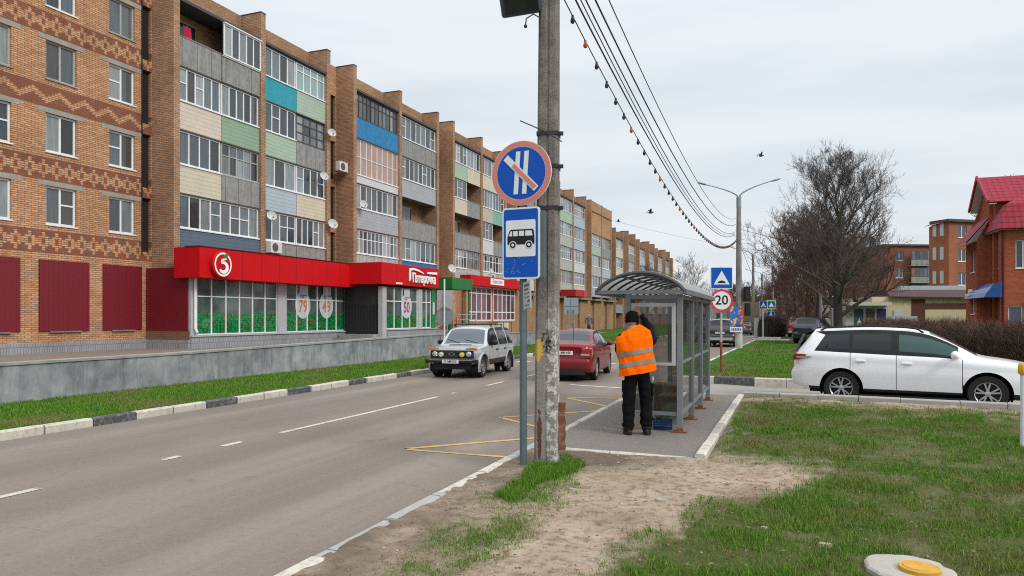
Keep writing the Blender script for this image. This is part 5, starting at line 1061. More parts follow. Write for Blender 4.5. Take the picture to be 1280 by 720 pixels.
# ------------------------------------------------------------------ trees, hedges
def bark(name, c):
    t = NT(name); p, _ = t.pos(); f = t.noise(p, 6, 5, 0.7, stretch=(3, 3, 0.5)); c_ = t.mix(f, tuple(v * 0.55 for v in c), tuple(v * 1.35 for v in c)); t.set(Base_Color=c_, Roughness=0.95, Specular_IOR_Level=0.1); t.bump(f, 0.6, 0.03); return t.m
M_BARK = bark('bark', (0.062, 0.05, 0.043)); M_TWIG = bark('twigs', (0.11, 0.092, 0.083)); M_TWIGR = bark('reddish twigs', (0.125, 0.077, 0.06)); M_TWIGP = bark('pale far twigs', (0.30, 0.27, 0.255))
def tree_mesh(name, h, spread, levels, seed, mb, mt, trunk_r, first=0.22, n1=9, twig=True, minr=0.006, dens=1.0, up=0.35):
    r = random.Random(seed); T = MB(); Cn = MB()
    def limb(p, d, ln, rad, lv, tgt):
        n = 4 if lv < 3 else 3; pts = [p]; rs = [rad]; q = p
        for i in range(n):
            d = (d + Vector((r.uniform(-1, 1), r.uniform(-1, 1), r.uniform(-0.6, 1) + up * 0.5)) * (0.13 + 0.05 * lv)).normalized(); q = q + d * ln / n; pts.append(q); rs.append(max(minr, rad * (1 - 0.62 * (i + 1) / n)))
        tgt.tube(pts, rs, 6 if rad > 0.05 else (4 if rad > 0.018 else 3), cap=False)
        if lv >= levels: return
        k = int((5 if lv == 1 else 4.4 if lv == 2 else 4) * dens + r.random())
        for i in range(k):
            f = r.uniform(0.25, 1.0); j = min(int(f * n), n - 1); pp = pts[j].lerp(pts[j + 1], f * n - j)
            dd = (pts[j + 1] - pts[j]).normalized(); side = dd.orthogonal().normalized(); side.rotate(Matrix.Rotation(r.uniform(0, 6.283), 3, dd)); ang = r.uniform(0.45, 0.95)
            nd = (dd * math.cos(ang) + side * math.sin(ang) + Vector((0, 0, up * 0.4))).normalized(); limb(pp, nd, ln * r.uniform(0.42, 0.7), max(minr, rs[j] * r.uniform(0.4, 0.62)), lv + 1, Cn)
    tp = [Vector((0, 0, -0.1))]; tr = [trunk_r * 1.35]; n = 7; q = Vector((0, 0, 0))
    for i in range(1, n + 1): q = Vector((r.uniform(-1, 1) * 0.02 * h * i / n, r.uniform(-1, 1) * 0.02 * h * i / n, h * 0.93 * i / n)); tp.append(q); tr.append(max(0.012, trunk_r * (1 - i / n) ** 0.9))
    T.tube(tp, tr, 9, cap=False)
    for i in range(n1):
        f = first + (0.97 - first) * (i / (n1 - 1)) ** 0.85; j = min(int(f * n), n - 1) ; pp = tp[j].lerp(tp[min(j + 1, n)], f * n - j); a = i * 2.4 + r.uniform(-0.5, 0.5)
        el = 0.50 + 0.62 * f; ln = spread * (1.05 - 0.66 * f) * min(1.0, 0.62 + 1.6 * (f - first)) * r.uniform(0.85, 1.15); limb(pp, Vector((math.cos(a) * math.cos(el), math.sin(a) * math.cos(el), math.sin(el))), ln, max(0.03, tr[j] * 0.55), 1, Cn)
    return T, Cn
def tree(name, px, d, label, group=None, rz=0.0, z=0.0, **k):
    x, y = at(px, d); t = thing(name, label, 'tree', (x, y, z), rz, group); T, Cn = tree_mesh(name, **k); T.build('trunk', k['mb'], t, smooth=True, angle=80); Cn.build('crown', k['mt'], t); return t
big = tree('bare_tree', 1047, 47, 'tallest bare tree with a thick dark trunk behind the white car', h=10.8, spread=5.2, levels=5, seed=12, mb=M_BARK, mt=M_TWIG, trunk_r=0.36, first=0.17, n1=25, dens=1.14, minr=0.0055)
row = tree('bare_tree', 1010, 60, 'bare tree left of the tallest tree, dark and densely twigged', 'bare trees in the roadside row', h=8.8, spread=5.0, levels=5, seed=9, mb=M_BARK, mt=M_TWIGR, trunk_r=0.24, first=0.10, n1=19, dens=1.0, minr=0.010)
for px, d, rz, lab in ((1022, 54, 2.9, 'bare tree close beside the tallest tree on its left'), (1068, 66, 2.0, 'lower bare tree right of the tallest tree before the brick block'), (1036, 74, 0.9, 'bare tree seen through the crown of the tallest tree'), (993, 82, 3.3, 'reddish bare tree at the left end of the dark tree row'), (1022, 96, 4.4, 'hazy bare tree deep in the roadside row')):
    x, y = at(px, d); copy_thing(row, (x, y, 0), rz, lab).scale = (rng.uniform(0.78, 0.95),) * 3
for px, d, rz, sc_, lab in ((984, 104, 1.2, 0.85, 'smaller bare tree near the far street lamps'), (974, 132, 2.7, 0.8, 'far bare tree beside the last street lamp'), (1058, 78, 5.0, 0.8, 'bare tree filling the gap beside the brick block')):
    x, y = at(px, d); c = copy_thing(row, (x, y, 0), rz, lab); c.scale = (sc_,) * 3
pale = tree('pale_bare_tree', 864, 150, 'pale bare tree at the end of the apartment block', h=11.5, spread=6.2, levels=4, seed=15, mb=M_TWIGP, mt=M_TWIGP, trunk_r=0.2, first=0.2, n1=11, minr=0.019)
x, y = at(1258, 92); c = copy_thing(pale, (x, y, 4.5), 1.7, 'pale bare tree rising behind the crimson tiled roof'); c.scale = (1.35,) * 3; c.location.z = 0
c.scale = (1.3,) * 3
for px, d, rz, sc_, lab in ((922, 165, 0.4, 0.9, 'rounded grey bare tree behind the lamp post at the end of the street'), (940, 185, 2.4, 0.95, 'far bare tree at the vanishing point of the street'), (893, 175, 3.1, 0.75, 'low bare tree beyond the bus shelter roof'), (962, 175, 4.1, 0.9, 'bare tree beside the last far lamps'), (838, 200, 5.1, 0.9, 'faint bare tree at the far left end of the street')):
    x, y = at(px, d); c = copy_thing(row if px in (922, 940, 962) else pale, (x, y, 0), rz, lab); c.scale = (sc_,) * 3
tx, ty = bworld(XF + 2.2, 118); sm = tree('street_tree', 640, 50, 'bare tree in front of the distant end of the apartment block', h=8.5, spread=4.6, levels=4, seed=25, mb=M_BARK, mt=M_TWIG, trunk_r=0.16, first=0.25, n1=11, minr=0.014, rz=0.3); sm.location = (tx, ty, 0)
tx, ty = bworld(XF + 2.6, 143); copy_thing(sm, (tx, ty, 0), 2.2, 'smaller bare tree before the last fins of the apartment block')

def hedge(name, pts, w, h, n, label, mt, rnd=0.0, twl=0.34):
    """clipped leafless hedge: a mass of short twigs along a line"""
    r = random.Random(len(label) + n); b = MB(); P = [Vector((p[0], p[1], 0)) for p in pts]; L = [(P[i + 1] - P[i]).length for i in range(len(P) - 1)]; tot = sum(L)
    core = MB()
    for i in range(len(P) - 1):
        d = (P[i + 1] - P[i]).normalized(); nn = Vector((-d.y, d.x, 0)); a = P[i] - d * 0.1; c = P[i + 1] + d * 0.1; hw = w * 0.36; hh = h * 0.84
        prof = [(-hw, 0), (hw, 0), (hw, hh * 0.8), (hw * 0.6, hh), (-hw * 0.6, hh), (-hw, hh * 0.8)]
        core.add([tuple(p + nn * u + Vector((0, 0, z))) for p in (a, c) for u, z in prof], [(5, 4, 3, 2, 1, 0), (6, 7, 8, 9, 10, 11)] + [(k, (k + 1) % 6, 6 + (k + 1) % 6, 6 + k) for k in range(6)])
    for _ in range(n):
        s = r.uniform(0, tot); i = 0
        while s > L[i] and i < len(L) - 1: s -= L[i]; i += 1
        d = (P[i + 1] - P[i]).normalized(); nn = Vector((-d.y, d.x, 0)); a = r.uniform(0, math.pi); rr = math.sqrt(r.uniform(0.55, 1.0)); e = 0.62
        u = math.copysign(abs(math.cos(a)) ** e, math.cos(a)) * w / 2 * rr; z = (math.sin(a) ** e) * h * rr * (1 + 0.07 * math.sin(s * 1.7) + 0.06 * math.sin(s * 4.1 + 1) + 0.04 * math.sin(s * 9.3)); z = max(z, 0.03); p = P[i] + d * s + nn * u + Vector((0, 0, z))
        dr = (nn * u / (w / 2) * 0.5 + Vector((0, 0, 0.75)) + Vector((r.uniform(-1, 1), r.uniform(-1, 1), r.uniform(-0.6, 1))) * 0.7).normalized(); l = twl * r.uniform(0.4, 1.5)
        sd_ = dr.orthogonal().normalized() * r.uniform(0.006, 0.012); sd_.rotate(Matrix.Rotation(r.uniform(0, 6.28), 3, dr)); q0 = p - dr * l * 0.5; q1 = p + dr * l * 0.5
        b.add([q0 - sd_, q0 + sd_, q1], [(0, 1, 2)])
    x0 = P[0]; t = thing(name, label, 'hedge', (x0.x, x0.y, 0)); 
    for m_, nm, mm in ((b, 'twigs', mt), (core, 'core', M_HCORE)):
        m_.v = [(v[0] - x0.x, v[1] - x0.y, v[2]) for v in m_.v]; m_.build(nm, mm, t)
    return t
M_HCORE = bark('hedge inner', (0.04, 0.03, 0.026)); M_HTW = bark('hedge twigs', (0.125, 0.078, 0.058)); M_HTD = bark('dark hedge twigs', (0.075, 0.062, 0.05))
H = [at(1092, 40), at(1130, 33), at(1190, 27), at(1250, 23.5), at(1330, 21), at(1420, 19.5)]
hedge('clipped_hedge', H, 1.9, 1.6, 46000, 'long brown leafless clipped hedge behind the white car', M_HTW)
for px, d, ln, w, h, lab in ((955, 62, 3.2, 3.0, 1.75, 'dark rounded bush beside the lamp posts, nearest of the clipped bushes'), (975, 72, 7, 2.6, 1.9, 'long dark clipped bush behind the rounded one'), (1000, 84, 10, 2.5, 1.6, 'far dark hedge under the roadside trees')):
    a = at(px, d); hedge('clipped_bush', [a, (a[0] + ln * 0.2, a[1] + ln)] if px != 955 else [a, (a[0] + 1.2, a[1] + 0.5)], w, h, 7000, lab, M_HTD, twl=0.4)
# tree belt closing the far end
def belt(px0, px1, d, h, n, label, mt, seed):
    r = random.Random(seed); b = MB()
    for i in range(n):
        px = r.uniform(px0, px1); dd = d * r.uniform(0.9, 1.15); x, y = at(px, dd); k = h * (0.6 + 0.4 * math.sin(px * 0.11 + seed) ** 2) * r.uniform(0.2, 1.0); p = Vector((x, y, k)); v = Vector((r.uniform(-1, 1), r.uniform(-1, 1), r.uniform(0, 1.6))).normalized() * r.uniform(0.8, 2.0); s = v.orthogonal().normalized() * r.uniform(0.04, 0.09)
        b.add([p - s, p + s, p + v], [(0, 1, 2)])
    return tag(b.build('far_tree_belt', mt), label, 'trees', kind='stuff')
belt(820, 1010, 230, 6.5, 9000, 'distant belt of bare trees closing the end of the street', M_TWIGR, 3)
belt(985, 1110, 120, 6.0, 7000, 'tangle of far bare shrubs under the roadside trees', M_TWIGR, 8)
# ------------------------------------------------------------------ vehicles
M_GLASSC = paint('car glass', (0.010, 0.012, 0.014), rough=0.04, dirt=0.02, coat=0.15, spec=0.35); M_GLASSG = paint('green tinted car glass', (0.035, 0.085, 0.078), rough=0.04, dirt=0.02, coat=0.15, spec=0.35); M_TYRE = mat('tyre rubber', (0.025, 0.024, 0.023), 0.85, var=0.3, scale=8); M_BLK = mat('black plastic', (0.022, 0.022, 0.023), 0.6, var=0.25)
M_ALLOY = mat('alloy', (0.58, 0.58, 0.59), 0.3, 0.85); M_STEELW = mat('steel wheel', (0.25, 0.245, 0.24), 0.5, 0.5); M_CHROME = mat('chrome', (0.6, 0.6, 0.6), 0.15, 0.9); M_TAIL = mat('tail lamp red', (0.33, 0.012, 0.012), 0.15, coat=1.0); M_LAMPC = mat('lamp clear', (0.40, 0.42, 0.43), 0.12, 0.3, coat=1.0); M_AMBER = mat('amber lens', (0.62, 0.17, 0.02), 0.2, coat=1.0); M_YEL = mat('yellow fog lens', (0.72, 0.52, 0.10), 0.2, coat=1.0); M_PLATE = mat('number plate white', (0.68, 0.68, 0.66), 0.5); M_PRINT = mat('plate print', (0.03, 0.03, 0.035), 0.6); M_SEAT = mat('seats', (0.05, 0.05, 0.05), 0.8); M_SEAMC = mat('door gap', (0.012, 0.012, 0.012), 0.9)
def wheel(root, x, y, r, w, style, side):
    """tyre lathed about the axle, rim as its sub-part; side = +1 left"""
    q = MB(); q.M = Matrix.Translation((x, y, r)); ri = r * 0.64
    q.lathe([(ri, -w / 2 + 0.01), (r * 0.93, -w / 2), (r * 0.985, -w * 0.36), (r, -w * 0.2), (r, w * 0.2), (r * 0.985, w * 0.36), (r * 0.93, w / 2), (ri, w / 2 - 0.01)], 36, axis='y', cap=False); t = q.build('wheel', M_TYRE, root, smooth=True, angle=50, fix=True)
    o = MB(); o.M = Matrix.Translation((x, y + side * (w / 2 - 0.015), r)); s = side
    o.lathe([(ri * 1.01, 0.0), (ri * 0.93, -0.015 * s), (ri * 0.90, -0.07 * s)], 32, axis='y', cap=False); 
    if style == 'alloy':
        for k in range(5):
            for dv in (-0.17, 0.17):
                a = 2 * math.pi * k / 5 + 0.35; p0 = (math.cos(a) * r * 0.1, -0.015 * s, math.sin(a) * r * 0.1); p1 = (math.cos(a + dv * 1.25) * ri * 0.93, -0.01 * s, math.sin(a + dv * 1.25) * ri * 0.93); o.bar(p0, p1, r * 0.085, 0.03, up=(0, 1, 0))
        o.lathe([(r * 0.17, -0.02 * s), (r * 0.15, 0.004 * s), (0.005, 0.008 * s)], 16, axis='y', cap=False)
    else:
        o.lathe([(ri * 0.92, -0.03 * s), (ri * 0.62, -0.01 * s), (ri * 0.42, -0.035 * s), (ri * 0.25, 0.0), (0.004, 0.004 * s)], 28, axis='y', cap=False)
        for k in range(10): a = 2 * math.pi * k / 10; o.lathe([(0.018, -0.012 * s), (0.016, 0.002 * s), (0.002, 0.002 * s)], 8, c=(math.cos(a) * ri * 0.72, 0.0, math.sin(a) * ri * 0.72), axis='y', m=1, cap=False)
    o.build('rim', [M_ALLOY if style == 'alloy' else M_STEELW, M_BLK], t, smooth=True, angle=40, fix=True)
    d = MB(); d.M = Matrix.Translation((x, y + side * (w / 2 - 0.075), r)); d.lathe([(ri * 0.95, 0), (0.01, 0.001)], 24, axis='y', cap=True); d.build('brake_disc', M_BLK, t)
def smoothtab(tab):
    X = [p[0] for p in tab]; Yv = [p[1] for p in tab]
    def f(x):
        # monotone-ish cubic through the points
        x = min(max(x, X[0]), X[-1]); i = 0
        while i < len(X) - 2 and x > X[i + 1]: i += 1
        h = X[i + 1] - X[i]; t = (x - X[i]) / h if h else 0
        def sl(k):
            if k <= 0 or k >= len(X) - 1: return (Yv[min(k + 1, len(X) - 1)] - Yv[max(k - 1, 0)]) / max(1e-6, X[min(k + 1, len(X) - 1)] - X[max(k - 1, 0)])
            a = (Yv[k] - Yv[k - 1]) / (X[k] - X[k - 1]); c = (Yv[k + 1] - Yv[k]) / (X[k + 1] - X[k]); return 0 if a * c <= 0 else 2 * a * c / (a + c)
        m0, m1 = sl(i) * h, sl(i + 1) * h; return (2 * t ** 3 - 3 * t ** 2 + 1) * Yv[i] + (t ** 3 - 2 * t ** 2 + t) * m0 + (-2 * t ** 3 + 3 * t ** 2) * Yv[i + 1] + (t ** 3 - t ** 2) * m1
    return f
def car(name, label, S, loc, rz, group=None):
    """a vehicle lofted from its side profile and plan; x forward, y left.  S holds the tables"""
    root = thing(name, label, 'car', loc, rz, group)
    top, belt, plan, bot = smoothtab(S['top']), smoothtab(S['belt']), smoothtab(S['plan']), smoothtab(S['bottom'])
    x0, x1 = S['top'][0][0], S['top'][-1][0]; wheels = S['axles']; r = S['r']; RA = r * S.get('arch', 1.13)
    xs = set(np.linspace(x0, x1, S.get('n', 112)).tolist())
    for a in S['seams']: xs |= {a - 0.006, a + 0.006}
    for k, a, c in S['glass']: xs |= {a, c}
    for a, c in S.get('screens', []): xs |= {a, c}
    xs = sorted(xs); xx = [xs[0]]
    for x in xs[1:]:
        if x - xx[-1] > 0.0045: xx.append(x)
    xs = xx; NL, NG, NTp = 15, 6, 8; tum = S.get('tumble', 0.36)
    side_prof = S.get('side', [(0, .93), (.06, .975), (.3, .992), (.55, 1.0), (.72, .99), (.82, .995), (1, .945)]); sp_ = smoothtab(side_prof)
    rings = []
    for x in xs:
        tz, bz, w, zb = top(x), belt(x), plan(x), bot(x); bz = min(bz, tz - 0.035); g = []
        g.append((0.0, zb)); g.append((w * 0.80, zb))
        for i in range(NL): t = i / (NL - 1); g.append((w * sp_(t), zb + 0.02 + (bz - zb - 0.02) * t))
        wb = w * sp_(1); cab = max(0.0, tz - bz); crown = min(0.07, 0.035 + cab * 0.06); zr = tz - crown; wr = wb - min(cab, 0.75) * tum - 0.012
        for i in range(1, NG + 1): t = i / NG; g.append((wb + (wr - wb) * (t + 0.10 * math.sin(t * math.pi) * -1 * min(1, cab * 2)), bz + (zr - bz) * t))
        for i in range(1, NTp + 1): t = i / NTp; g.append((wr * (1 - t), zr + crown * (1 - (1 - t) ** 2.6)))
        rings.append(g)
    m = len(rings[0]); fz, rzf = S.get('front'), S.get('rear'); fs, rs_ = S.get('fstart'), S.get('rstart')
    f_f = smoothtab(fz) if fz else None; f_r = smoothtab(rzf) if rzf else None
    V = np.zeros((2, len(xs), m, 3))
    for i, x in enumerate(xs):
        for j, (y, z) in enumerate(rings[i]):
            X = x
            if f_f and x > fs: X = fs + (x - fs) * (f_f(z) - fs) / (x1 - fs)
            if S.get('dshear') and NL + 2 <= j < NL + 1 + NG: X = x + S['dshear'] * (j - NL - 1) / NG * max(0.0, min(1.0, (-1.16 - x) / 0.7) if x > -1.86 else min(1.0, (x + 2.3) / 0.44))
            if f_r and x < rs_ and not (S.get('dshear') and NL + 2 <= j < NL + 1 + NG and x > -1.9): X = rs_ - (rs_ - x) * (rs_ - f_r(z)) / (rs_ - x0)
            V[0, i, j] = (X, y, z); V[1, i, j] = (X, -y, z)
    g0, g1 = 1 + NL, 1 + NL + NG
    parts = {}
    def put(key, quad): parts.setdefault(key, []).append(quad)
    archmask = lambda c: any((c[0] - a) ** 2 + (c[2] - r) ** 2 < RA * RA for a in wheels)
    dead = set(); live = set()
    F = []
    for s in (0, 1):
        for i in range(len(xs) - 1):
            xm = (xs[i] + xs[i + 1]) / 2
            for j in range(m - 1):
                c = V[s, i:i + 2, j:j + 2].reshape(-1, 3).mean(0)
                if j <= g0 - 1 and archmask(c): dead |= {(s, i, j), (s, i + 1, j), (s, i, j + 1), (s, i + 1, j + 1)}; continue
                key = 'body'
                if g0 <= j < g1:
                    cab = top(xm) - belt(xm)
                    for k, a, cc in S['glass']:
                        if a < xm < cc: key = ('%s:%d' % (k, s)) if k != 'pillar' else 'pillar'
                    if key != 'body' and key != 'pillar' and (j == g1 - 1 or j == g0): key = ('trim:%d' % s) if S.get('trim') else 'body'
                    if key[:4] == 'trim' and cab < 0.12: key = 'body'
                elif j >= g1:
                    for q, (a, cc) in enumerate(S.get('screens', [])):
                        if a < xm < cc and j >= g1 + 1: key = ('windscreen', 'rear_window')[q]
                elif j >= 2:
                    for a in S['seams']:
                        if abs(xm - a) < 0.004 and c[2] > bot(xm) + 0.09: key = 'seam'
                    if key == 'body':
                        for q, (a, cc) in enumerate(zip(S['seams'][:-1], S['seams'][1:])):
                            if a < xm < cc and c[2] > bot(xm) + 0.09 and S.get('doors', True): key = 'door:%d:%d' % (s, q)
                    if c[2] < S.get('clad', 0): key = 'cladding'
                elif S.get('clad'): key = 'cladding'
                if S.get('bumper_f') and xm > S['bumper_f'][0] and c[2] < S['bumper_f'][1] and j < g0: key = 'front_bumper'
                if S.get('bumper_r') and xm < S['bumper_r'][0] and c[2] < S['bumper_r'][1] and j < g0: key = 'rear_bumper'
                F.append((key, s, i, j)); live |= {(s, i, j), (s, i + 1, j), (s, i, j + 1), (s, i + 1, j + 1)}
    for (s, i, j) in dead & live:
        p = V[s, i, j]; a = min(wheels, key=lambda q: abs(p[0] - q)); d = np.array([p[0] - a, p[2] - r]); l = np.hypot(*d)
        if l > 1e-4 and l < RA * 1.12: p[0], p[2] = a + d[0] / l * RA, r + d[1] / l * RA
    acc = {}
    for key, s, i, j in F:
        vs, fs_, idx = acc.setdefault(key, ([], [], {})); q = []
        for (a, c) in ((i, j), (i + 1, j), (i + 1, j + 1), (i, j + 1)):
            kk = (s, a, c) if not (c == m - 1 or c == 0) else (0, a, c)
            if kk not in idx: idx[kk] = len(vs); vs.append(tuple(V[s, a, c]))
            q.append(idx[kk])
        if s == 1: q = q[::-1]
        if len(set(q)) > 2: fs_.append(list(dict.fromkeys(q)))
    vs, fs_, idx = acc['body']                               # close both ends
    for i, flip in ((0, False), (len(xs) - 1, True)):
        for j in range(1, m - 1):
            a = [tuple(V[0, i, j]), tuple(V[0, i, j + 1]), tuple(V[1, i, j + 1]), tuple(V[1, i, j])]; bs = len(vs); vs += a; q = [bs, bs + 1, bs + 2, bs + 3]; fs_.append(q[::-1] if flip else q)
    def mk(key, nm, mt, parent=root):
        if key not in acc: return None
        vs, fs_, _ = acc[key]; b = MB(); b.add(vs, fs_); o = b.build(nm, mt, parent, smooth=True, angle=32); 
        bm = bmesh.new(); bm.from_mesh(o.data); bmesh.ops.remove_doubles(bm, verts=bm.verts, dist=0.0008); bm.to_mesh(o.data); bm.free(); o.data.set_sharp_from_angle(angle=R(32)); return o
    P = S['paint']; body = mk('body', 'body', P)
    mk('seam', 'door_gap', M_SEAMC, body); mk('pillar', 'black_pillar', M_BLK, body); mk('trim:0', 'window_trim', M_BLK, body); mk('trim:1', 'window_trim', M_BLK, body); mk('cladding', 'lower_cladding', S.get('cladmat', M_BLK)); mk('windscreen', 'windscreen', S.get('wsmat', M_GLASSC)); mk('rear_window', 'rear_window', M_GLASSC); mk('front_bumper', 'front_bumper', S.get('bumpmat', P)); mk('rear_bumper', 'rear_bumper', S.get('bumpmat', P))
    for key in list(acc):
        if key[:4] == 'door':
            o = mk(key, 'door', P); s, q = int(key[5]), int(key[7]); sg = 1 if s == 0 else -1
            a, c = S['seams'][q], S['seams'][q + 1]; hx_ = (a + 0.14 if S.get('handle_rear', True) else c - 0.2); zz_ = belt(hx_) - S.get('handle_drop', 0.14); yy = plan(hx_) * sp_((zz_ - bot(hx_)) / (belt(hx_) - bot(hx_)))
            h = MB(); h.box(hx_ - 0.03, hx_ + 0.15, sg * (yy - 0.01), sg * (yy + 0.035), zz_ - 0.018, zz_ + 0.018); h.build('door_handle', S.get('handlemat', P), o, bevel=0.008)
        elif ':' in key and key[:4] != 'trim': mk(key, 'side_window', S.get('gmats', {}).get(key.split(':')[0], M_GLASSC))
    for a in wheels:
        for sg in (1, -1):
            wl = plan(a) - 0.015; wheel(root, a, sg * (wl - S['tw'] / 2 - 0.01), r, S['tw'], S.get('rim', 'alloy'), sg)
            q = MB(); q.M = Matrix.Translation((a, 0, r)); n = 24; vs = []
            for k in range(n + 1):
                t = math.pi * (-0.12 + 1.24 * k / n)
                for yy in (wl - 0.01, wl - 0.42): vs.append((math.cos(t) * RA, sg * yy, math.sin(t) * RA))
            q.add(vs, [(2 * k, 2 * k + 1, 2 * k + 3, 2 * k + 2) for k in range(n)]); q.lathe([(RA, 0), (0.01, 0.001)], 24, c=(0, sg * (wl - 0.42), 0), axis='y', cap=False); q.build('wheel_arch', M_BLK, root)
            if S.get('lip'):
                q = MB(); vs = []; q.M = Matrix.Translation((a, 0, r))
                for k in range(n + 1):
                    t = math.pi * (-0.1 + 1.2 * k / n); 
                    for rr, yy in ((RA - 0.012, wl - 0.04), (RA - 0.008, wl + 0.03), (RA + S['lip'], wl + 0.022), (RA + S['lip'] * 1.25, wl - 0.03)): vs.append((math.cos(t) * rr, sg * yy, math.sin(t) * rr))
                q.add(vs, [(4 * k + e, 4 * k + e + 1, 4 * k + e + 5, 4 * k + e + 4) for k in range(n) for e in range(3)]); q.build('arch_lip', S.get('lipmat', P), root, smooth=True, fix=True)
    q = MB(); q.box(x0 + 0.35, x1 - 0.35, -0.5, 0.5, bot(0) - 0.06, bot(0) + 0.06); q.build('underbody', M_BLK, root)
    root['_w'] = 0; del root['_w']
    return root, dict(top=top, belt=belt, plan=plan, bot=bot, sp=sp_)
def mirror(root, P, x, z, y, s=1.0, mt=None):
    for sg in (1, -1):
        q = MB(); q.M = Matrix.Translation((x, sg * (y + 0.10 * s), z)); q.ball((0, 0, 0), 0.12 * s, 12, sc=(0.7, 1.0, 0.75)); o = q.build('door_mirror', mt or P, root, smooth=True, angle=80); q = MB(); q.bar((x, sg * (y - 0.04), z - 0.06), (x, sg * (y + 0.06), z - 0.03), 0.05); q.build('mirror_stalk', M_BLK, o)
def roof_rails(root, x0, x1, g, y, mt):
    for sg in (1, -1):
        pts = [(x0, sg * y, g['top'](x0) - 0.05)] + [(x, sg * (y - 0.02 * math.sin((x - x0) / (x1 - x0) * math.pi)), g['top'](x) + 0.005) for x in np.linspace(x0 + 0.12, x1 - 0.12, 10)] + [(x1, sg * y, g['top'](x1) - 0.05)]
        q = MB(); q.tube(pts, 0.022, 6); q.build('roof_rail', mt, root, smooth=True)
def plate(root, x, z, txt, nx):
    q = MB(); q.box(x - 0.008, x + 0.008, -0.26, 0.26, z - 0.056, z + 0.056); p = q.build('number_plate', M_PLATE, root); text_obj('plate_lettering', txt, 0.1, M_PRINT, p, facing((x + 0.0095 * nx, 0, z), (0, nx, 0), (0, 0, 1)), 0.001, sx=0.95, bold=0.003)

# white estate SUV beside the lawn
PW = paint('white car paint', (0.82, 0.83, 0.84), rough=0.22, dirt=0.05)
SW = dict(paint=PW, r=0.36, axles=[-1.31, 1.36], tw=0.225, n=120, arch=1.2, trim=True, tumble=0.36,
 top=[(-2.34, 1.05), (-2.29, 1.2), (-2.2, 1.38), (-2.08, 1.55), (-1.95, 1.625), (-1.5, 1.66), (-0.7, 1.69), (-0.1, 1.67), (0.3, 1.60), (0.62, 1.465), (0.95, 1.28), (1.22, 1.125), (1.32, 1.09), (1.7, 1.03), (2.1, 0.95), (2.34, 0.85), (2.46, 0.70)],
 belt=[(-2.34, 1.02), (-2.0, 1.15), (-1.5, 1.135), (-0.5, 1.095), (0.5, 1.06), (1.2, 1.005), (1.7, 0.97), (2.15, 0.87), (2.46, 0.64)],
 plan=[(-2.34, 0.66), (-2.25, 0.79), (-2.05, 0.86), (-1.5, 0.895), (0, 0.9), (1.4, 0.895), (1.95, 0.84), (2.25, 0.74), (2.46, 0.52)],
 bottom=[(-2.34, 0.38), (-1.9, 0.30), (-0.9, 0.285), (1.0, 0.285), (1.9, 0.25), (2.46, 0.28)],
 rear=[(0.2, -2.20), (0.45, -2.33), (0.65, -2.36), (0.8, -2.30), (0.98, -2.31), (1.05, -2.30), (1.2, -2.24), (1.5, -2.05), (1.7, -1.98)], rstart=-1.85,
 seams=[-1.13, -0.25, 0.93], glass=[('quarter', -1.86, -1.16), ('pillar', -1.16, -1.08), ('back', -1.08, -0.36), ('pillar', -0.36, -0.2), ('front', -0.2, 0.86)], screens=[(0.36, 1.2), (-2.26, -2.03)], dshear=0.26, clad=0.37, handle_drop=0.16, bumper_r=(-1.98, 0.72), bumper_f=(2.02, 0.62),
 side=[(0, .94), (.06, .97), (.25, .985), (.5, 1.0), (.68, .992), (.8, .985), (.88, .99), (1, .945)], gmats={'front': M_GLASSG, 'back': M_GLASSC, 'quarter': M_GLASSC}, rim='alloy', wsmat=M_GLASSG)
suv, G = car('white_suv', 'white estate car on the driveway behind the lawn, seen side on', SW, (2.68, 17.81, -0.10), R(-9.15))
mirror(suv, PW, 0.80, 1.12, 0.86); roof_rails(suv, -1.75, 0.25, G, 0.60, M_BLK)
for sg in (1, -1):
    q = MB(); q.prism([(-2.30, 0.99), (-2.26, 1.08), (-2.05, 1.07), (-1.93, 1.035), (-2.08, 0.98), (-2.29, 0.93)], (0, sg * 0.05, 0), (0, sg * 0.80, 0), (1, 0, 0), (0, 0, 1)); q.build('tail_light', M_TAIL, suv, fix=True); q = MB(); q.prism([(-2.2, 0.98), (-2.24, 1.02), (-1.98, 1.035), (-1.9, 1.02), (-2.05, 0.985)], (0, sg * 0.03, 0), (0, sg * 0.845, 0), (1, 0, 0), (0, 0, 1)); q.build('lamp_cover', M_LAMPC, suv, fix=True)
    q = MB(); q.prism([(1.82, 0.86), (2.0, 0.90), (2.26, 0.80), (2.24, 0.72), (2.0, 0.76)], (0, sg * 0.2, 0), (0, sg * 0.62, 0), (1, 0, 0), (0, 0, 1)); q.build('headlight', M_LAMPC, suv, fix=True)
q = MB(); q.prism([(-2.26, 1.545), (-1.98, 1.655), (-1.9, 1.60), (-2.1, 1.49)], (0, 1.1, 0), (0, -0.55, 0), (1, 0, 0), (0, 0, 1)); q.build('roof_spoiler', M_BLK, suv, fix=True)
q = MB(); q.tube([(-1.9, 0.3, 1.6), (-2.05, 0.3, 1.66)], 0.012, 6); q.build('aerial', M_BLK, suv)
q = MB(); q.prism([(-2.30, 1.12), (-2.235, 1.12), (-2.06, 1.50), (-2.105, 1.525)], (0, 1.40, 0), (0, -0.70, 0), (1, 0, 0), (0, 0, 1)); q.build('hatch_glass', mat('tinted hatch glass', (0.10, 0.11, 0.115), 0.15, coat=0.5), suv, fix=True, bevel=0.015)
plate(suv, -2.345, 0.78, 'О 517 КХ', -1)
q = MB(); q.box(-1.0, 1.0, -0.88, 0.88, 0.2, 0.24); q.build('sill_guard', M_BLK, suv)

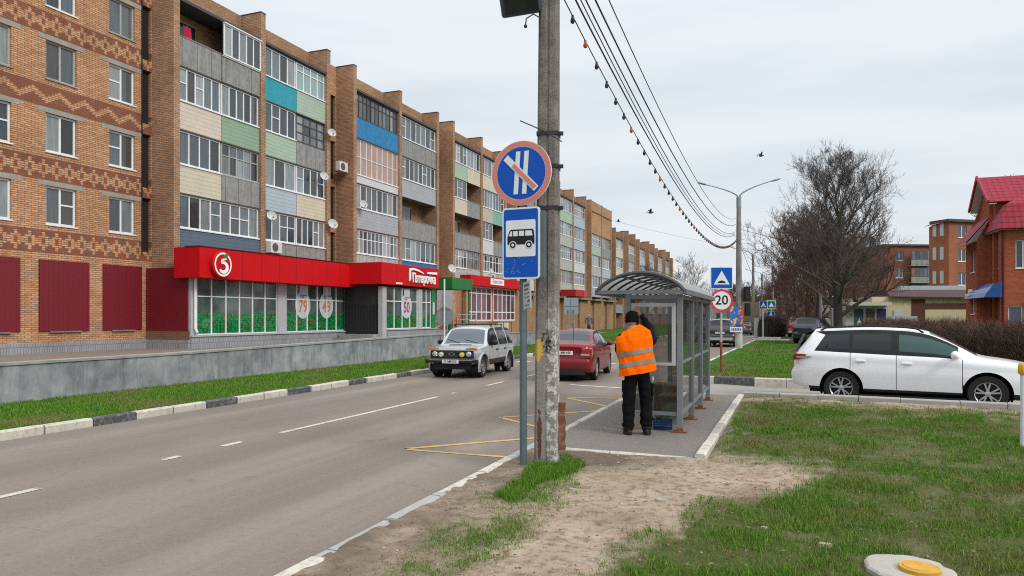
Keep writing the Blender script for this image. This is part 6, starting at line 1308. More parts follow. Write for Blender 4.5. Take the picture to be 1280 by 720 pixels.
# silver five door off-roader coming towards us
PS = paint('silver car paint', (0.47, 0.48, 0.49), rough=0.3, metal=0.2, dirt=0.2)
SN = dict(paint=PS, r=0.345, axles=[-1.35, 1.35], tw=0.2, n=104, arch=1.2, trim=True, tumble=0.27, rim='steel',
 top=[(-2.02, 1.03), (-1.97, 1.25), (-1.86, 1.53), (-1.76, 1.585), (-1.0, 1.63), (0.1, 1.62), (0.42, 1.565), (0.56, 1.48), (0.98, 1.06), (1.08, 1.025), (1.5, 1.0), (1.86, 0.965), (1.98, 0.94)],
 belt=[(-2.02, 0.985), (-1.0, 0.985), (0, 0.985), (1.0, 0.975), (1.98, 0.89)],
 plan=[(-2.02, 0.73), (-1.9, 0.79), (-1.5, 0.82), (0, 0.835), (1.4, 0.815), (1.85, 0.775), (1.98, 0.75)],
 bottom=[(-2.02, 0.42), (-1.6, 0.36), (1.4, 0.36), (1.98, 0.44)],
 front=[(0.3, 1.9), (0.55, 1.93), (0.8, 1.98), (0.95, 1.95), (1.1, 1.9)], fstart=1.6,
 side=[(0, .95), (.1, .975), (.4, .99), (.6, 1.0), (.78, 1.0), (.84, .975), (1, .965)], seams=[-0.95, -0.06, 0.86], glass=[('quarter', -1.86, -1.2), ('back', -1.13, -0.2), ('front', -0.12, 0.84)], screens=[(0.5, 0.99), (-1.98, -1.84)], clad=0.56, cladmat=mat('grimy black cladding', (0.05, 0.045, 0.04), 0.75, var=0.4), lip=0.05, handlemat=M_BLK, wsmat=paint('pale windscreen', (0.09, 0.105, 0.12), rough=0.05, dirt=0.02, coat=0.3))
niva, G = car('silver_off_roader', 'muddy silver boxy off-roader driving towards the camera on the far lane', SN, (-9.10, 21.0, 0), R(-90 + 4.2)); niva.scale = (0.98, 0.97, 0.94)
mirror(niva, M_BLK, 0.62, 1.08, 0.82, 0.95, M_BLK)
q = MB(); q.box(1.955, 1.99, -0.69, 0.69, 0.64, 0.875); gr = q.build('grille', M_BLK, niva, bevel=0.01); q = MB()
for z in (0.68, 0.72, 0.76, 0.8, 0.84): q.box(1.985, 1.998, -0.36, 0.36, z - 0.008, z + 0.008)
q.build('grille_slat', M_SEAT, gr); q = MB(); vs = []
for k in range(24):
    t = 2 * math.pi * k / 24
    for f in (1, 0.72): vs.append((2.004, 0.10 * f * math.cos(t), 0.76 + 0.045 * f * math.sin(t)))
q.add(vs, [(2 * k, 2 * ((k + 1) % 24), 2 * ((k + 1) % 24) + 1, 2 * k + 1) for k in range(24)]); q.build('grille_badge', M_CHROME, gr)
for sg in (1, -1):
    q = MB(); q.lathe([(0.085, 0.0), (0.085, 0.05), (0.065, 0.07), (0.004, 0.08)], 20, c=(1.965, sg * 0.54, 0.755), axis='x'); q.build('headlight', M_LAMPC, niva, smooth=True)
    q = MB(); q.lathe([(0.075, 0.0), (0.075, 0.05), (0.004, 0.065)], 20, c=(1.99, sg * 0.335 , 0.745), axis='x'); q.build('fog_light', M_YEL if sg > 0 else mat('pale fog lens', (0.6, 0.55, 0.42), 0.2), niva, smooth=True)
    q = MB(); q.box(1.86, 1.975, sg * 0.54, sg * 0.76, 0.89, 0.965); o = q.build('indicator', M_AMBER, niva, bevel=0.01); q = MB(); q.box(1.86, 1.97, sg * 0.43, sg * 0.538, 0.89, 0.96); q.build('side_light', M_LAMPC, niva, bevel=0.01)
    q = MB(); q.box(-1.75, -1.68, sg * 0.62, sg * 0.84, 0.12, 0.5); q.build('mud_flap', M_BLK, niva)
q = MB(); q.box(1.93, 2.10, -0.78, 0.78, 0.49, 0.585); q.box(1.93, 2.07, -0.83, -0.78, 0.46, 0.6); q.box(1.93, 2.07, 0.78, 0.83, 0.46, 0.6); bp = q.build('front_bumper', M_BLK, niva, bevel=0.015); q = MB(); q.box(2.06, 2.115, -0.70, 0.70, 0.565, 0.592); q.build('bumper_strip', M_CHROME, bp)
q = MB(); q.box(1.7, 1.95, -0.6, 0.6, 0.28, 0.48); q.build('skid_plate', M_BLK, niva); plate(niva, 2.115, 0.535, 'О 248 КХ', 1)
q = MB(); q.bar((1.05, 0.5, 1.07), (0.93, 0.05, 1.17), 0.02); q.bar((1.05, -0.1, 1.07), (0.93, -0.55, 1.17), 0.02); q.box(1.2, 1.3, -0.35, 0.35, 1.022, 1.034); q.build('wiper', M_BLK, niva)
q = MB()
for x in (0.1, -1.0): q.bar((x, -0.66, 1.66), (x, 0.66, 1.66), 0.03)
for x in (0.1, -1.0):
    for sg in (1, -1): q.bar((x, sg * 0.62, 1.58), (x, sg * 0.62, 1.66), 0.035)
q.build('roof_bar', M_BLK, niva)
q = MB(); q.tube([(0.3, -0.5, 1.57), (-0.35, -0.55, 2.0)], 0.006, 5); q.build('aerial', M_BLK, niva)

# red saloon going away
PR = paint('dark red car paint', (0.20, 0.006, 0.014), rough=0.25, metal=0.2, dirt=0.08, coat=0.3, spec=0.25)
SRD = dict(paint=PR, r=0.31, axles=[-1.27, 1.28], tw=0.195, n=110, arch=1.12, trim=True, tumble=0.42,
 top=[(-2.16, 0.98), (-2.08, 1.045), (-1.95, 1.07), (-1.62, 1.09), (-1.5, 1.12), (-1.0, 1.33), (-0.65, 1.425), (-0.2, 1.455), (0.2, 1.43), (0.45, 1.375), (0.8, 1.2), (1.12, 1.02), (1.22, 0.985), (1.7, 0.9), (2.05, 0.78), (2.18, 0.64)],
 belt=[(-2.16, 0.93), (-1.6, 0.985), (-0.6, 0.965), (0.5, 0.93), (1.2, 0.9), (1.8, 0.82), (2.18, 0.58)],
 plan=[(-2.16, 0.66), (-2.08, 0.77), (-1.85, 0.825), (-1.2, 0.85), (0, 0.85), (1.3, 0.84), (1.8, 0.78), (2.05, 0.66), (2.18, 0.48)],
 bottom=[(-2.16, 0.30), (-1.7, 0.22), (1.6, 0.19), (2.18, 0.22)],
 rear=[(0.2, -2.05), (0.4, -2.17), (0.55, -2.19), (0.64, -2.15), (0.8, -2.10), (0.98, -2.13), (1.06, -2.12), (1.2, -2.0)], rstart=-1.75,
 seams=[-0.98, -0.12, 0.92], glass=[('quarter', -1.25, -0.92), ('back', -0.88, -0.2), ('pillar', -0.2, -0.06), ('front', -0.06, 0.84)], screens=[(0.42, 1.14), (-1.5, -0.8)], rim='alloy', handle_drop=0.14)
red, G = car('red_saloon', 'dark red saloon driving away beside the bus shelter', SRD, (-5.76, 21.3, 0), R(90 + 4.5)); red.scale = (1, 0.95, 1)
mirror(red, PR, 0.72, 0.98, 0.82, 0.85)
for sg in (1, -1):
    q = MB(); q.prism([(-2.165, 0.66), (-2.175, 0.93), (-2.08, 0.94), (-1.88, 0.90), (-1.9, 0.76), (-2.05, 0.68)], (0, sg * 0.30, 0), (0, sg * 0.515, 0), (1, 0, 0), (0, 0, 1)); o = q.build('tail_light', M_TAIL, red, fix=True, bevel=0.02); q = MB(); q.box(-2.18, -2.1, sg * 0.5, sg * 0.76, 0.735, 0.785); q.build('reverse_light', M_LAMPC, o)
plate(red, -2.115 - 0.03, 0.80, 'А 390 НК', -1)
q = MB(); q.box(-2.12, -2.06, -0.34, 0.34, 0.72, 0.73); q.box(-2.145, -2.0, -0.72, 0.72, 0.655, 0.668); q.build('boot_gap', M_SEAMC, red)
q = MB(); q.tube([(-0.75, 0, 1.41), (-1.0, 0, 1.62)], 0.008, 5); q.build('aerial', M_BLK, red)
q = MB(); q.box(-2.14, -1.9, -0.6, 0.6, 0.2, 0.33); q.build('rear_diffuser', M_BLK, red)

# parked and distant cars
PD = paint('dark grey green paint', (0.035, 0.036, 0.032), rough=0.3, dirt=0.2)
SD = dict(SW); SD.update(dshear=0, paint=PD, clad=0.45, wsmat=M_GLASSC, gmats={}, n=70, screens=[(0.36, 1.2), (-2.26, -2.0)], rim='steel')
dus, G = car('dark_suv', 'dark grey SUV on the road just beyond the speed limit sign, seen from behind', SD, (-3.22, 46.4, 0), R(88))
roof_rails(dus, -1.75, 0.2, G, 0.62, M_ALLOY); mirror(dus, PD, 0.8, 1.12, 0.86)
for sg in (1, -1): q = MB(); q.box(-2.36, -2.2, sg * 0.68, sg * 0.84, 0.85, 1.1); q.build('tail_light', M_TAIL, dus)
q = MB(); q.box(-2.385, -2.25, -0.72, 0.72, 0.42, 0.58); q.build('bumper_guard', M_ALLOY, dus); plate(dus, -2.375, 0.86, 'К 73', -1)
PG = paint('grey saloon paint', (0.09, 0.09, 0.092), rough=0.3, dirt=0.15)
SG = dict(SRD); SG.update(paint=PG, n=60); x, y = at(936, 70)
gs, G = car('grey_saloon', 'dark grey saloon parked past the concrete lamp post', SG, (x - 0.4, y + 1.5, 0), R(86)); mirror(gs, PG, 0.72, 0.98, 0.82, 0.85)
for sg in (1, -1): q = MB(); q.box(-2.18, -2.05, sg * 0.5, sg * 0.76, 0.72, 0.92); q.build('tail_light', M_TAIL, gs)
plate(gs, -2.15, 0.8, 'Н 12', -1)
PB = paint('dark blue paint', (0.018, 0.026, 0.05), rough=0.25, dirt=0.1); SB = dict(SD); SB.update(paint=PB, clad=0.3, rim='alloy'); x, y = at(1026, 44)
bs, G = car('dark_blue_suv', 'dark blue estate car parked under the bare trees behind the white car', SB, (x - 0.3, y + 2.4, 0.1), R(76)); roof_rails(bs, -1.75, 0.2, G, 0.62, M_BLK)
for sg in (1, -1): q = MB(); q.box(-2.36, -2.2, sg * 0.68, sg * 0.84, 0.85, 1.1); q.build('tail_light', M_TAIL, bs); 
PRR = paint('bright red paint', (0.36, 0.03, 0.03), rough=0.35, dirt=0.1)
x, y = at(1002, 60); copy_thing(dus, (x, y, 0.1), R(82), 'faded red estate car parked under the trees left of the dark blue one', None, {PD.name: PRR})
x, y = at(930, 100); copy_thing(gs, (x, y, 0), R(82), 'pale silver saloon at the kerb beyond the dark grey one', None, {PG.name: PS})
PWW = PW
for i, (px, d, lab) in enumerate(((884, 120, 'white hatchback first in the far row of parked cars'), (890, 112, 'silver car in the far parked row nearest the road'), (878, 128, 'white car at the back of the far parked row'), (872, 138, 'grey car last in the far parked row'))):
    x, y = at(px, d); copy_thing(gs if i % 2 else dus, (x, y, 0.06), R(70), lab, 'cars parked in the far left row', {PG.name: PS if i == 1 else PG, PD.name: PWW})
x, y = at(922, 130); copy_thing(dus, (x, y, 0), R(84), 'white van-like car far down the road', None, {PD.name: PWW})
# ------------------------------------------------------------------ street furniture
M_POLEC = concrete('weathered pole concrete', (0.15, 0.14, 0.128), (0.30, 0.285, 0.265), streak=0.7)
def pole_mat():
    t = NT('painted pole concrete'); p, _ = t.pos(); s = t.n('ShaderNodeSeparateXYZ'); t.l(p, s.inputs[0]); f = t.noise(p, 5, 6, 0.7); g = t.noise(p, 11, 6, 0.8); h = t.noise(p, 60, 3, 0.7); st = t.noise(p, 3, 5, 0.7, stretch=(6, 6, 0.5))
    c = t.mix(t.ramp(f, 0.35, 0.7), (0.115, 0.10, 0.088), (0.235, 0.21, 0.182)); c = t.mix(t.math('MULTIPLY', t.ramp(h, 0.5, 0.65), 0.5), c, (0.36, 0.345, 0.32)); c = t.mix(t.math('MULTIPLY', t.ramp(st, 0.55, 0.7), 0.5), c, (0.06, 0.055, 0.05))
    low = t.ramp(s.outputs[2], 0.35, 0.62); gz = t.n('ShaderNodeMapRange'); gz.inputs['From Min'].default_value = 2.1; gz.inputs['From Max'].default_value = 1.5; t.l(s.outputs[2], gz.inputs['Value'])
    right = t.math('GREATER_THAN', s.outputs[0], -2.53)
    wmask = t.math('MULTIPLY', t.math('MULTIPLY', t.ramp(g, 0.50, 0.53), gz.outputs[0]), right); c = t.mix(wmask, c, (0.62, 0.60, 0.57))
    c = t.mix(t.math('MULTIPLY', gz.outputs[0], 0.35), c, (0.33, 0.31, 0.28))
    def blob(z, x, rz_, rx, seed):
        a = t.math('POWER', t.math('DIVIDE', t.math('SUBTRACT', s.outputs[2], z), rz_), 2.0); b2 = t.math('POWER', t.math('DIVIDE', t.math('SUBTRACT', s.outputs[0], x), rx), 2.0); return t.math('LESS_THAN', t.math('ADD', t.math('ADD', a, b2), t.math('MULTIPLY', t.math('SUBTRACT', g, 0.5), 5.0)), 1.0)
    c = t.mix(blob(1.42, -2.615, 0.13, 0.06, 1), c, (0.56, 0.36, 0.07)); c = t.mix(t.math('MULTIPLY', blob(1.52, -2.5, 0.12, 0.08, 2), t.ramp(t.noise(p, 26, 4, 0.7), 0.5, 0.54)), c, (0.03, 0.03, 0.03)); c = t.mix(t.math('MULTIPLY', blob(0.45, -2.60, 0.3, 0.025, 3), 0.9), c, (0.10, 0.035, 0.02))
    t.set(Base_Color=c, Roughness=0.92, Specular_IOR_Level=0.15); t.bump(t.math('ADD', g, t.math('MULTIPLY', h, 0.5)), 0.6, 0.02); return t.m
M_POLEP = pole_mat(); M_IRON = mat('dark iron', (0.05, 0.05, 0.055), 0.6, 0.4); M_GPOLE = mat('grey green painted pole', (0.12, 0.155, 0.165), 0.5, 0.3, var=0.25, scale=6); M_RUST = rusty('rusty plate', (0.30, 0.16, 0.09), 0.9); M_SBLUE = mat('sign blue', (0.003, 0.075, 0.42), 0.45, var=0.1); M_SWHITE = mat('sign white', (0.68, 0.70, 0.70), 0.4, var=0.05, coat=0.3); M_SRED = mat('faded sign red', (0.62, 0.21, 0.17), 0.45, var=0.12); M_SRED2 = mat('sign red', (0.55, 0.045, 0.06), 0.4); M_BACK = mat('sign back', (0.27, 0.30, 0.32), 0.5, 0.4); M_BLACKP = mat('sign black', (0.015, 0.015, 0.017), 0.5)
# near utility pole
PXY = (-2.55, 8.02)
up = thing('utility_pole', 'tall weathered concrete utility pole with peeling paint in the foreground', 'utility pole', (*PXY, 0.08))
def pole_ring(z):
    k = 1 - 0.030 * z; hw, hd, c = 0.135 * k, 0.115 * k, 0.03; return [(-hw + c, -hd), (-0.02, -hd), (-0.012, -hd + 0.012), (0.012, -hd + 0.012), (0.02, -hd), (hw - c, -hd), (hw, -hd + c), (hw, hd - c), (hw - c, hd), (-hw + c, hd), (-hw, hd - c), (-hw, -hd + c)]
b = MB(); zs = np.linspace(-0.2, 9.3, 20); n = 12; vs = []
PROT = Matrix.Rotation(YAW + R(-12), 4, 'Z')
for z in zs:
    dx = 0.006 * z
    for x, y in pole_ring(max(z, 0)): v = PROT @ Vector((x, y, 0)); vs.append((v.x + dx, v.y, z))
b.add(vs, [(i * n + k, i * n + (k + 1) % n, (i + 1) * n + (k + 1) % n, (i + 1) * n + k) for i in range(len(zs) - 1) for k in range(n)] + [tuple(range((len(zs) - 1) * n, len(zs) * n))]); b.build('shaft', M_POLEP, up)
for z in (2.98, 3.46, 3.84):
    b = MB(); k = 1 - 0.03 * z; b.M = Matrix.Translation((0.006 * z, 0, z)) @ PROT; b.box(-0.142 * k, 0.142 * k, -0.122 * k, 0.122 * k, -0.022, 0.022); b.box(0.142 * k, 0.2 * k, -0.06, -0.02, -0.02, 0.02); b.build('steel_band', M_IRON, up)
b = MB(); b.tube([(-0.28, -0.14, 4.0), (0.0, -0.14, 3.86), (0.22, -0.12, 3.72)], 0.007, 5); b.build('wire_tail', M_IRON, up)
for z, s in ((5.86, 1),):
    b = MB(); b.M = Matrix.Translation((0.05, 0, z)) @ PROT; b.bar((-0.2, 0.15, 0), (0.62, 0.15, 0), 0.06); b.build('crossarm', M_IRON, up)
# rusty junction plate
rb = thing('rusty_plate', 'rusty flaking metal plate bolted low on the side of the concrete pole', 'metal plate', (PXY[0] + 0.115, PXY[1] + 0.05, 0.2), YAW)
b = MB(); r = random.Random(3); zz_ = np.linspace(0.05, 0.6, 12); pr = [(0.015 + r.uniform(-0.006, 0.006), z) for z in zz_] + [(0.092 + r.uniform(-0.012, 0.010), z) for z in zz_[::-1]]; b.prism(pr, (0, 0.05, 0), (0, -0.03, 0), (1, 0, 0), (0, 0, 1)); b.build('plate', M_RUST, rb, fix=True); b = MB(); b.box(-0.06, 0.02, -0.015, 0.015, 0.15, 0.19); b.box(-0.06, 0.02, -0.015, 0.015, 0.42, 0.46); b.build('bracket', M_IRON, rb)
# flood lamp on the near pole
fl = thing('flood_lamp', 'dark boxy flood lamp clamped to the top of the concrete pole', 'lamp', (PXY[0] + 0.0, PXY[1], 5.19), YAW)
b = MB(); b.M = Matrix.Translation((-0.30, -0.1, 0.23)) @ Matrix.Rotation(R(-9), 4, 'Y') @ Matrix.Rotation(R(20), 4, 'X'); b.box(-0.24, 0.22, -0.12, 0.10, -0.13, 0.12); b.build('housing', mat('lamp housing', (0.045, 0.065, 0.085), 0.5), fl, bevel=0.03)
b = MB(); b.M = Matrix.Translation((-0.30, -0.1, 0.23)) @ Matrix.Rotation(R(-9), 4, 'Y') @ Matrix.Rotation(R(20), 4, 'X'); b.box(-0.20, 0.18, -0.126, -0.121, -0.1, 0.09); b.build('lens', M_PANE, fl); b = MB(); b.bar((-0.12, 0, 0.2), (0.05, 0.05, 0.3), 0.05); b.build('arm', M_IRON, fl); b = MB(); b.tube([(-0.08, -0.12, 0.05), (-0.16, -0.13, 0.09), (-0.24, -0.13, 0.04), (-0.25, -0.13, -0.03)], 0.008, 5); b.ball((-0.25, -0.13, -0.05), 0.022, 8); b.build('cable', M_IRON, fl)

# bus stop sign post with its two signs and timetable
SPX = (-2.78, 7.85); sgn = thing('bus_stop_sign', 'grey post with a round no stopping sign above a blue bus stop sign', 'road sign', (*SPX, 0.08), YAW + R(-24))
b = MB(); b.tube([(0, 0, -0.1), (0, 0, 3.6)], 0.043, 14); b.build('post', M_GPOLE, sgn, smooth=True)
def disc(b, r, y0, y1, z, n=40, x=0.0, m=0):
    b.add([(x + r * math.cos(2 * math.pi * k / n), y0, z + r * math.sin(2 * math.pi * k / n)) for k in range(n)] + [(x + r * math.cos(2 * math.pi * k / n), y1, z + r * math.sin(2 * math.pi * k / n)) for k in range(n)], [tuple(range(n)), tuple(range(2 * n - 1, n - 1, -1))] + [(k, n + k, n + (k + 1) % n, (k + 1) % n) for k in range(n)], m)
ZR, RS, ZBz = 3.37, 0.372, 2.565
b = MB(); disc(b, RS, -0.065, -0.05, ZR); rs = b.build('round_sign', M_SWHITE, sgn)
b = MB(); n = 48; vs = [(f * math.cos(2 * math.pi * k / n), -0.068, ZR + f * math.sin(2 * math.pi * k / n)) for k in range(n) for f in (RS * 0.985, RS * 0.83)]; b.add(vs, [(2 * k, 2 * ((k + 1) % n), 2 * ((k + 1) % n) + 1, 2 * k + 1) for k in range(n)], 0); b.build('sign_border', M_SRED, rs)
b = MB(); disc(b, RS * 0.81, -0.0685, -0.066, ZR); b.build('sign_field', M_SBLUE, rs)
b = MB()
for x in (-0.045, 0.06): b.add([(x - 0.028 + 0.012, -0.071, ZR + 0.25), (x + 0.028 + 0.012, -0.071, ZR + 0.25), (x + 0.028 - 0.02, -0.071, ZR - 0.24), (x - 0.028 - 0.02, -0.071, ZR - 0.24)], [(0, 1, 2, 3)])
b.build('sign_stripe', M_SWHITE, rs, fix=False)
b = MB(); c45 = RS * 0.83 * 0.7071; b.prism([(-c45, c45 - 0.055), (-c45 + 0.055, c45), (c45, -c45 + 0.055), (c45 - 0.055, -c45)], (0, 0.002, 0), (0, -0.075, ZR), (1, 0, 0), (0, 0, 1)); w_ = b.build('diagonal_edge', M_SWHITE, rs, fix=True); b = MB(); q = 0.034; b.prism([(-c45 * 0.52, c45 * 0.52 - q), (-c45 * 0.52 + q, c45 * 0.52), (c45 * 0.88, -c45 * 0.88 + q), (c45 * 0.88 - q, -c45 * 0.88)], (0, 0.002, 0), (0, -0.0785, ZR), (1, 0, 0), (0, 0, 1)); b.build('diagonal', M_SRED, rs, fix=True)
def rrect(w, h, r, n=5):
    o = []
    for cx, cz, a0 in ((w / 2 - r, h / 2 - r, 0), (-w / 2 + r, h / 2 - r, 90), (-w / 2 + r, -h / 2 + r, 180), (w / 2 - r, -h / 2 + r, 270)):
        for k in range(n + 1): a = R(a0 + 90 * k / n); o.append((cx + r * math.cos(a), cz + r * math.sin(a)))
    return o
def plate_(b, w, h, r, y0, y1, z, x=0.0, m=0): b.prism(rrect(w, h, r), (0, y1 - y0, 0), (x, y0, z), (1, 0, 0), (0, 0, 1), m)
XB = 0.0
b = MB(); plate_(b, 0.46, 0.82, 0.035, -0.075, -0.045, ZBz, XB); bs_ = b.build('bus_sign', M_SWHITE, sgn, fix=True)
b = MB(); plate_(b, 0.425, 0.78, 0.025, -0.078, -0.0755, ZBz, XB); b.build('blue_field', M_SBLUE, bs_, fix=True)
b = MB(); plate_(b, 0.37, 0.42, 0.02, -0.081, -0.0785, ZBz + 0.055, XB); b.build('white_field', M_SWHITE, bs_, fix=True)
b = MB(); b.prism([(-0.162, -0.085), (-0.165, 0.0), (-0.135, 0.078), (-0.115, 0.088), (0.150, 0.088), (0.163, 0.07), (0.172, -0.005), (0.172, -0.085)], (0, 0.0015, 0), (XB, -0.083, ZBz + 0.07), (1, 0, 0), (0, 0, 1)); bus = b.build('bus_symbol', M_BLACKP, bs_, fix=True)
for poly in ([(-0.146, 0.012), (-0.124, 0.066), (-0.104, 0.07), (-0.104, 0.012)], [(-0.09, 0.012), (-0.09, 0.07), (-0.035, 0.07), (-0.035, 0.012)], [(-0.02, 0.012), (-0.02, 0.07), (0.045, 0.07), (0.045, 0.012)], [(0.06, 0.012), (0.06, 0.07), (0.138, 0.07), (0.15, 0.012)]):
    b = MB(); b.prism(poly, (0, 0.001, 0), (XB, -0.0845, ZBz + 0.07), (1, 0, 0), (0, 0, 1)); b.build('bus_window', M_SWHITE, bus, fix=True)
b = MB()
for cx in (-0.095, 0.105): disc(b, 0.046, -0.0848, -0.0835, ZBz - 0.02, 20, XB + cx)
b.build('wheel_gap', M_SWHITE, bus, fix=True); b = MB()
for cx in (-0.095, 0.105): disc(b, 0.036, -0.0862, -0.085, ZBz - 0.02, 20, XB + cx)
o = b.build('bus_wheel', M_BLACKP, bus, fix=True); b = MB()
for cx in (-0.095, 0.105): disc(b, 0.017, -0.0876, -0.0864, ZBz - 0.02, 16, XB + cx)
b.build('wheel_hub', M_SWHITE, bus, fix=True)
b = MB(); r = random.Random(4)
for i in range(13):                                       # scratches in the blue film
    x, z = r.uniform(-0.18, 0.16), r.choice([r.uniform(-0.37, -0.18)] * 4 + [r.uniform(0.29, 0.37)]); a = r.uniform(0.3, 1.4) * r.choice([1, 1, -1]); l = r.uniform(0.015, 0.06); b.bar((XB + x, -0.0785, ZBz + z), (XB + min(0.2, max(-0.2, x + math.cos(a) * l)), -0.0785, ZBz + max(-0.38, min(0.38, z + math.sin(a) * l))), 0.003, 0.002, up=(0, 1, 0))
b.build('scratch', mat('pale blue scratch', (0.30, 0.42, 0.62), 0.5), bs_)
b = MB(); b.box(XB + 0.232, XB + 0.275, -0.05, 0.03, ZBz - 0.40, ZBz + 0.34); b.build('sign_case', M_GPOLE, bs_)
TM = Matrix.Translation((0.135, -0.17, 1.965)) @ Matrix.Rotation(R(-52), 4, 'Z') @ Matrix.Rotation(R(-4), 4, 'Y')
b = MB(); b.M = TM; b.prism([(-0.15, -0.155), (0.15, -0.155), (0.15, 0.155), (-0.15, 0.155)], (0, 0.012, 0), (0, -0.02, 0), (1, 0, 0), (0, 0, 1)); tt = b.build('timetable', mat('dull white board', (0.45, 0.46, 0.45), 0.6, var=0.2, scale=8), sgn, fix=True)
for i, (x0, x1, hh) in enumerate(((-0.10, 0.10, 0.028), (-0.10, 0.06, 0.022), (-0.09, 0.12, 0.01), (-0.09, 0.10, 0.01), (0.03, 0.12, 0.026), (-0.09, 0.09, 0.01))):
    b = MB(); b.M = TM; z = 0.11 - i * 0.045; b.box(x0, x1, -0.022, -0.0205, z - hh / 2, z + hh / 2); b.build('print_line', mat('faded print', (0.12, 0.13, 0.14), 0.7), tt)

# speed limit and hump signs on a rusty post
def hump(b_, parent, w, z, y, x=0.0):
    b = MB(); plate_(b, w, w, 0.03, y, y + 0.02, z, x); s = b.build('hump_sign', M_SWHITE, parent, fix=True); b = MB(); plate_(b, w * 0.94, w * 0.94, 0.02, y - 0.003, y - 0.0005, z, x); b.build('blue_field', M_SBLUE, s, fix=True)
    b = MB(); b.prism([(-w * 0.36, -w * 0.3), (w * 0.36, -w * 0.3), (0, w * 0.34)], (0, 0.002, 0), (x, y - 0.0055, z), (1, 0, 0), (0, 0, 1)); b.build('triangle', M_SWHITE, s, fix=True)
    b = MB(); b.prism([(-w * 0.2, -w * 0.24), (w * 0.2, -w * 0.24), (w * 0.14, -w * 0.16), (0, -w * 0.11), (-w * 0.14, -w * 0.16)], (0, 0.002, 0), (x, y - 0.008, z), (1, 0, 0), (0, 0, 1)); b.build('hump_symbol', M_BLACKP, s, fix=True); return s
s20 = thing('speed_limit_sign', 'blue speed hump sign over a round red rimmed 20 sign on a rusty footed post', 'road sign', (-1.66, 22.72, 0.08), YAW + R(-3))
b = MB(); b.tube([(0, 0.04, -0.1), (0, 0.04, 3.25)], 0.036, 12); b.build('post', mat('pale grey post', (0.42, 0.43, 0.43), 0.5, 0.2), s20, smooth=True); b = MB(); b.tube([(0, 0.04, -0.1), (0, 0.04, 0.95)], 0.039, 12); b.build('rusty_foot', rusty('red rusty paint', (0.33, 0.06, 0.035), 0.7), s20, smooth=True)
hump(None, s20, 0.66, 2.90, -0.02)
b = MB(); disc(b, 0.345, -0.02, 0.0, 2.215); rs = b.build('round_sign', M_SRED2, s20); b = MB(); disc(b, 0.275, -0.024, -0.0205, 2.215); b.build('white_field', M_SWHITE, rs); text_obj('speed_number', '20', 0.40, M_BLACKP, rs, facing((0, -0.026, 2.215), (1, 0, 0), (0, 0, 1)), 0.001, bold=0.006)
# the same pair seen from behind on the left verge
bk = thing('sign_back', 'white sign post seen from behind, square over round plate, beside the retaining wall', 'road sign', (-13.3, 27.2, 0.08), R(6))
q = at(556, 31.6); bk.location = (q[0], q[1], 0.1)
b = MB(); b.tube([(0, -0.05, -0.1), (0, -0.05, 3.35)], 0.035, 10); b.build('post', M_SWHITE, bk, smooth=True); b = MB(); plate_(b, 0.74, 0.9, 0.04, 0.0, 0.02, 2.42); b.build('square_plate', mat('pale sign back', (0.40, 0.385, 0.40), 0.6), bk, fix=True); b = MB(); disc(b, 0.40, 0.0, 0.02, 1.72); b.build('round_plate', M_BACK, bk)
bk2 = thing('sign_back', 'square grey sign on two posts seen from behind, beyond the red saloon', 'road sign', (*at(714, 50), 0.1), YAW)
b = MB(); b.tube([(-0.18, -0.05, -0.1), (-0.18, -0.05, 2.2)], 0.045, 8); b.tube([(0.18, -0.05, -0.1), (0.18, -0.05, 2.2)], 0.045, 8); b.build('post', M_BACK, bk2); b = MB(); plate_(b, 1.0, 1.15, 0.05, 0.0, 0.03, 2.45); b.build('square_plate', mat('blue grey sign back', (0.25, 0.30, 0.33), 0.5), bk2, fix=True); b = MB(); b.box(-0.5, 0.5, -0.03, -0.001, 2.44, 2.48); b.box(-0.02, 0.02, -0.03, -0.001, 1.9, 3.0); b.build('stiffener', M_BACK, bk2)
# further signs
def small_sign(px, d, label, kind, z=2.6, w=0.9):
    x, y = at(px, d); t = thing('road_sign', label, 'road sign', (x, y, 0.05), YAW, 'signs further down the street'); b = MB(); b.tube([(0, 0.05, -0.1), (0, 0.05, z + w * 0.4)], 0.045, 8); b.build('post', M_SWHITE, t)
    if kind == 'hump': hump(None, t, w, z, -0.02)
    else:
        b = MB(); plate_(b, w * 1.3, w * 1.25, 0.05, -0.02, 0, z); s = b.build('cross_sign', mat('lime reflective', (0.42, 0.62, 0.10), 0.4), t, fix=True); b = MB(); plate_(b, w * 0.95, w * 0.95, 0.03, -0.025, -0.021, z); b.build('blue_field', M_SBLUE, s, fix=True); b = MB(); b.prism([(-w * 0.36, -w * 0.3), (w * 0.36, -w * 0.3), (0, w * 0.34)], (0, 0.002, 0), (0, -0.03, z), (1, 0, 0), (0, 0, 1)); b.build('triangle', M_SWHITE, s, fix=True)
    return t
small_sign(954, 60, 'blue speed hump sign beyond the bushes', 'hump', 2.75, 0.64); small_sign(964, 74, 'lime framed pedestrian crossing sign beside a far lamp post', 'cross', 3.0, 0.75); small_sign(963.5, 78, 'smaller blue sign below the lime framed one', 'hump', 1.95, 0.8)

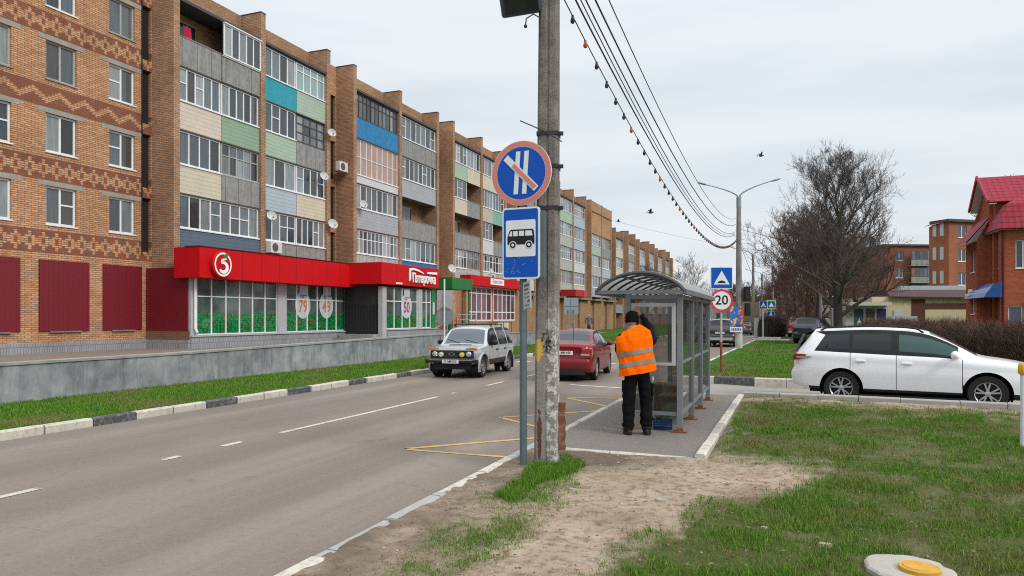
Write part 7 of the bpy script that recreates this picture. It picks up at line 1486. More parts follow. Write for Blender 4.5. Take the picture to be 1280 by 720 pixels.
# lamp posts with twin arms
def lamp_post(px, d, label, hgt, arm, rz=0.0, z=0.05, base=None):
    x, y = at(px, d); t = thing('lamp_post', label, 'street lamp', (x, y, z), YAW + rz, 'twin armed lamp posts along the right side'); b = MB(); b.tube([(0, 0, -0.1), (0, 0, hgt * 0.5), (0, 0, hgt)], [0.19, 0.155, 0.115], 10); b.build('post', M_POLEC, t, smooth=True)
    if base: b = MB(); b.tube([(0, 0, -0.1), (0, 0, base)], [0.198, 0.19], 10); b.build('painted_base', mat('whitewash', (0.50, 0.48, 0.44), 0.8, var=0.3, scale=4), t, smooth=True)
    b = MB()
    for s, l, hh in ((-1, arm, 0.62), (1, arm * 1.02, 0.8)):
        pts = [(s * l * f, 0, hgt + 0.15 + hh * (1.15 * f ** 0.55 if f > 0 else -0.5)) for f in (0, 0.04, 0.12, 0.25, 0.5, 0.75, 1.0)]; b.tube(pts, [0.05, 0.05, 0.045, 0.04, 0.035, 0.03, 0.03], 8)
    b.tube([(0, 0, hgt - 0.4), (0, 0, hgt + 0.2)], 0.13, 10); b.build('arm', M_BACK, t, smooth=True)
    for s, l, hh in ((-1, arm, 0.62), (1, arm * 1.02, 0.8)):
        b = MB(); ze = hgt + 0.15 + hh * 1.15; b.M = Matrix.Translation((s * l, 0, ze)) @ Matrix.Rotation(-s * R(16), 4, 'Y'); b.ball((s * 0.28, 0, 0.0), 0.3, 10, sc=(1.0, 0.36, 0.22)); b.build('lamp_head', mat('lamp head', (0.36, 0.37, 0.38), 0.5), t, smooth=True)
    return t
L1 = lamp_post(923.5, 39.4, 'nearest twin armed lamp post on a concrete pole behind the speed limit sign', 8.1, 1.72, base=1.0)
lamp_post(941.5, 77, 'second twin armed lamp post further down the street', 8.2, 1.9); lamp_post(952.5, 108, 'third twin armed lamp post, smaller in the distance', 7.9, 2.0)
for px, d, h_, lab in ((1026, 46, 3.2, 'thin grey post left of the tallest tree trunk'), (1040, 46, 2.3, 'short grey post right beside the tallest tree trunk'), (966, 96, 8.6, 'plain dark pole beside the far lamp posts')):
    x, y = at(px, d); b = MB(); b.M = Matrix.Translation((x, y, 0)); b.tube([(0, 0, 0), (0, 0, h_)], 0.08 if h_ < 5 else 0.16, 8); b.lathe([(0.1, h_), (0.1, h_ + 0.04), (0.02, h_ + 0.06)], 8); tag(b.build('post', M_POLEC), lab, 'post')
# things on the nearest lamp post: traffic light, festive poster, small placard
lx_, ly_ = L1.location.x, L1.location.y
tl = thing('traffic_light', 'dark amber warning light box fixed halfway up the nearest lamp post', 'traffic light', (lx_ + 0.3, ly_ - 0.1, 2.5), YAW); b = MB(); b.box(-0.02, 0.28, -0.12, 0.12, 0.15, 0.95); b.box(0.02, 0.3, -0.12, 0.1, -0.65, 0.05); b.build('housing', M_BLACKP, tl, bevel=0.02); b = MB()
for z in (0.35, 0.7): disc(b, 0.09, -0.14, -0.121, z, 14, 0.13)
b.build('lens', mat('dark amber', (0.05, 0.03, 0.015), 0.3), tl); b = MB(); b.bar((-0.15, 0, 0.5), (-0.02, 0, 0.5), 0.05); b.build('bracket', M_IRON, tl)
def festive():
    t = NT('festive poster print'); g = t.n('ShaderNodeTexCoord'); s = t.n('ShaderNodeSeparateXYZ'); t.l(g.outputs['Object'], s.inputs[0]); f = t.noise(g.outputs['Object'], 3.2, 4, 0.6); d = t.math('ADD', s.outputs[0], t.math('MULTIPLY', t.math('SUBTRACT', f, 0.5), 1.0))
    c = t.mix(t.ramp(d, 0.30, 0.34), (0.03, 0.10, 0.42), (0.75, 0.28, 0.03)); c = t.mix(t.math('GREATER_THAN', d, 0.22), c, (0.50, 0.04, 0.03)); c = t.mix(t.math('LESS_THAN', d, -0.22), c, (0.04, 0.13, 0.45)); c = t.mix(t.math('MULTIPLY', t.math('GREATER_THAN', f, 0.56), t.math('GREATER_THAN', d, -0.3)), c, (0.78, 0.42, 0.06)); c = t.mix(t.math('LESS_THAN', t.math('ADD', s.outputs[2], t.math('MULTIPLY', f, 0.5)), -0.32), c, t.mix(t.ramp(f, 0.45, 0.55), (0.04, 0.035, 0.03), (0.62, 0.42, 0.12)))
    t.set(Base_Color=c, Roughness=0.5); return t.m
po = thing('poster', 'red, orange and blue festive poster strapped to the nearest lamp post', 'poster', (lx_ - 0.1, ly_ - 0.28, 1.75), YAW); b = MB(); b.box(-0.36, 0.36, -0.015, 0.015, -0.42, 0.62); b.build('board', festive(), po)
b = MB(); b.M = Matrix.Translation((lx_ - 0.12, ly_ - 0.3, 1.1)) @ Matrix.Rotation(YAW, 4, 'Z'); b.box(-0.33, 0.33, -0.012, 0.012, -0.13, 0.15); pl = b.build('placard', M_SWHITE); tag(pl, 'white placard with blue print under the festive poster', 'placard'); b = MB(); b.M = Matrix.Translation((lx_ - 0.12, ly_ - 0.3, 1.1)) @ Matrix.Rotation(YAW, 4, 'Z')
for i in range(6): b.box(-0.26 + i * 0.09, -0.2 + i * 0.09, -0.015, -0.0125, -0.06, 0.08)
b.build('placard_print', M_SBLUE, pl)
x, y = at(941, 72); hb = thing('notice_hoarding', 'olive grey boarded hoarding beside the second lamp post', 'hoarding', (x - 0.9, y, 0), YAW); b = MB(); b.box(-1.6, 1.6, -0.1, 0.1, 0.3, 3.3); b.build('board', mat('olive board', (0.17, 0.15, 0.105), 0.8), hb); b = MB(); b.box(-1.5, -1.35, -0.08, 0.08, 0, 0.299); b.box(1.35, 1.5, -0.08, 0.08, 0, 0.299); b.build('leg', M_IRON, hb)
x, y = at(945.5, 64); ob = thing('barrier_board', 'white whitewashed stump post beside the clipped bush', 'post', (x, y, 0), YAW); b = MB(); b.tube([(0, 0, 0), (0, 0, 1.7)], 0.22, 8); b.build('shaft', MC['whitewash'], ob)
x, y = at(961.5, 70); ab = thing('advert_panel', 'small orange advertising panel beyond the clipped bushes', 'advert', (x, y, 0), YAW); b = MB(); b.box(-0.35, 0.35, -0.05, 0.05, 1.2, 1.95); b.build('panel', mat('orange panel', (0.55, 0.2, 0.06), 0.6), ab); b = MB(); b.tube([(0, 0, 0), (0, 0, 1.2)], 0.05, 6); b.build('leg', M_IRON, ab)

# white marker post at the right edge, concrete well cover
mp_ = thing('marker_post', 'white marker post with a yellow ball cap at the edge of the lawn', 'post', (*at(1278.5, 9.3), 0.08)); b = MB(); b.tube([(0, 0, -0.1), (0, 0, 1.02)], 0.028, 10); b.build('shaft', mat('chalky white post', (0.62, 0.64, 0.66), 0.6, var=0.2, scale=8), mp_, smooth=True); b = MB(); b.lathe([(0.045, 0.98), (0.055, 1.0), (0.055, 1.09), (0.04, 1.12), (0.005, 1.125)], 14); b.build('cap', mat('yellow cap', (0.72, 0.42, 0.03), 0.45), mp_, smooth=True)
mx_, my_ = 0.80, 5.42; mh = thing('well_cover', 'round pale concrete well ring with a yellow lid set in the lawn', 'manhole', (mx_, my_, 0.10)); b = MB(); r = random.Random(2); n = 40; rr = [0.272 * (1 + r.uniform(-0.06, 0.06)) for _ in range(n)]
b.add([(rr[k] * math.cos(2 * math.pi * k / n), rr[k] * math.sin(2 * math.pi * k / n), -0.05) for k in range(n)] + [(rr[k] * 0.99 * math.cos(2 * math.pi * k / n), rr[k] * 0.99 * math.sin(2 * math.pi * k / n), 0.022) for k in range(n)] + [(rr[k] * 0.93 * math.cos(2 * math.pi * k / n), rr[k] * 0.93 * math.sin(2 * math.pi * k / n), 0.034) for k in range(n)], [(k, (k + 1) % n, n + (k + 1) % n, n + k) for k in range(n)] + [(n + k, n + (k + 1) % n, 2 * n + (k + 1) % n, 2 * n + k) for k in range(n)] + [tuple(range(2 * n, 3 * n))])
b.build('concrete_ring', concrete('pale well concrete', (0.34, 0.315, 0.265), (0.46, 0.43, 0.375), streak=0.2), mh); b = MB(); b.M = Matrix.Translation((0.06, -0.05, 0.034)); b.lathe([(0.125, 0.0), (0.125, 0.022), (0.118, 0.028), (0.10, 0.026), (0.095, 0.032), (0.002, 0.034)], 32, cap=False); b.build('lid', mat('yellow lid', (0.55, 0.29, 0.045), 0.6, var=0.25, scale=14), mh, smooth=True)

# ------------------------------------------------------------------ bus shelter
M_SHF = mat('grey shelter paint', (0.215, 0.225, 0.235), 0.45, 0.2, var=0.2, scale=5); M_SHD = mat('dark roof rib', (0.075, 0.078, 0.082), 0.5); M_GLS = clear_glass('shelter glass', (0.35, 0.35, 0.335), 0.5); M_WOOD = mat('bench plank', (0.34, 0.23, 0.12), 0.7, var=0.3, scale=6); M_FOOT = rusty('rust orange foot', (0.30, 0.13, 0.05), 0.8)
def poly_mat():
    t = NT('frosted roof sheet'); tr = t.n('ShaderNodeBsdfTranslucent'); tr.inputs[0].default_value = (0.55, 0.56, 0.55, 1); t.set(Base_Color=(0.42, 0.425, 0.42), Roughness=0.4); m = t.n('ShaderNodeMixShader'); m.inputs[0].default_value = 0.4; t.l(t.b.outputs[0], m.inputs[1]); t.l(tr.outputs[0], m.inputs[2]); t.l(m.outputs[0], t.t.nodes['Material Output'].inputs['Surface']); return t.m
M_POLY = poly_mat(); M_SHG = mat('darker shelter paint', (0.17, 0.175, 0.18), 0.5, 0.2, var=0.25, scale=5)
SX0, SX1, SY0, SY1, SZ = -2.13, -1.37, 10.75, 15.1, 0.104
sh = thing('bus_shelter', 'grey metal bus shelter with glazed sides and an arched frosted roof', 'bus shelter', ((SX0 + SX1) / 2, SY0, SZ)); OX, OY = (SX0 + SX1) / 2, SY0; h0, h1 = SX0 - OX, SX1 - OX; LY_ = SY1 - SY0; ZE = 2.03
b = MB(); YS = [0, LY_ / 3, 2 * LY_ / 3, LY_]
for i, y in enumerate(YS):
    b = MB(); b.box(h1 - 0.04, h1 + 0.04, y - 0.04, y + 0.04, 0.02, ZE); b.build('post', M_SHF, sh); b = MB(); b.box(h1 - 0.10, h1 + 0.10, y - 0.07, y + 0.07, 0.0, 0.022); b.box(h1 - 0.046, h1 + 0.046, y - 0.046, y + 0.046, 0.022, 0.07); b.build('rusty_foot', M_FOOT, sh)
for y in (0, LY_):
    b = MB(); b.box(h0 - 0.04, h0 + 0.04, y - 0.04, y + 0.04, 0.02, ZE); b.build('post', M_SHF, sh); b = MB(); b.box(h0 - 0.08, h0 + 0.08, y - 0.06, y + 0.06, 0.0, 0.022); b.build('rusty_foot', M_FOOT, sh)
b = MB()
for z, t_ in ((0.27, 0.05), (1.02, 0.035), (ZE - 0.04, 0.06)):
    for a, c in zip(YS[:-1], YS[1:]): b.box(h1 - t_ / 2, h1 + t_ / 2, a + 0.041, c - 0.041, z - t_ / 2, z + t_ / 2)
    for y in (0, LY_): b.box(h0 + 0.041, h1 - 0.041, y - t_ / 2, y + t_ / 2, z - t_ / 2, z + t_ / 2)
b.box(h0 - 0.03, h0 + 0.03, 0.041, LY_ - 0.041, ZE - 0.07, ZE - 0.01); b.build('rail', M_SHF, sh)
for a, c in zip(YS[:-1], YS[1:]):
    b = MB(); b.add([(h1, a + 0.04, 0.30), (h1, c - 0.04, 0.30), (h1, c - 0.04, ZE - 0.07), (h1, a + 0.04, ZE - 0.07)], [(0, 1, 2, 3)]); b.build('side_pane', M_GLS, sh)
for y in (0, LY_):
    b = MB(); b.add([(h0 + 0.04, y, 0.30), (h1 - 0.04, y, 0.30), (h1 - 0.04, y, ZE - 0.07), (h0 + 0.04, y, ZE - 0.07)], [(0, 1, 2, 3)]); b.build('end_pane', M_GLS, sh)
b = MB()                                                   # pale poster frame on the near end
for x0, x1, z0, z1 in ((h0 + 0.05, h0 + 0.11, 0.98, 1.90), (h1 - 0.115, h1 - 0.055, 0.98, 1.90), (h0 + 0.11, h1 - 0.115, 1.845, 1.90), (h0 + 0.11, h1 - 0.115, 0.98, 1.02)): b.box(x0, x1, -0.035, -0.005, z0, z1)
b.build('poster_frame', mat('pale frame', (0.46, 0.47, 0.48), 0.5), sh)
# arched roof, wider than the posts on the road side
RX0, RX1, RY0, RY1 = h0 - 0.42, h1 + 0.1, -0.28, LY_ + 0.2; rise = 0.27
def arc_z(f): return ZE + 0.05 + rise * (1 - (2 * f - 1) ** 2) ** 0.8
N = 18; b = MB(); vs = []
for y in (RY0, RY1):
    for k in range(N + 1): f = k / N; vs.append((RX0 + (RX1 - RX0) * f, y, arc_z(f) + 0.02))
b.add(vs, [(k, k + 1, N + 2 + k, N + 1 + k) for k in range(N)]); rf = b.build('roof', M_POLY, sh, smooth=True)
for i in range(9):
    y = RY0 + (RY1 - RY0) * i / 8; b = MB(); b.tube([(RX0 + (RX1 - RX0) * k / N, y, arc_z(k / N) - 0.012) for k in range(N + 1)], 0.018 if i else 0.032, 6); b.build('roof_rib', M_SHD, rf)
for x in (RX0, RX1):
    b = MB(); b.box(x - 0.03, x + 0.03, RY0, RY1, arc_z(0) - 0.06, arc_z(0) + 0.01); b.build('eave_beam', M_SHG, rf)
b = MB(); b.box(RX0, RX1, RY0 - 0.02, RY0 + 0.03, arc_z(0) - 0.05, arc_z(0) + 0.005); b.box(RX0, RX1, RY1 - 0.03, RY1 + 0.02, arc_z(0) - 0.05, arc_z(0) + 0.005)
for f in (0.3, 0.5, 0.7): x = RX0 + (RX1 - RX0) * f; b.box(x - 0.018, x + 0.018, RY0 + 0.035, RY1 - 0.035, arc_z(f) - 0.045, arc_z(f) - 0.015)
b.build('tie_beam', M_SHG, rf)
b = MB()
for i in range(4): b.box(h1 - 0.42 + i * 0.09, h1 - 0.345 + i * 0.09, 0.6, LY_ - 0.5, 0.44, 0.47)
bn = thing('bench', 'wooden plank bench inside the bus shelter', 'bench', (OX, OY, SZ)); b.build('seat', M_WOOD, bn); b = MB()
for i in range(2): b.box(h1 - 0.075, h1 - 0.05, 0.6, LY_ - 0.5, 0.62 + i * 0.14, 0.72 + i * 0.14)
b.build('backrest', M_WOOD, bn)
for y in (0.8, LY_ - 0.8): b = MB(); b.box(h1 - 0.4, h1 - 0.1, y - 0.03, y + 0.03, 0.0, 0.44); b.build('leg', M_SHF, bn)
cr_ = thing('plastic_crate', 'blue plastic crate on the ground under the shelter end panel', 'crate', (-1.66, 11.0, SZ), 0.15); b = MB()
for z in np.arange(0.01, 0.2, 0.05): b.box(-0.2, 0.2, -0.14, -0.125, z, z + 0.033); b.box(-0.2, 0.2, 0.125, 0.14, z, z + 0.033); b.box(-0.2, -0.185, -0.125, 0.125, z, z + 0.033); b.box(0.185, 0.2, -0.125, 0.125, z, z + 0.033)
for x in (-0.2, 0.175): 
    for y in (-0.145, 0.12): b.box(x, x + 0.025, y, y + 0.025, 0, 0.24)
b.box(-0.2, 0.2, -0.14, 0.14, 0.0, 0.01); b.box(-0.2, 0.2, -0.143, -0.122, 0.21, 0.24); b.box(-0.2, 0.2, 0.122, 0.143, 0.21, 0.24); b.build('crate_body', mat('blue plastic', (0.012, 0.05, 0.20), 0.45), cr_); cr_.scale = (0.7, 0.7, 0.6)
b = MB()
r = random.Random(8)
for i in range(40): p = Vector((r.uniform(-0.16, 0.16), r.uniform(-0.1, 0.1), r.uniform(0.2, 0.3))); v = Vector((r.uniform(-1, 1), r.uniform(-1, 1), r.uniform(0.2, 1))).normalized() * 0.09; s = v.orthogonal().normalized() * 0.02; b.add([p - s, p + s, p + v], [(0, 1, 2)])
b.M = None; cl = b.build('rags', mat('green rags', (0.06, 0.14, 0.06), 0.9), None); cl.location = (-1.66, 11.0, SZ - 0.06); cl.scale = (0.65, 0.65, 0.8); tag(cl, 'green litter heaped in the blue crate', 'litter')
bk3 = thing('litter_bin', 'brown wooden box bin at the far end inside the shelter', 'bin', (-1.75, 12.2, SZ)); b = MB(); b.box(-0.2, 0.2, -0.2, 0.2, 0, 0.55); b.build('box', mat('brown ply', (0.26, 0.17, 0.10), 0.8, var=0.25), bk3); b = MB(); b.box(-0.22, 0.22, -0.22, 0.22, 0.55, 0.58); b.build('rim', M_WOOD, bk3)

# ------------------------------------------------------------------ overhead wires
M_WIRE = mat('black cable', (0.03, 0.03, 0.033), 0.6)
def sag(a, c, s, n=26):
    a, c = Vector(a), Vector(c); return [a.lerp(c, t) - Vector((0, 0, 4 * s * t * (1 - t))) for t in np.linspace(0, 1, n)]
T2 = (lx_, ly_ - 0.1)
for i, (ox, oz, ex, ez, s_, r_, lab) in enumerate(((0.13, 5.9, -0.2, 6.3, 1.15, 0.012, 'lowest of the power cables running to the lamp post'), (0.19, 5.9, -0.2, 6.38, 1.12, 0.008, 'second cable from the bottom in the bundle to the lamp post'), (0.25, 5.9, -0.18, 6.45, 1.08, 0.010, 'middle cable of the bundle to the lamp post'), (0.36, 5.9, -0.15, 6.85, 1.02, 0.012, 'upper cable running to the lamp post'), (0.52, 5.9, -0.15, 7.18, 0.94, 0.008, 'topmost cable running to the lamp post'))):
    b = MB(); b.tube(sag((PXY[0] + ox, PXY[1], oz), (T2[0] + ex, T2[1], ez), s_), r_, 5); tag(b.build('power_cable', M_WIRE), lab, 'cable', 'cables between the concrete pole and the lamp post')
gl = thing('string_lights', 'sagging string of small dark and orange bulbs between pole and lamp post', 'string lights', (PXY[0], PXY[1], 6.0)); gp = sag((PXY[0] + 0.14, PXY[1], 5.62), (T2[0] - 0.1, T2[1], 6.05), 1.41, 110)
b = MB(); o_ = Vector((PXY[0], PXY[1], 6.0)); b.tube([p - o_ for p in gp], 0.008, 4); b.build('cable', M_WIRE, gl)
M_BULB = mat('dark bulb', (0.045, 0.035, 0.035), 0.4); M_BULBO = mat('orange bulb', (0.40, 0.12, 0.03), 0.4)
for i in range(2, 108, 2): p = gp[i] - o_; b = MB(); b.ball((p.x, p.y, p.z - 0.055), 0.032, 6, sc=(1, 1, 1.35)); b.tube([(p.x, p.y, p.z + 0.01), (p.x, p.y, p.z - 0.03)], 0.018, 5); b.build('bulb', M_BULBO if i % 10 == 4 else M_BULB, gl)
for a, c, s_, lab in (((*bworld(0.5, 100), 15.9), (*at(1300, 95), 9.0), 2.5, 'thin wire crossing the sky from the block to the right'), ((T2[0], T2[1], 6.6), (*at(1140, 70), 8.6), 0.7, 'wire from the lamp post towards the bare trees'), ((T2[0], T2[1], 6.2), (*at(941.5, 77), 8.0), 0.5, 'wire linking the first and second lamp posts'), ((*at(941.5, 77), 7.4), (*at(952.5, 108), 7.4), 0.5, 'wire linking the second and third lamp posts'), ((T2[0], T2[1], 6.0), (*at(953, 64), 3.6), 0.2, 'slanting stay wire right of the lamp post')):
    b = MB(); b.tube(sag(a, c, s_), 0.012, 4); tag(b.build('overhead_wire', M_WIRE), lab, 'wire')
def bird(px, py, d, label, s=1.0):
    x, y = at(px, d); t = thing('flying_bird', label, 'bird', (x, y, zat(py, d)), YAW, 'birds in flight'); b = MB(); L = 0.22 * s; b.ball((0, 0, 0), L * 0.5, 8, sc=(1.0, 0.42, 0.4)); b.ball((L * 0.52, 0, 0.03), L * 0.17, 6); b.add([(-L * 0.4, 0.03, 0), (-L * 0.95, 0.09, 0.01), (-L * 0.95, -0.09, 0.01), (-L * 0.4, -0.03, 0)], [(0, 1, 2, 3)])
    for sg in (1, -1): b.add([(L * 0.25, sg * 0.04, 0.02), (-L * 0.2, sg * 0.04, 0.02), (-L * 0.25, sg * L * 0.9, 0.16 * s), (-L * 0.5, sg * L * 1.7, 0.06 * s), (L * 0.1, sg * L * 0.95, 0.18 * s)], [(0, 1, 2, 4), (2, 3, 4)])
    b.build('body', M_IRON, t)
bird(951, 195, 40, 'dark bird gliding above the lamp post', 1.1); bird(813, 266, 38, 'small dark bird flying over the bus shelter', 1.1); bird(773, 277, 50, 'tiny bird low beside the brick block roof', 0.9)

# ------------------------------------------------------------------ ground litter and stones
def stones():
    r = random.Random(31); k = 0
    M1 = mat('pale stone', (0.33, 0.29, 0.24), 0.9, var=0.2, scale=20); M2 = mat('dry leaf', (0.24, 0.15, 0.075), 0.95, var=0.5, scale=9)
    b = MB()
    for _ in range(700):
        x, y = r.uniform(-2.9, 4), 3.4 + 8 * r.random() ** 1.6
        if x < -0.7 and y > 8.8: continue
        z = float(hgt(np.array([x]), np.array([y]))[0]); s = r.uniform(0.005, 0.016); a = r.uniform(0, 3); m = 1 if (x > -0.6 or r.random() < 0.4) else 0
        if m == 0: b.M = Matrix.Translation((x, y, z + s * 0.2)) @ Matrix.Rotation(a, 4, 'Z'); b.ball((0, 0, 0), s, 6, 0, (1.3, 0.9, 0.6))
        else:
            b.M = Matrix.Translation((x, y, z + 0.012)) @ Matrix.Rotation(a, 4, 'Z') @ Matrix.Rotation(r.uniform(-0.5, 0.5), 4, 'X'); s *= 1.7; b.add([(-s, 0, 0), (0, -s * 0.5, 0.006), (s, 0, 0.002), (0, s * 0.5, 0.007)], [(0, 1, 2, 3)], 1)
    for _ in range(1600):                               # loose clods and dark bits of soil
        x, y = r.uniform(-2.9, 1.6), 3.4 + 6.5 * r.random() ** 1.5
        if x < -0.7 and y > 8.8: continue
        z = float(hgt(np.array([x]), np.array([y]))[0]); s = r.uniform(0.003, 0.011); b.M = Matrix.Translation((x, y, z + s * 0.1)) @ Matrix.Rotation(r.uniform(0, 3), 4, 'Z'); b.ball((0, 0, 0), s, 5, 2 if r.random() < 0.75 else 0, (1.5, 0.9, 0.6))
    b.M = None; M3 = mat('soil clod', (0.15, 0.10, 0.065), 0.95, var=0.4, scale=15); tag(b.build('pebbles', [M1, M2, M3]), 'small pebbles and dry leaves scattered over dirt and lawn', 'pebbles', kind='stuff')
    for px, py, s, lab in ((716, 614, 0.045, 'flat pale stone on the dirt near the pole'), (826, 630, 0.05, 'grey slab of stone on the trodden dirt path'), (1030, 684, 0.045, 'ochre stone on the turf left of the well cover'), (955, 660, 0.03, 'small pale stone at the lawn edge')):
        d = FPX * 1.7 / (py - HOR); x, y = at(px, d); q = MB(); n = 9; rad = [s * r.uniform(0.75, 1.2) for _ in range(n)]; z = float(hgt(np.array([x]), np.array([y]))[0])
        q.add([(rad[k] * 1.3 * math.cos(2 * math.pi * k / n), rad[k] * 0.8 * math.sin(2 * math.pi * k / n), -0.01) for k in range(n)] + [(rad[k] * math.cos(2 * math.pi * k / n), rad[k] * 0.6 * math.sin(2 * math.pi * k / n), s * 0.45) for k in range(n)], [(k, (k + 1) % n, n + (k + 1) % n, n + k) for k in range(n)] + [tuple(range(n, 2 * n))]); o = q.build('stone', M1); o.location = (x, y, z); tag(o, lab, 'stone')
stones()

# ------------------------------------------------------------------ people
M_SKIN = mat('skin', (0.50, 0.27, 0.19), 0.55, var=0.06); M_NAVY = mat('navy jacket', (0.011, 0.013, 0.022), 0.9, var=0.3, scale=6, spec=0.1); M_PANT = mat('black trousers', (0.008, 0.008, 0.009), 0.95, var=0.4, scale=8, spec=0.08); M_BOOT = mat('black boots', (0.014, 0.012, 0.011), 0.5)
def vest_mat():
    t = NT('orange safety vest'); p, _ = t.pos(); f = t.noise(p, 7, 4, 0.6); c = t.mix(f, (0.92, 0.115, 0.0), (1.0, 0.17, 0.003)); t.set(Base_Color=c, Roughness=0.9, Specular_IOR_Level=0.05); t.bump(t.noise(p, 9, 3, 0.6, stretch=(1, 1, 0.5)), 0.9, 0.04); return t.m
M_VEST = vest_mat(); M_REFL = mat('grey reflective band', (0.23, 0.215, 0.21), 0.5)
def skin_mesh(name, joints, bones, mats, pick, parent, sub=2, root=0):
    """one continuous body grown over a joint graph"""
    me = bpy.data.meshes.new(name); me.from_pydata([j[0] for j in joints], bones, []); o = bpy.data.objects.new(name, me); COL.objects.link(o)
    m = o.modifiers.new('skin', 'SKIN'); m.use_smooth_shade = True; m.branch_smoothing = 0.35
    if not me.skin_vertices: 
        bm = bmesh.new(); bm.from_mesh(me); bm.verts.layers.skin.verify(); bm.to_mesh(me); bm.free()
    for i, j in enumerate(joints):
        v = me.skin_vertices[0].data[i]; rr = j[1]; v.radius = rr if isinstance(rr, (tuple, list)) else (rr, rr); v.use_root = (i == root)
    s = o.modifiers.new('sub', 'SUBSURF'); s.levels = sub; s.render_levels = sub
    bpy.context.view_layer.update(); dg = bpy.context.evaluated_depsgraph_get(); nm = bpy.data.meshes.new_from_object(o.evaluated_get(dg)); bpy.data.objects.remove(o); nm.name = name
    nm.materials.clear()
    for q in mats: nm.materials.append(q)
    for p in nm.polygons: p.material_index = pick(p.center); p.use_smooth = True
    o = bpy.data.objects.new(name, nm); COL.objects.link(o); o.parent = parent; return o
# worker: back to us, feet apart, right arm raised to the shelter panel.  Local frame: y = facing, x = right
wx, wy = -1.93, 10.34; man = thing('person', 'worker in an orange reflective vest, black cap and trousers wiping the shelter panel', 'person', (wx, wy, SZ), YAW + R(-4))
J = [((0.005, 0, 0.93), (0.150, 0.115)), ((-0.01, 0.005, 1.12), (0.150, 0.112)), ((-0.035, 0.015, 1.30), (0.165, 0.115)), ((-0.05, 0.03, 1.425), (0.13, 0.095)), ((-0.055, 0.05, 1.50), 0.062), ((-0.06, 0.075, 1.575), 0.058),
     ((-0.085, 0, 0.86), (0.125, 0.115)), ((-0.115, 0.02, 0.50), (0.104, 0.10)), ((-0.12, -0.01, 0.12), (0.088, 0.092)), ((-0.125, 0.015, 0.055), 0.06), ((-0.14, 0.13, 0.045), 0.045),
     ((0.105, 0, 0.86), (0.125, 0.115)), ((0.135, 0.03, 0.50), (0.104, 0.10)), ((0.14, 0.0, 0.12), (0.088, 0.092)), ((0.145, 0.02, 0.055), 0.06), ((0.175, 0.13, 0.045), 0.045),
     ((0.13, 0.035, 1.42), 0.09), ((0.255, 0.12, 1.33), 0.078), ((0.21, 0.27, 1.52), 0.062), ((0.14, 0.34, 1.655), 0.042), ((0.085, 0.33, 1.72), 0.034),
     ((-0.215, 0.03, 1.40), 0.078), ((-0.25, 0.12, 1.22), 0.066), ((-0.20, 0.27, 1.14), 0.055), ((-0.14, 0.36, 1.17), 0.036)]
Bn = [(0, 1), (1, 2), (2, 3), (3, 4), (4, 5), (0, 6), (6, 7), (7, 8), (8, 9), (9, 10), (0, 11), (11, 12), (12, 13), (13, 14), (14, 15), (3, 16), (16, 17), (17, 18), (18, 19), (19, 20), (3, 21), (21, 22), (22, 23), (23, 24)]
def pick(c):
    if c.z < 0.125: return 2
    if c.z < 0.97: return 1
    if c.z > 1.49 and abs(c.x + 0.06) < 0.1 and c.y < 0.2: return 3
    if (c.y > 0.325 and c.z > 1.60) or (c.y > 0.335 and c.z < 1.22): return 3
    return 0
bod = skin_mesh('body', J, Bn, [M_NAVY, M_PANT, M_BOOT, M_SKIN], pick, man, 3)
for v in bod.data.vertices:                             # folds in the cloth
    c = v.co
    if 0.1 < c.z < 1.48: k = 0.5 + 1.2 * max(0, 0.55 - abs(c.z - 0.45)) + (0.9 if c.z < 0.25 else 0); v.co = c + v.normal * (mnoise.noise(Vector((c.x * 7, c.y * 7, c.z * 17))) * 0.016 * k + mnoise.noise(Vector((c.x * 19 + 4, c.y * 19, c.z * 30))) * 0.006)
for sx_, sy_ in ((-0.125, 0.035), (0.15, 0.04)):             # boots with soles
    q = MB(); q.M = Matrix.Translation((sx_, sy_, 0.0)) @ Matrix.Rotation(R(-6 if sx_ > 0 else 8), 4, 'Z'); vs = []; n = 18
    for z, k in ((0.0, 1.0), (0.022, 1.02), (0.024, 0.96), (0.06, 0.93), (0.09, 0.78), (0.13, 0.62)):
        for a in range(n): t = 2 * math.pi * a / n; yy = math.sin(t); vs.append((0.056 * math.cos(t) * (0.62 + 0.38 * k), 0.035 + (0.150 * yy if z < 0.07 else (0.150 * yy * k if yy < 0 else 0.15 * yy * k * 0.6)), z + (0.0 if yy < 0 else -0.015 * yy * (z > 0.05))))
    q.add(vs, [(i * n + k, i * n + (k + 1) % n, (i + 1) * n + (k + 1) % n, (i + 1) * n + k) for i in range(5) for k in range(n)] + [tuple(range(5 * n, 6 * n)), tuple(range(n - 1, -1, -1))]); q.build('boot', M_BOOT, man, smooth=True, angle=50)
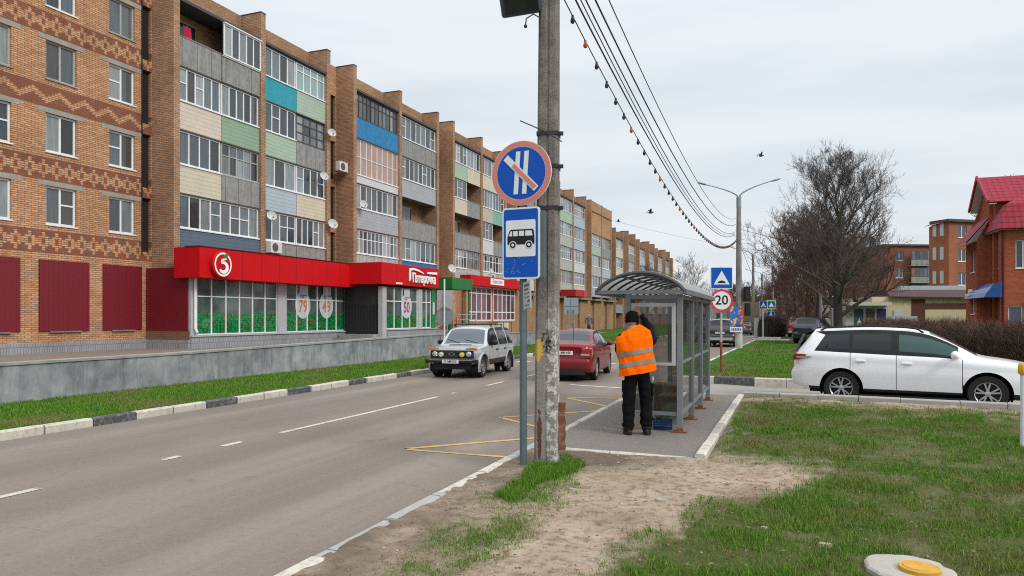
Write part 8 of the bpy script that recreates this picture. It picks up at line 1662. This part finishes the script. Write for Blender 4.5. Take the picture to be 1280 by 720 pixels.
# hands: palm with five separate bent fingers
def hand(parent, wrist, ax, up_, side, curl=0.5):
    ax = Vector(ax).normalized(); up_ = Vector(up_); up_ = (up_ - ax * up_.dot(ax)).normalized(); sd_ = ax.cross(up_) * side; j = []; bo = []; W = Vector(wrist)
    j.append((W, 0.026)); j.append((W + ax * 0.05, (0.036, 0.018))); j.append((W + ax * 0.085, (0.038, 0.016))); bo += [(0, 1), (1, 2)]
    for k, (o_, l, ln) in enumerate(((-0.031, 0.082, 0.9), (-0.010, 0.086, 1.0), (0.011, 0.084, 0.95), (0.031, 0.08, 0.78))):
        p = W + ax * l + sd_ * o_; d = (ax + sd_ * o_ * 3).normalized(); b0 = len(j); j.append((p, 0.009))
        for s_, a in ((0.033, curl * 0.4), (0.026, curl * 0.9), (0.02, curl * 1.4)): d2 = (d * math.cos(a) - up_ * math.sin(a)).normalized(); p = p + d2 * s_ * ln; j.append((p, 0.0082))
        bo += [(2, b0), (b0, b0 + 1), (b0 + 1, b0 + 2), (b0 + 2, b0 + 3)]
    b0 = len(j); p = W + ax * 0.03 - sd_ * 0.03; j.append((p, 0.012)); p = p - sd_ * 0.025 + ax * 0.028 - up_ * 0.008; j.append((p, 0.010)); p = p + ax * 0.03 - sd_ * 0.006 - up_ * 0.012; j.append((p, 0.009)); bo += [(1, b0), (b0, b0 + 1), (b0 + 1, b0 + 2)]
    return skin_mesh('hand', j, bo, [M_SKIN], lambda c: 0, parent, 1, 0)
hand(man, (0.095, 0.33, 1.715), (-0.45, 0.1, 0.85), (-0.1, -1, 0.1), 1, 0.35); hand(man, (-0.15, 0.345, 1.165), (0.5, 0.8, 0.1), (0, 0, 1), 1, 0.7)
hd = MB(); hc = Vector((-0.06, 0.10, 1.655)); hd.ball(hc, 0.1, 18, 0, (0.80, 0.98, 1.16)); hd.ball((hc.x, hc.y + 0.10, hc.z - 0.02), 0.022, 8, 0, (0.7, 1, 1.1)); hd.ball((hc.x, hc.y + 0.075, hc.z - 0.085), 0.035, 8, 0, (1, 0.9, 0.7))
for s_ in (-1, 1): hd.ball((hc.x + s_ * 0.081, hc.y - 0.005, hc.z - 0.02), 0.03, 8, 0, (0.35, 0.7, 1.1)); hd.ball((hc.x + s_ * 0.032, hc.y + 0.088, hc.z + 0.012), 0.013, 8, 1)
hd.bar((hc.x - 0.025, hc.y + 0.097, hc.z - 0.06), (hc.x + 0.025, hc.y + 0.097, hc.z - 0.06), 0.008, 0.006, 1)
hd.build('head', [M_SKIN, M_BOOT], man, smooth=True, angle=80)
cp = MB(); prof = []
for k in range(9): a = k / 8 * math.pi / 2; prof.append((0.098 * math.cos(a) + 0.001, 0.108 * math.sin(a)))
cp.M = Matrix.Translation((hc.x, hc.y - 0.004, hc.z + 0.025)) @ Matrix.Rotation(R(-10), 4, 'X'); cp.lathe([(0.086, -0.075), (0.096, -0.07), (0.101, -0.035), (0.096, -0.032)] + prof, 22, cap=False); cp.build('knitted_cap', mat('black knit cap', (0.007, 0.007, 0.008), 0.95, var=0.3, scale=40, bump=0.4, spec=0.05), man, smooth=True, angle=80)
def torso(name, rows, mt, parent, n=56, sleeves=None, dz=0.0, off=0.0):
    """ring-lofted garment: rows of (z, cx, cy, rx, ry)"""
    b = MB(); vs = []
    for z, cx, cy, rx, ry in rows:
        for k in range(n): a = 2 * math.pi * k / n; e = 0.82; ca, sa = math.cos(a), math.sin(a); wv = 1 + 0.012 * math.sin(3 * a + z * 21) + 0.010 * math.sin(7 * a - z * 33); vs.append((cx + math.copysign(abs(ca) ** e, ca) * (rx + off) * wv, cy + math.copysign(abs(sa) ** e, sa) * (ry + off) * wv, z + dz * ca))
    vs = [tuple(Vector(v) + Vector((v[0], v[1], 0)).normalized() * (mnoise.noise(Vector((v[0] * 8, v[1] * 8, v[2] * 5 + v[0] * 6))) * 0.02 + mnoise.noise(Vector((v[0] * 20, v[1] * 20, v[2] * 12))) * 0.007)) for v in vs]
    b.add(vs, [(i * n + k, i * n + (k + 1) % n, (i + 1) * n + (k + 1) % n, (i + 1) * n + k) for i in range(len(rows) - 1) for k in range(n)]); return b.build(name, mt, parent, smooth=True, angle=80)
rows = [(0.885, 0.01, 0.0, 0.262, 0.175), (0.97, 0.005, 0.0, 0.258, 0.172), (1.07, -0.005, 0.003, 0.254, 0.165), (1.17, -0.018, 0.008, 0.255, 0.160), (1.27, -0.03, 0.014, 0.258, 0.156), (1.37, -0.042, 0.02, 0.256, 0.150), (1.45, -0.05, 0.028, 0.232, 0.135), (1.505, -0.054, 0.036, 0.165, 0.108), (1.545, -0.058, 0.045, 0.105, 0.088)]
rows = [tuple(r0[q] + (r1[q] - r0[q]) * f for q in range(5)) for r0, r1 in zip(rows[:-1], rows[1:]) for f in (0, 0.25, 0.5, 0.75)] + [rows[-1]]
vest = torso('safety_vest', rows, M_VEST, man, dz=0.05)
def at_z(z):
    for a, c in zip(rows[:-1], rows[1:]):
        if a[0] <= z <= c[0]: t = (z - a[0]) / (c[0] - a[0]); return tuple(a[i] + (c[i] - a[i]) * t for i in range(5))
for z in (1.035, 1.19): torso('reflective_band', [at_z(z - 0.03), at_z(z), at_z(z + 0.03)], M_REFL, vest, dz=0.05, off=0.006)
q = MB(); q.box(-0.21, -0.165, -0.06, 0.06, 0.6, 0.78); q.box(0.20, 0.24, -0.05, 0.07, 0.56, 0.74); q.build('cargo_pocket', M_PANT, man, bevel=0.015)
q = MB(); n = 14; q.tube([(0.225 + 0.0, -0.02 + 0.035 * math.cos(2 * math.pi * k / n), 0.80 + 0.035 * math.sin(2 * math.pi * k / n)) for k in range(n + 1)], 0.008, 6); o = q.build('tape_roll', M_SWHITE); o.location = man.location; o.rotation_euler = man.rotation_euler; tag(o, 'roll of pale tape hanging at the belt of the worker', 'tape roll')
# far pedestrians
def walker(px, d, label, top_c, leg_c, rz, z=0.0, sit=False):
    x, y = at(px, d); t = thing('person', label, 'person', (x, y, z), rz, 'distant pedestrians'); M1 = mat('coat %.2f %.2f' % (top_c[0], top_c[2]), top_c, 0.9); M2 = mat('legs %.2f' % leg_c[0], leg_c, 0.9)
    j = [((0, 0, 0.92), (0.15, 0.11)), ((0, 0, 1.2), (0.17, 0.12)), ((0, 0, 1.42), (0.16, 0.1)), ((0, 0.01, 1.53), 0.06), ((0, 0.03, 1.65), (0.085, 0.1)), ((0, 0.03, 1.74), 0.05), ((-0.09, 0.03, 0.5), 0.075), ((-0.1, 0.12, 0.08), 0.06), ((-0.1, 0.2, 0.04), 0.045), ((0.09, -0.03, 0.5), 0.075), ((0.1, -0.16, 0.1), 0.06), ((0.1, -0.1, 0.04), 0.045), ((-0.23, 0, 1.35), 0.065), ((-0.27, 0.0, 1.1), 0.055), ((-0.25, 0.1, 0.88), 0.045), ((0.23, 0, 1.35), 0.065), ((0.27, 0, 1.1), 0.055), ((0.25, 0.08, 0.88), 0.045)]
    skin_mesh('body', j, [(0, 1), (1, 2), (2, 3), (3, 4), (4, 5), (0, 6), (6, 7), (7, 8), (0, 9), (9, 10), (10, 11), (2, 12), (12, 13), (13, 14), (2, 15), (15, 16), (16, 17)], [M1, M2, M_SKIN, M_BOOT], lambda c: (3 if c.z > 1.68 or c.z < 0.09 else 2 if c.z > 1.52 else 0 if c.z > 0.78 else 1), t, 1)
walker(736, 57, 'pedestrian in grey standing on the terrace beyond the red saloon', (0.12, 0.125, 0.135), (0.03, 0.03, 0.035), 0.4, 0.35); walker(1074, 58, 'pedestrian in a pale jacket before the beige shop', (0.45, 0.42, 0.36), (0.05, 0.05, 0.06), 1.0); walker(1086, 54, 'pedestrian in white bending near the low shop', (0.60, 0.59, 0.57), (0.2, 0.2, 0.2), 2.4)
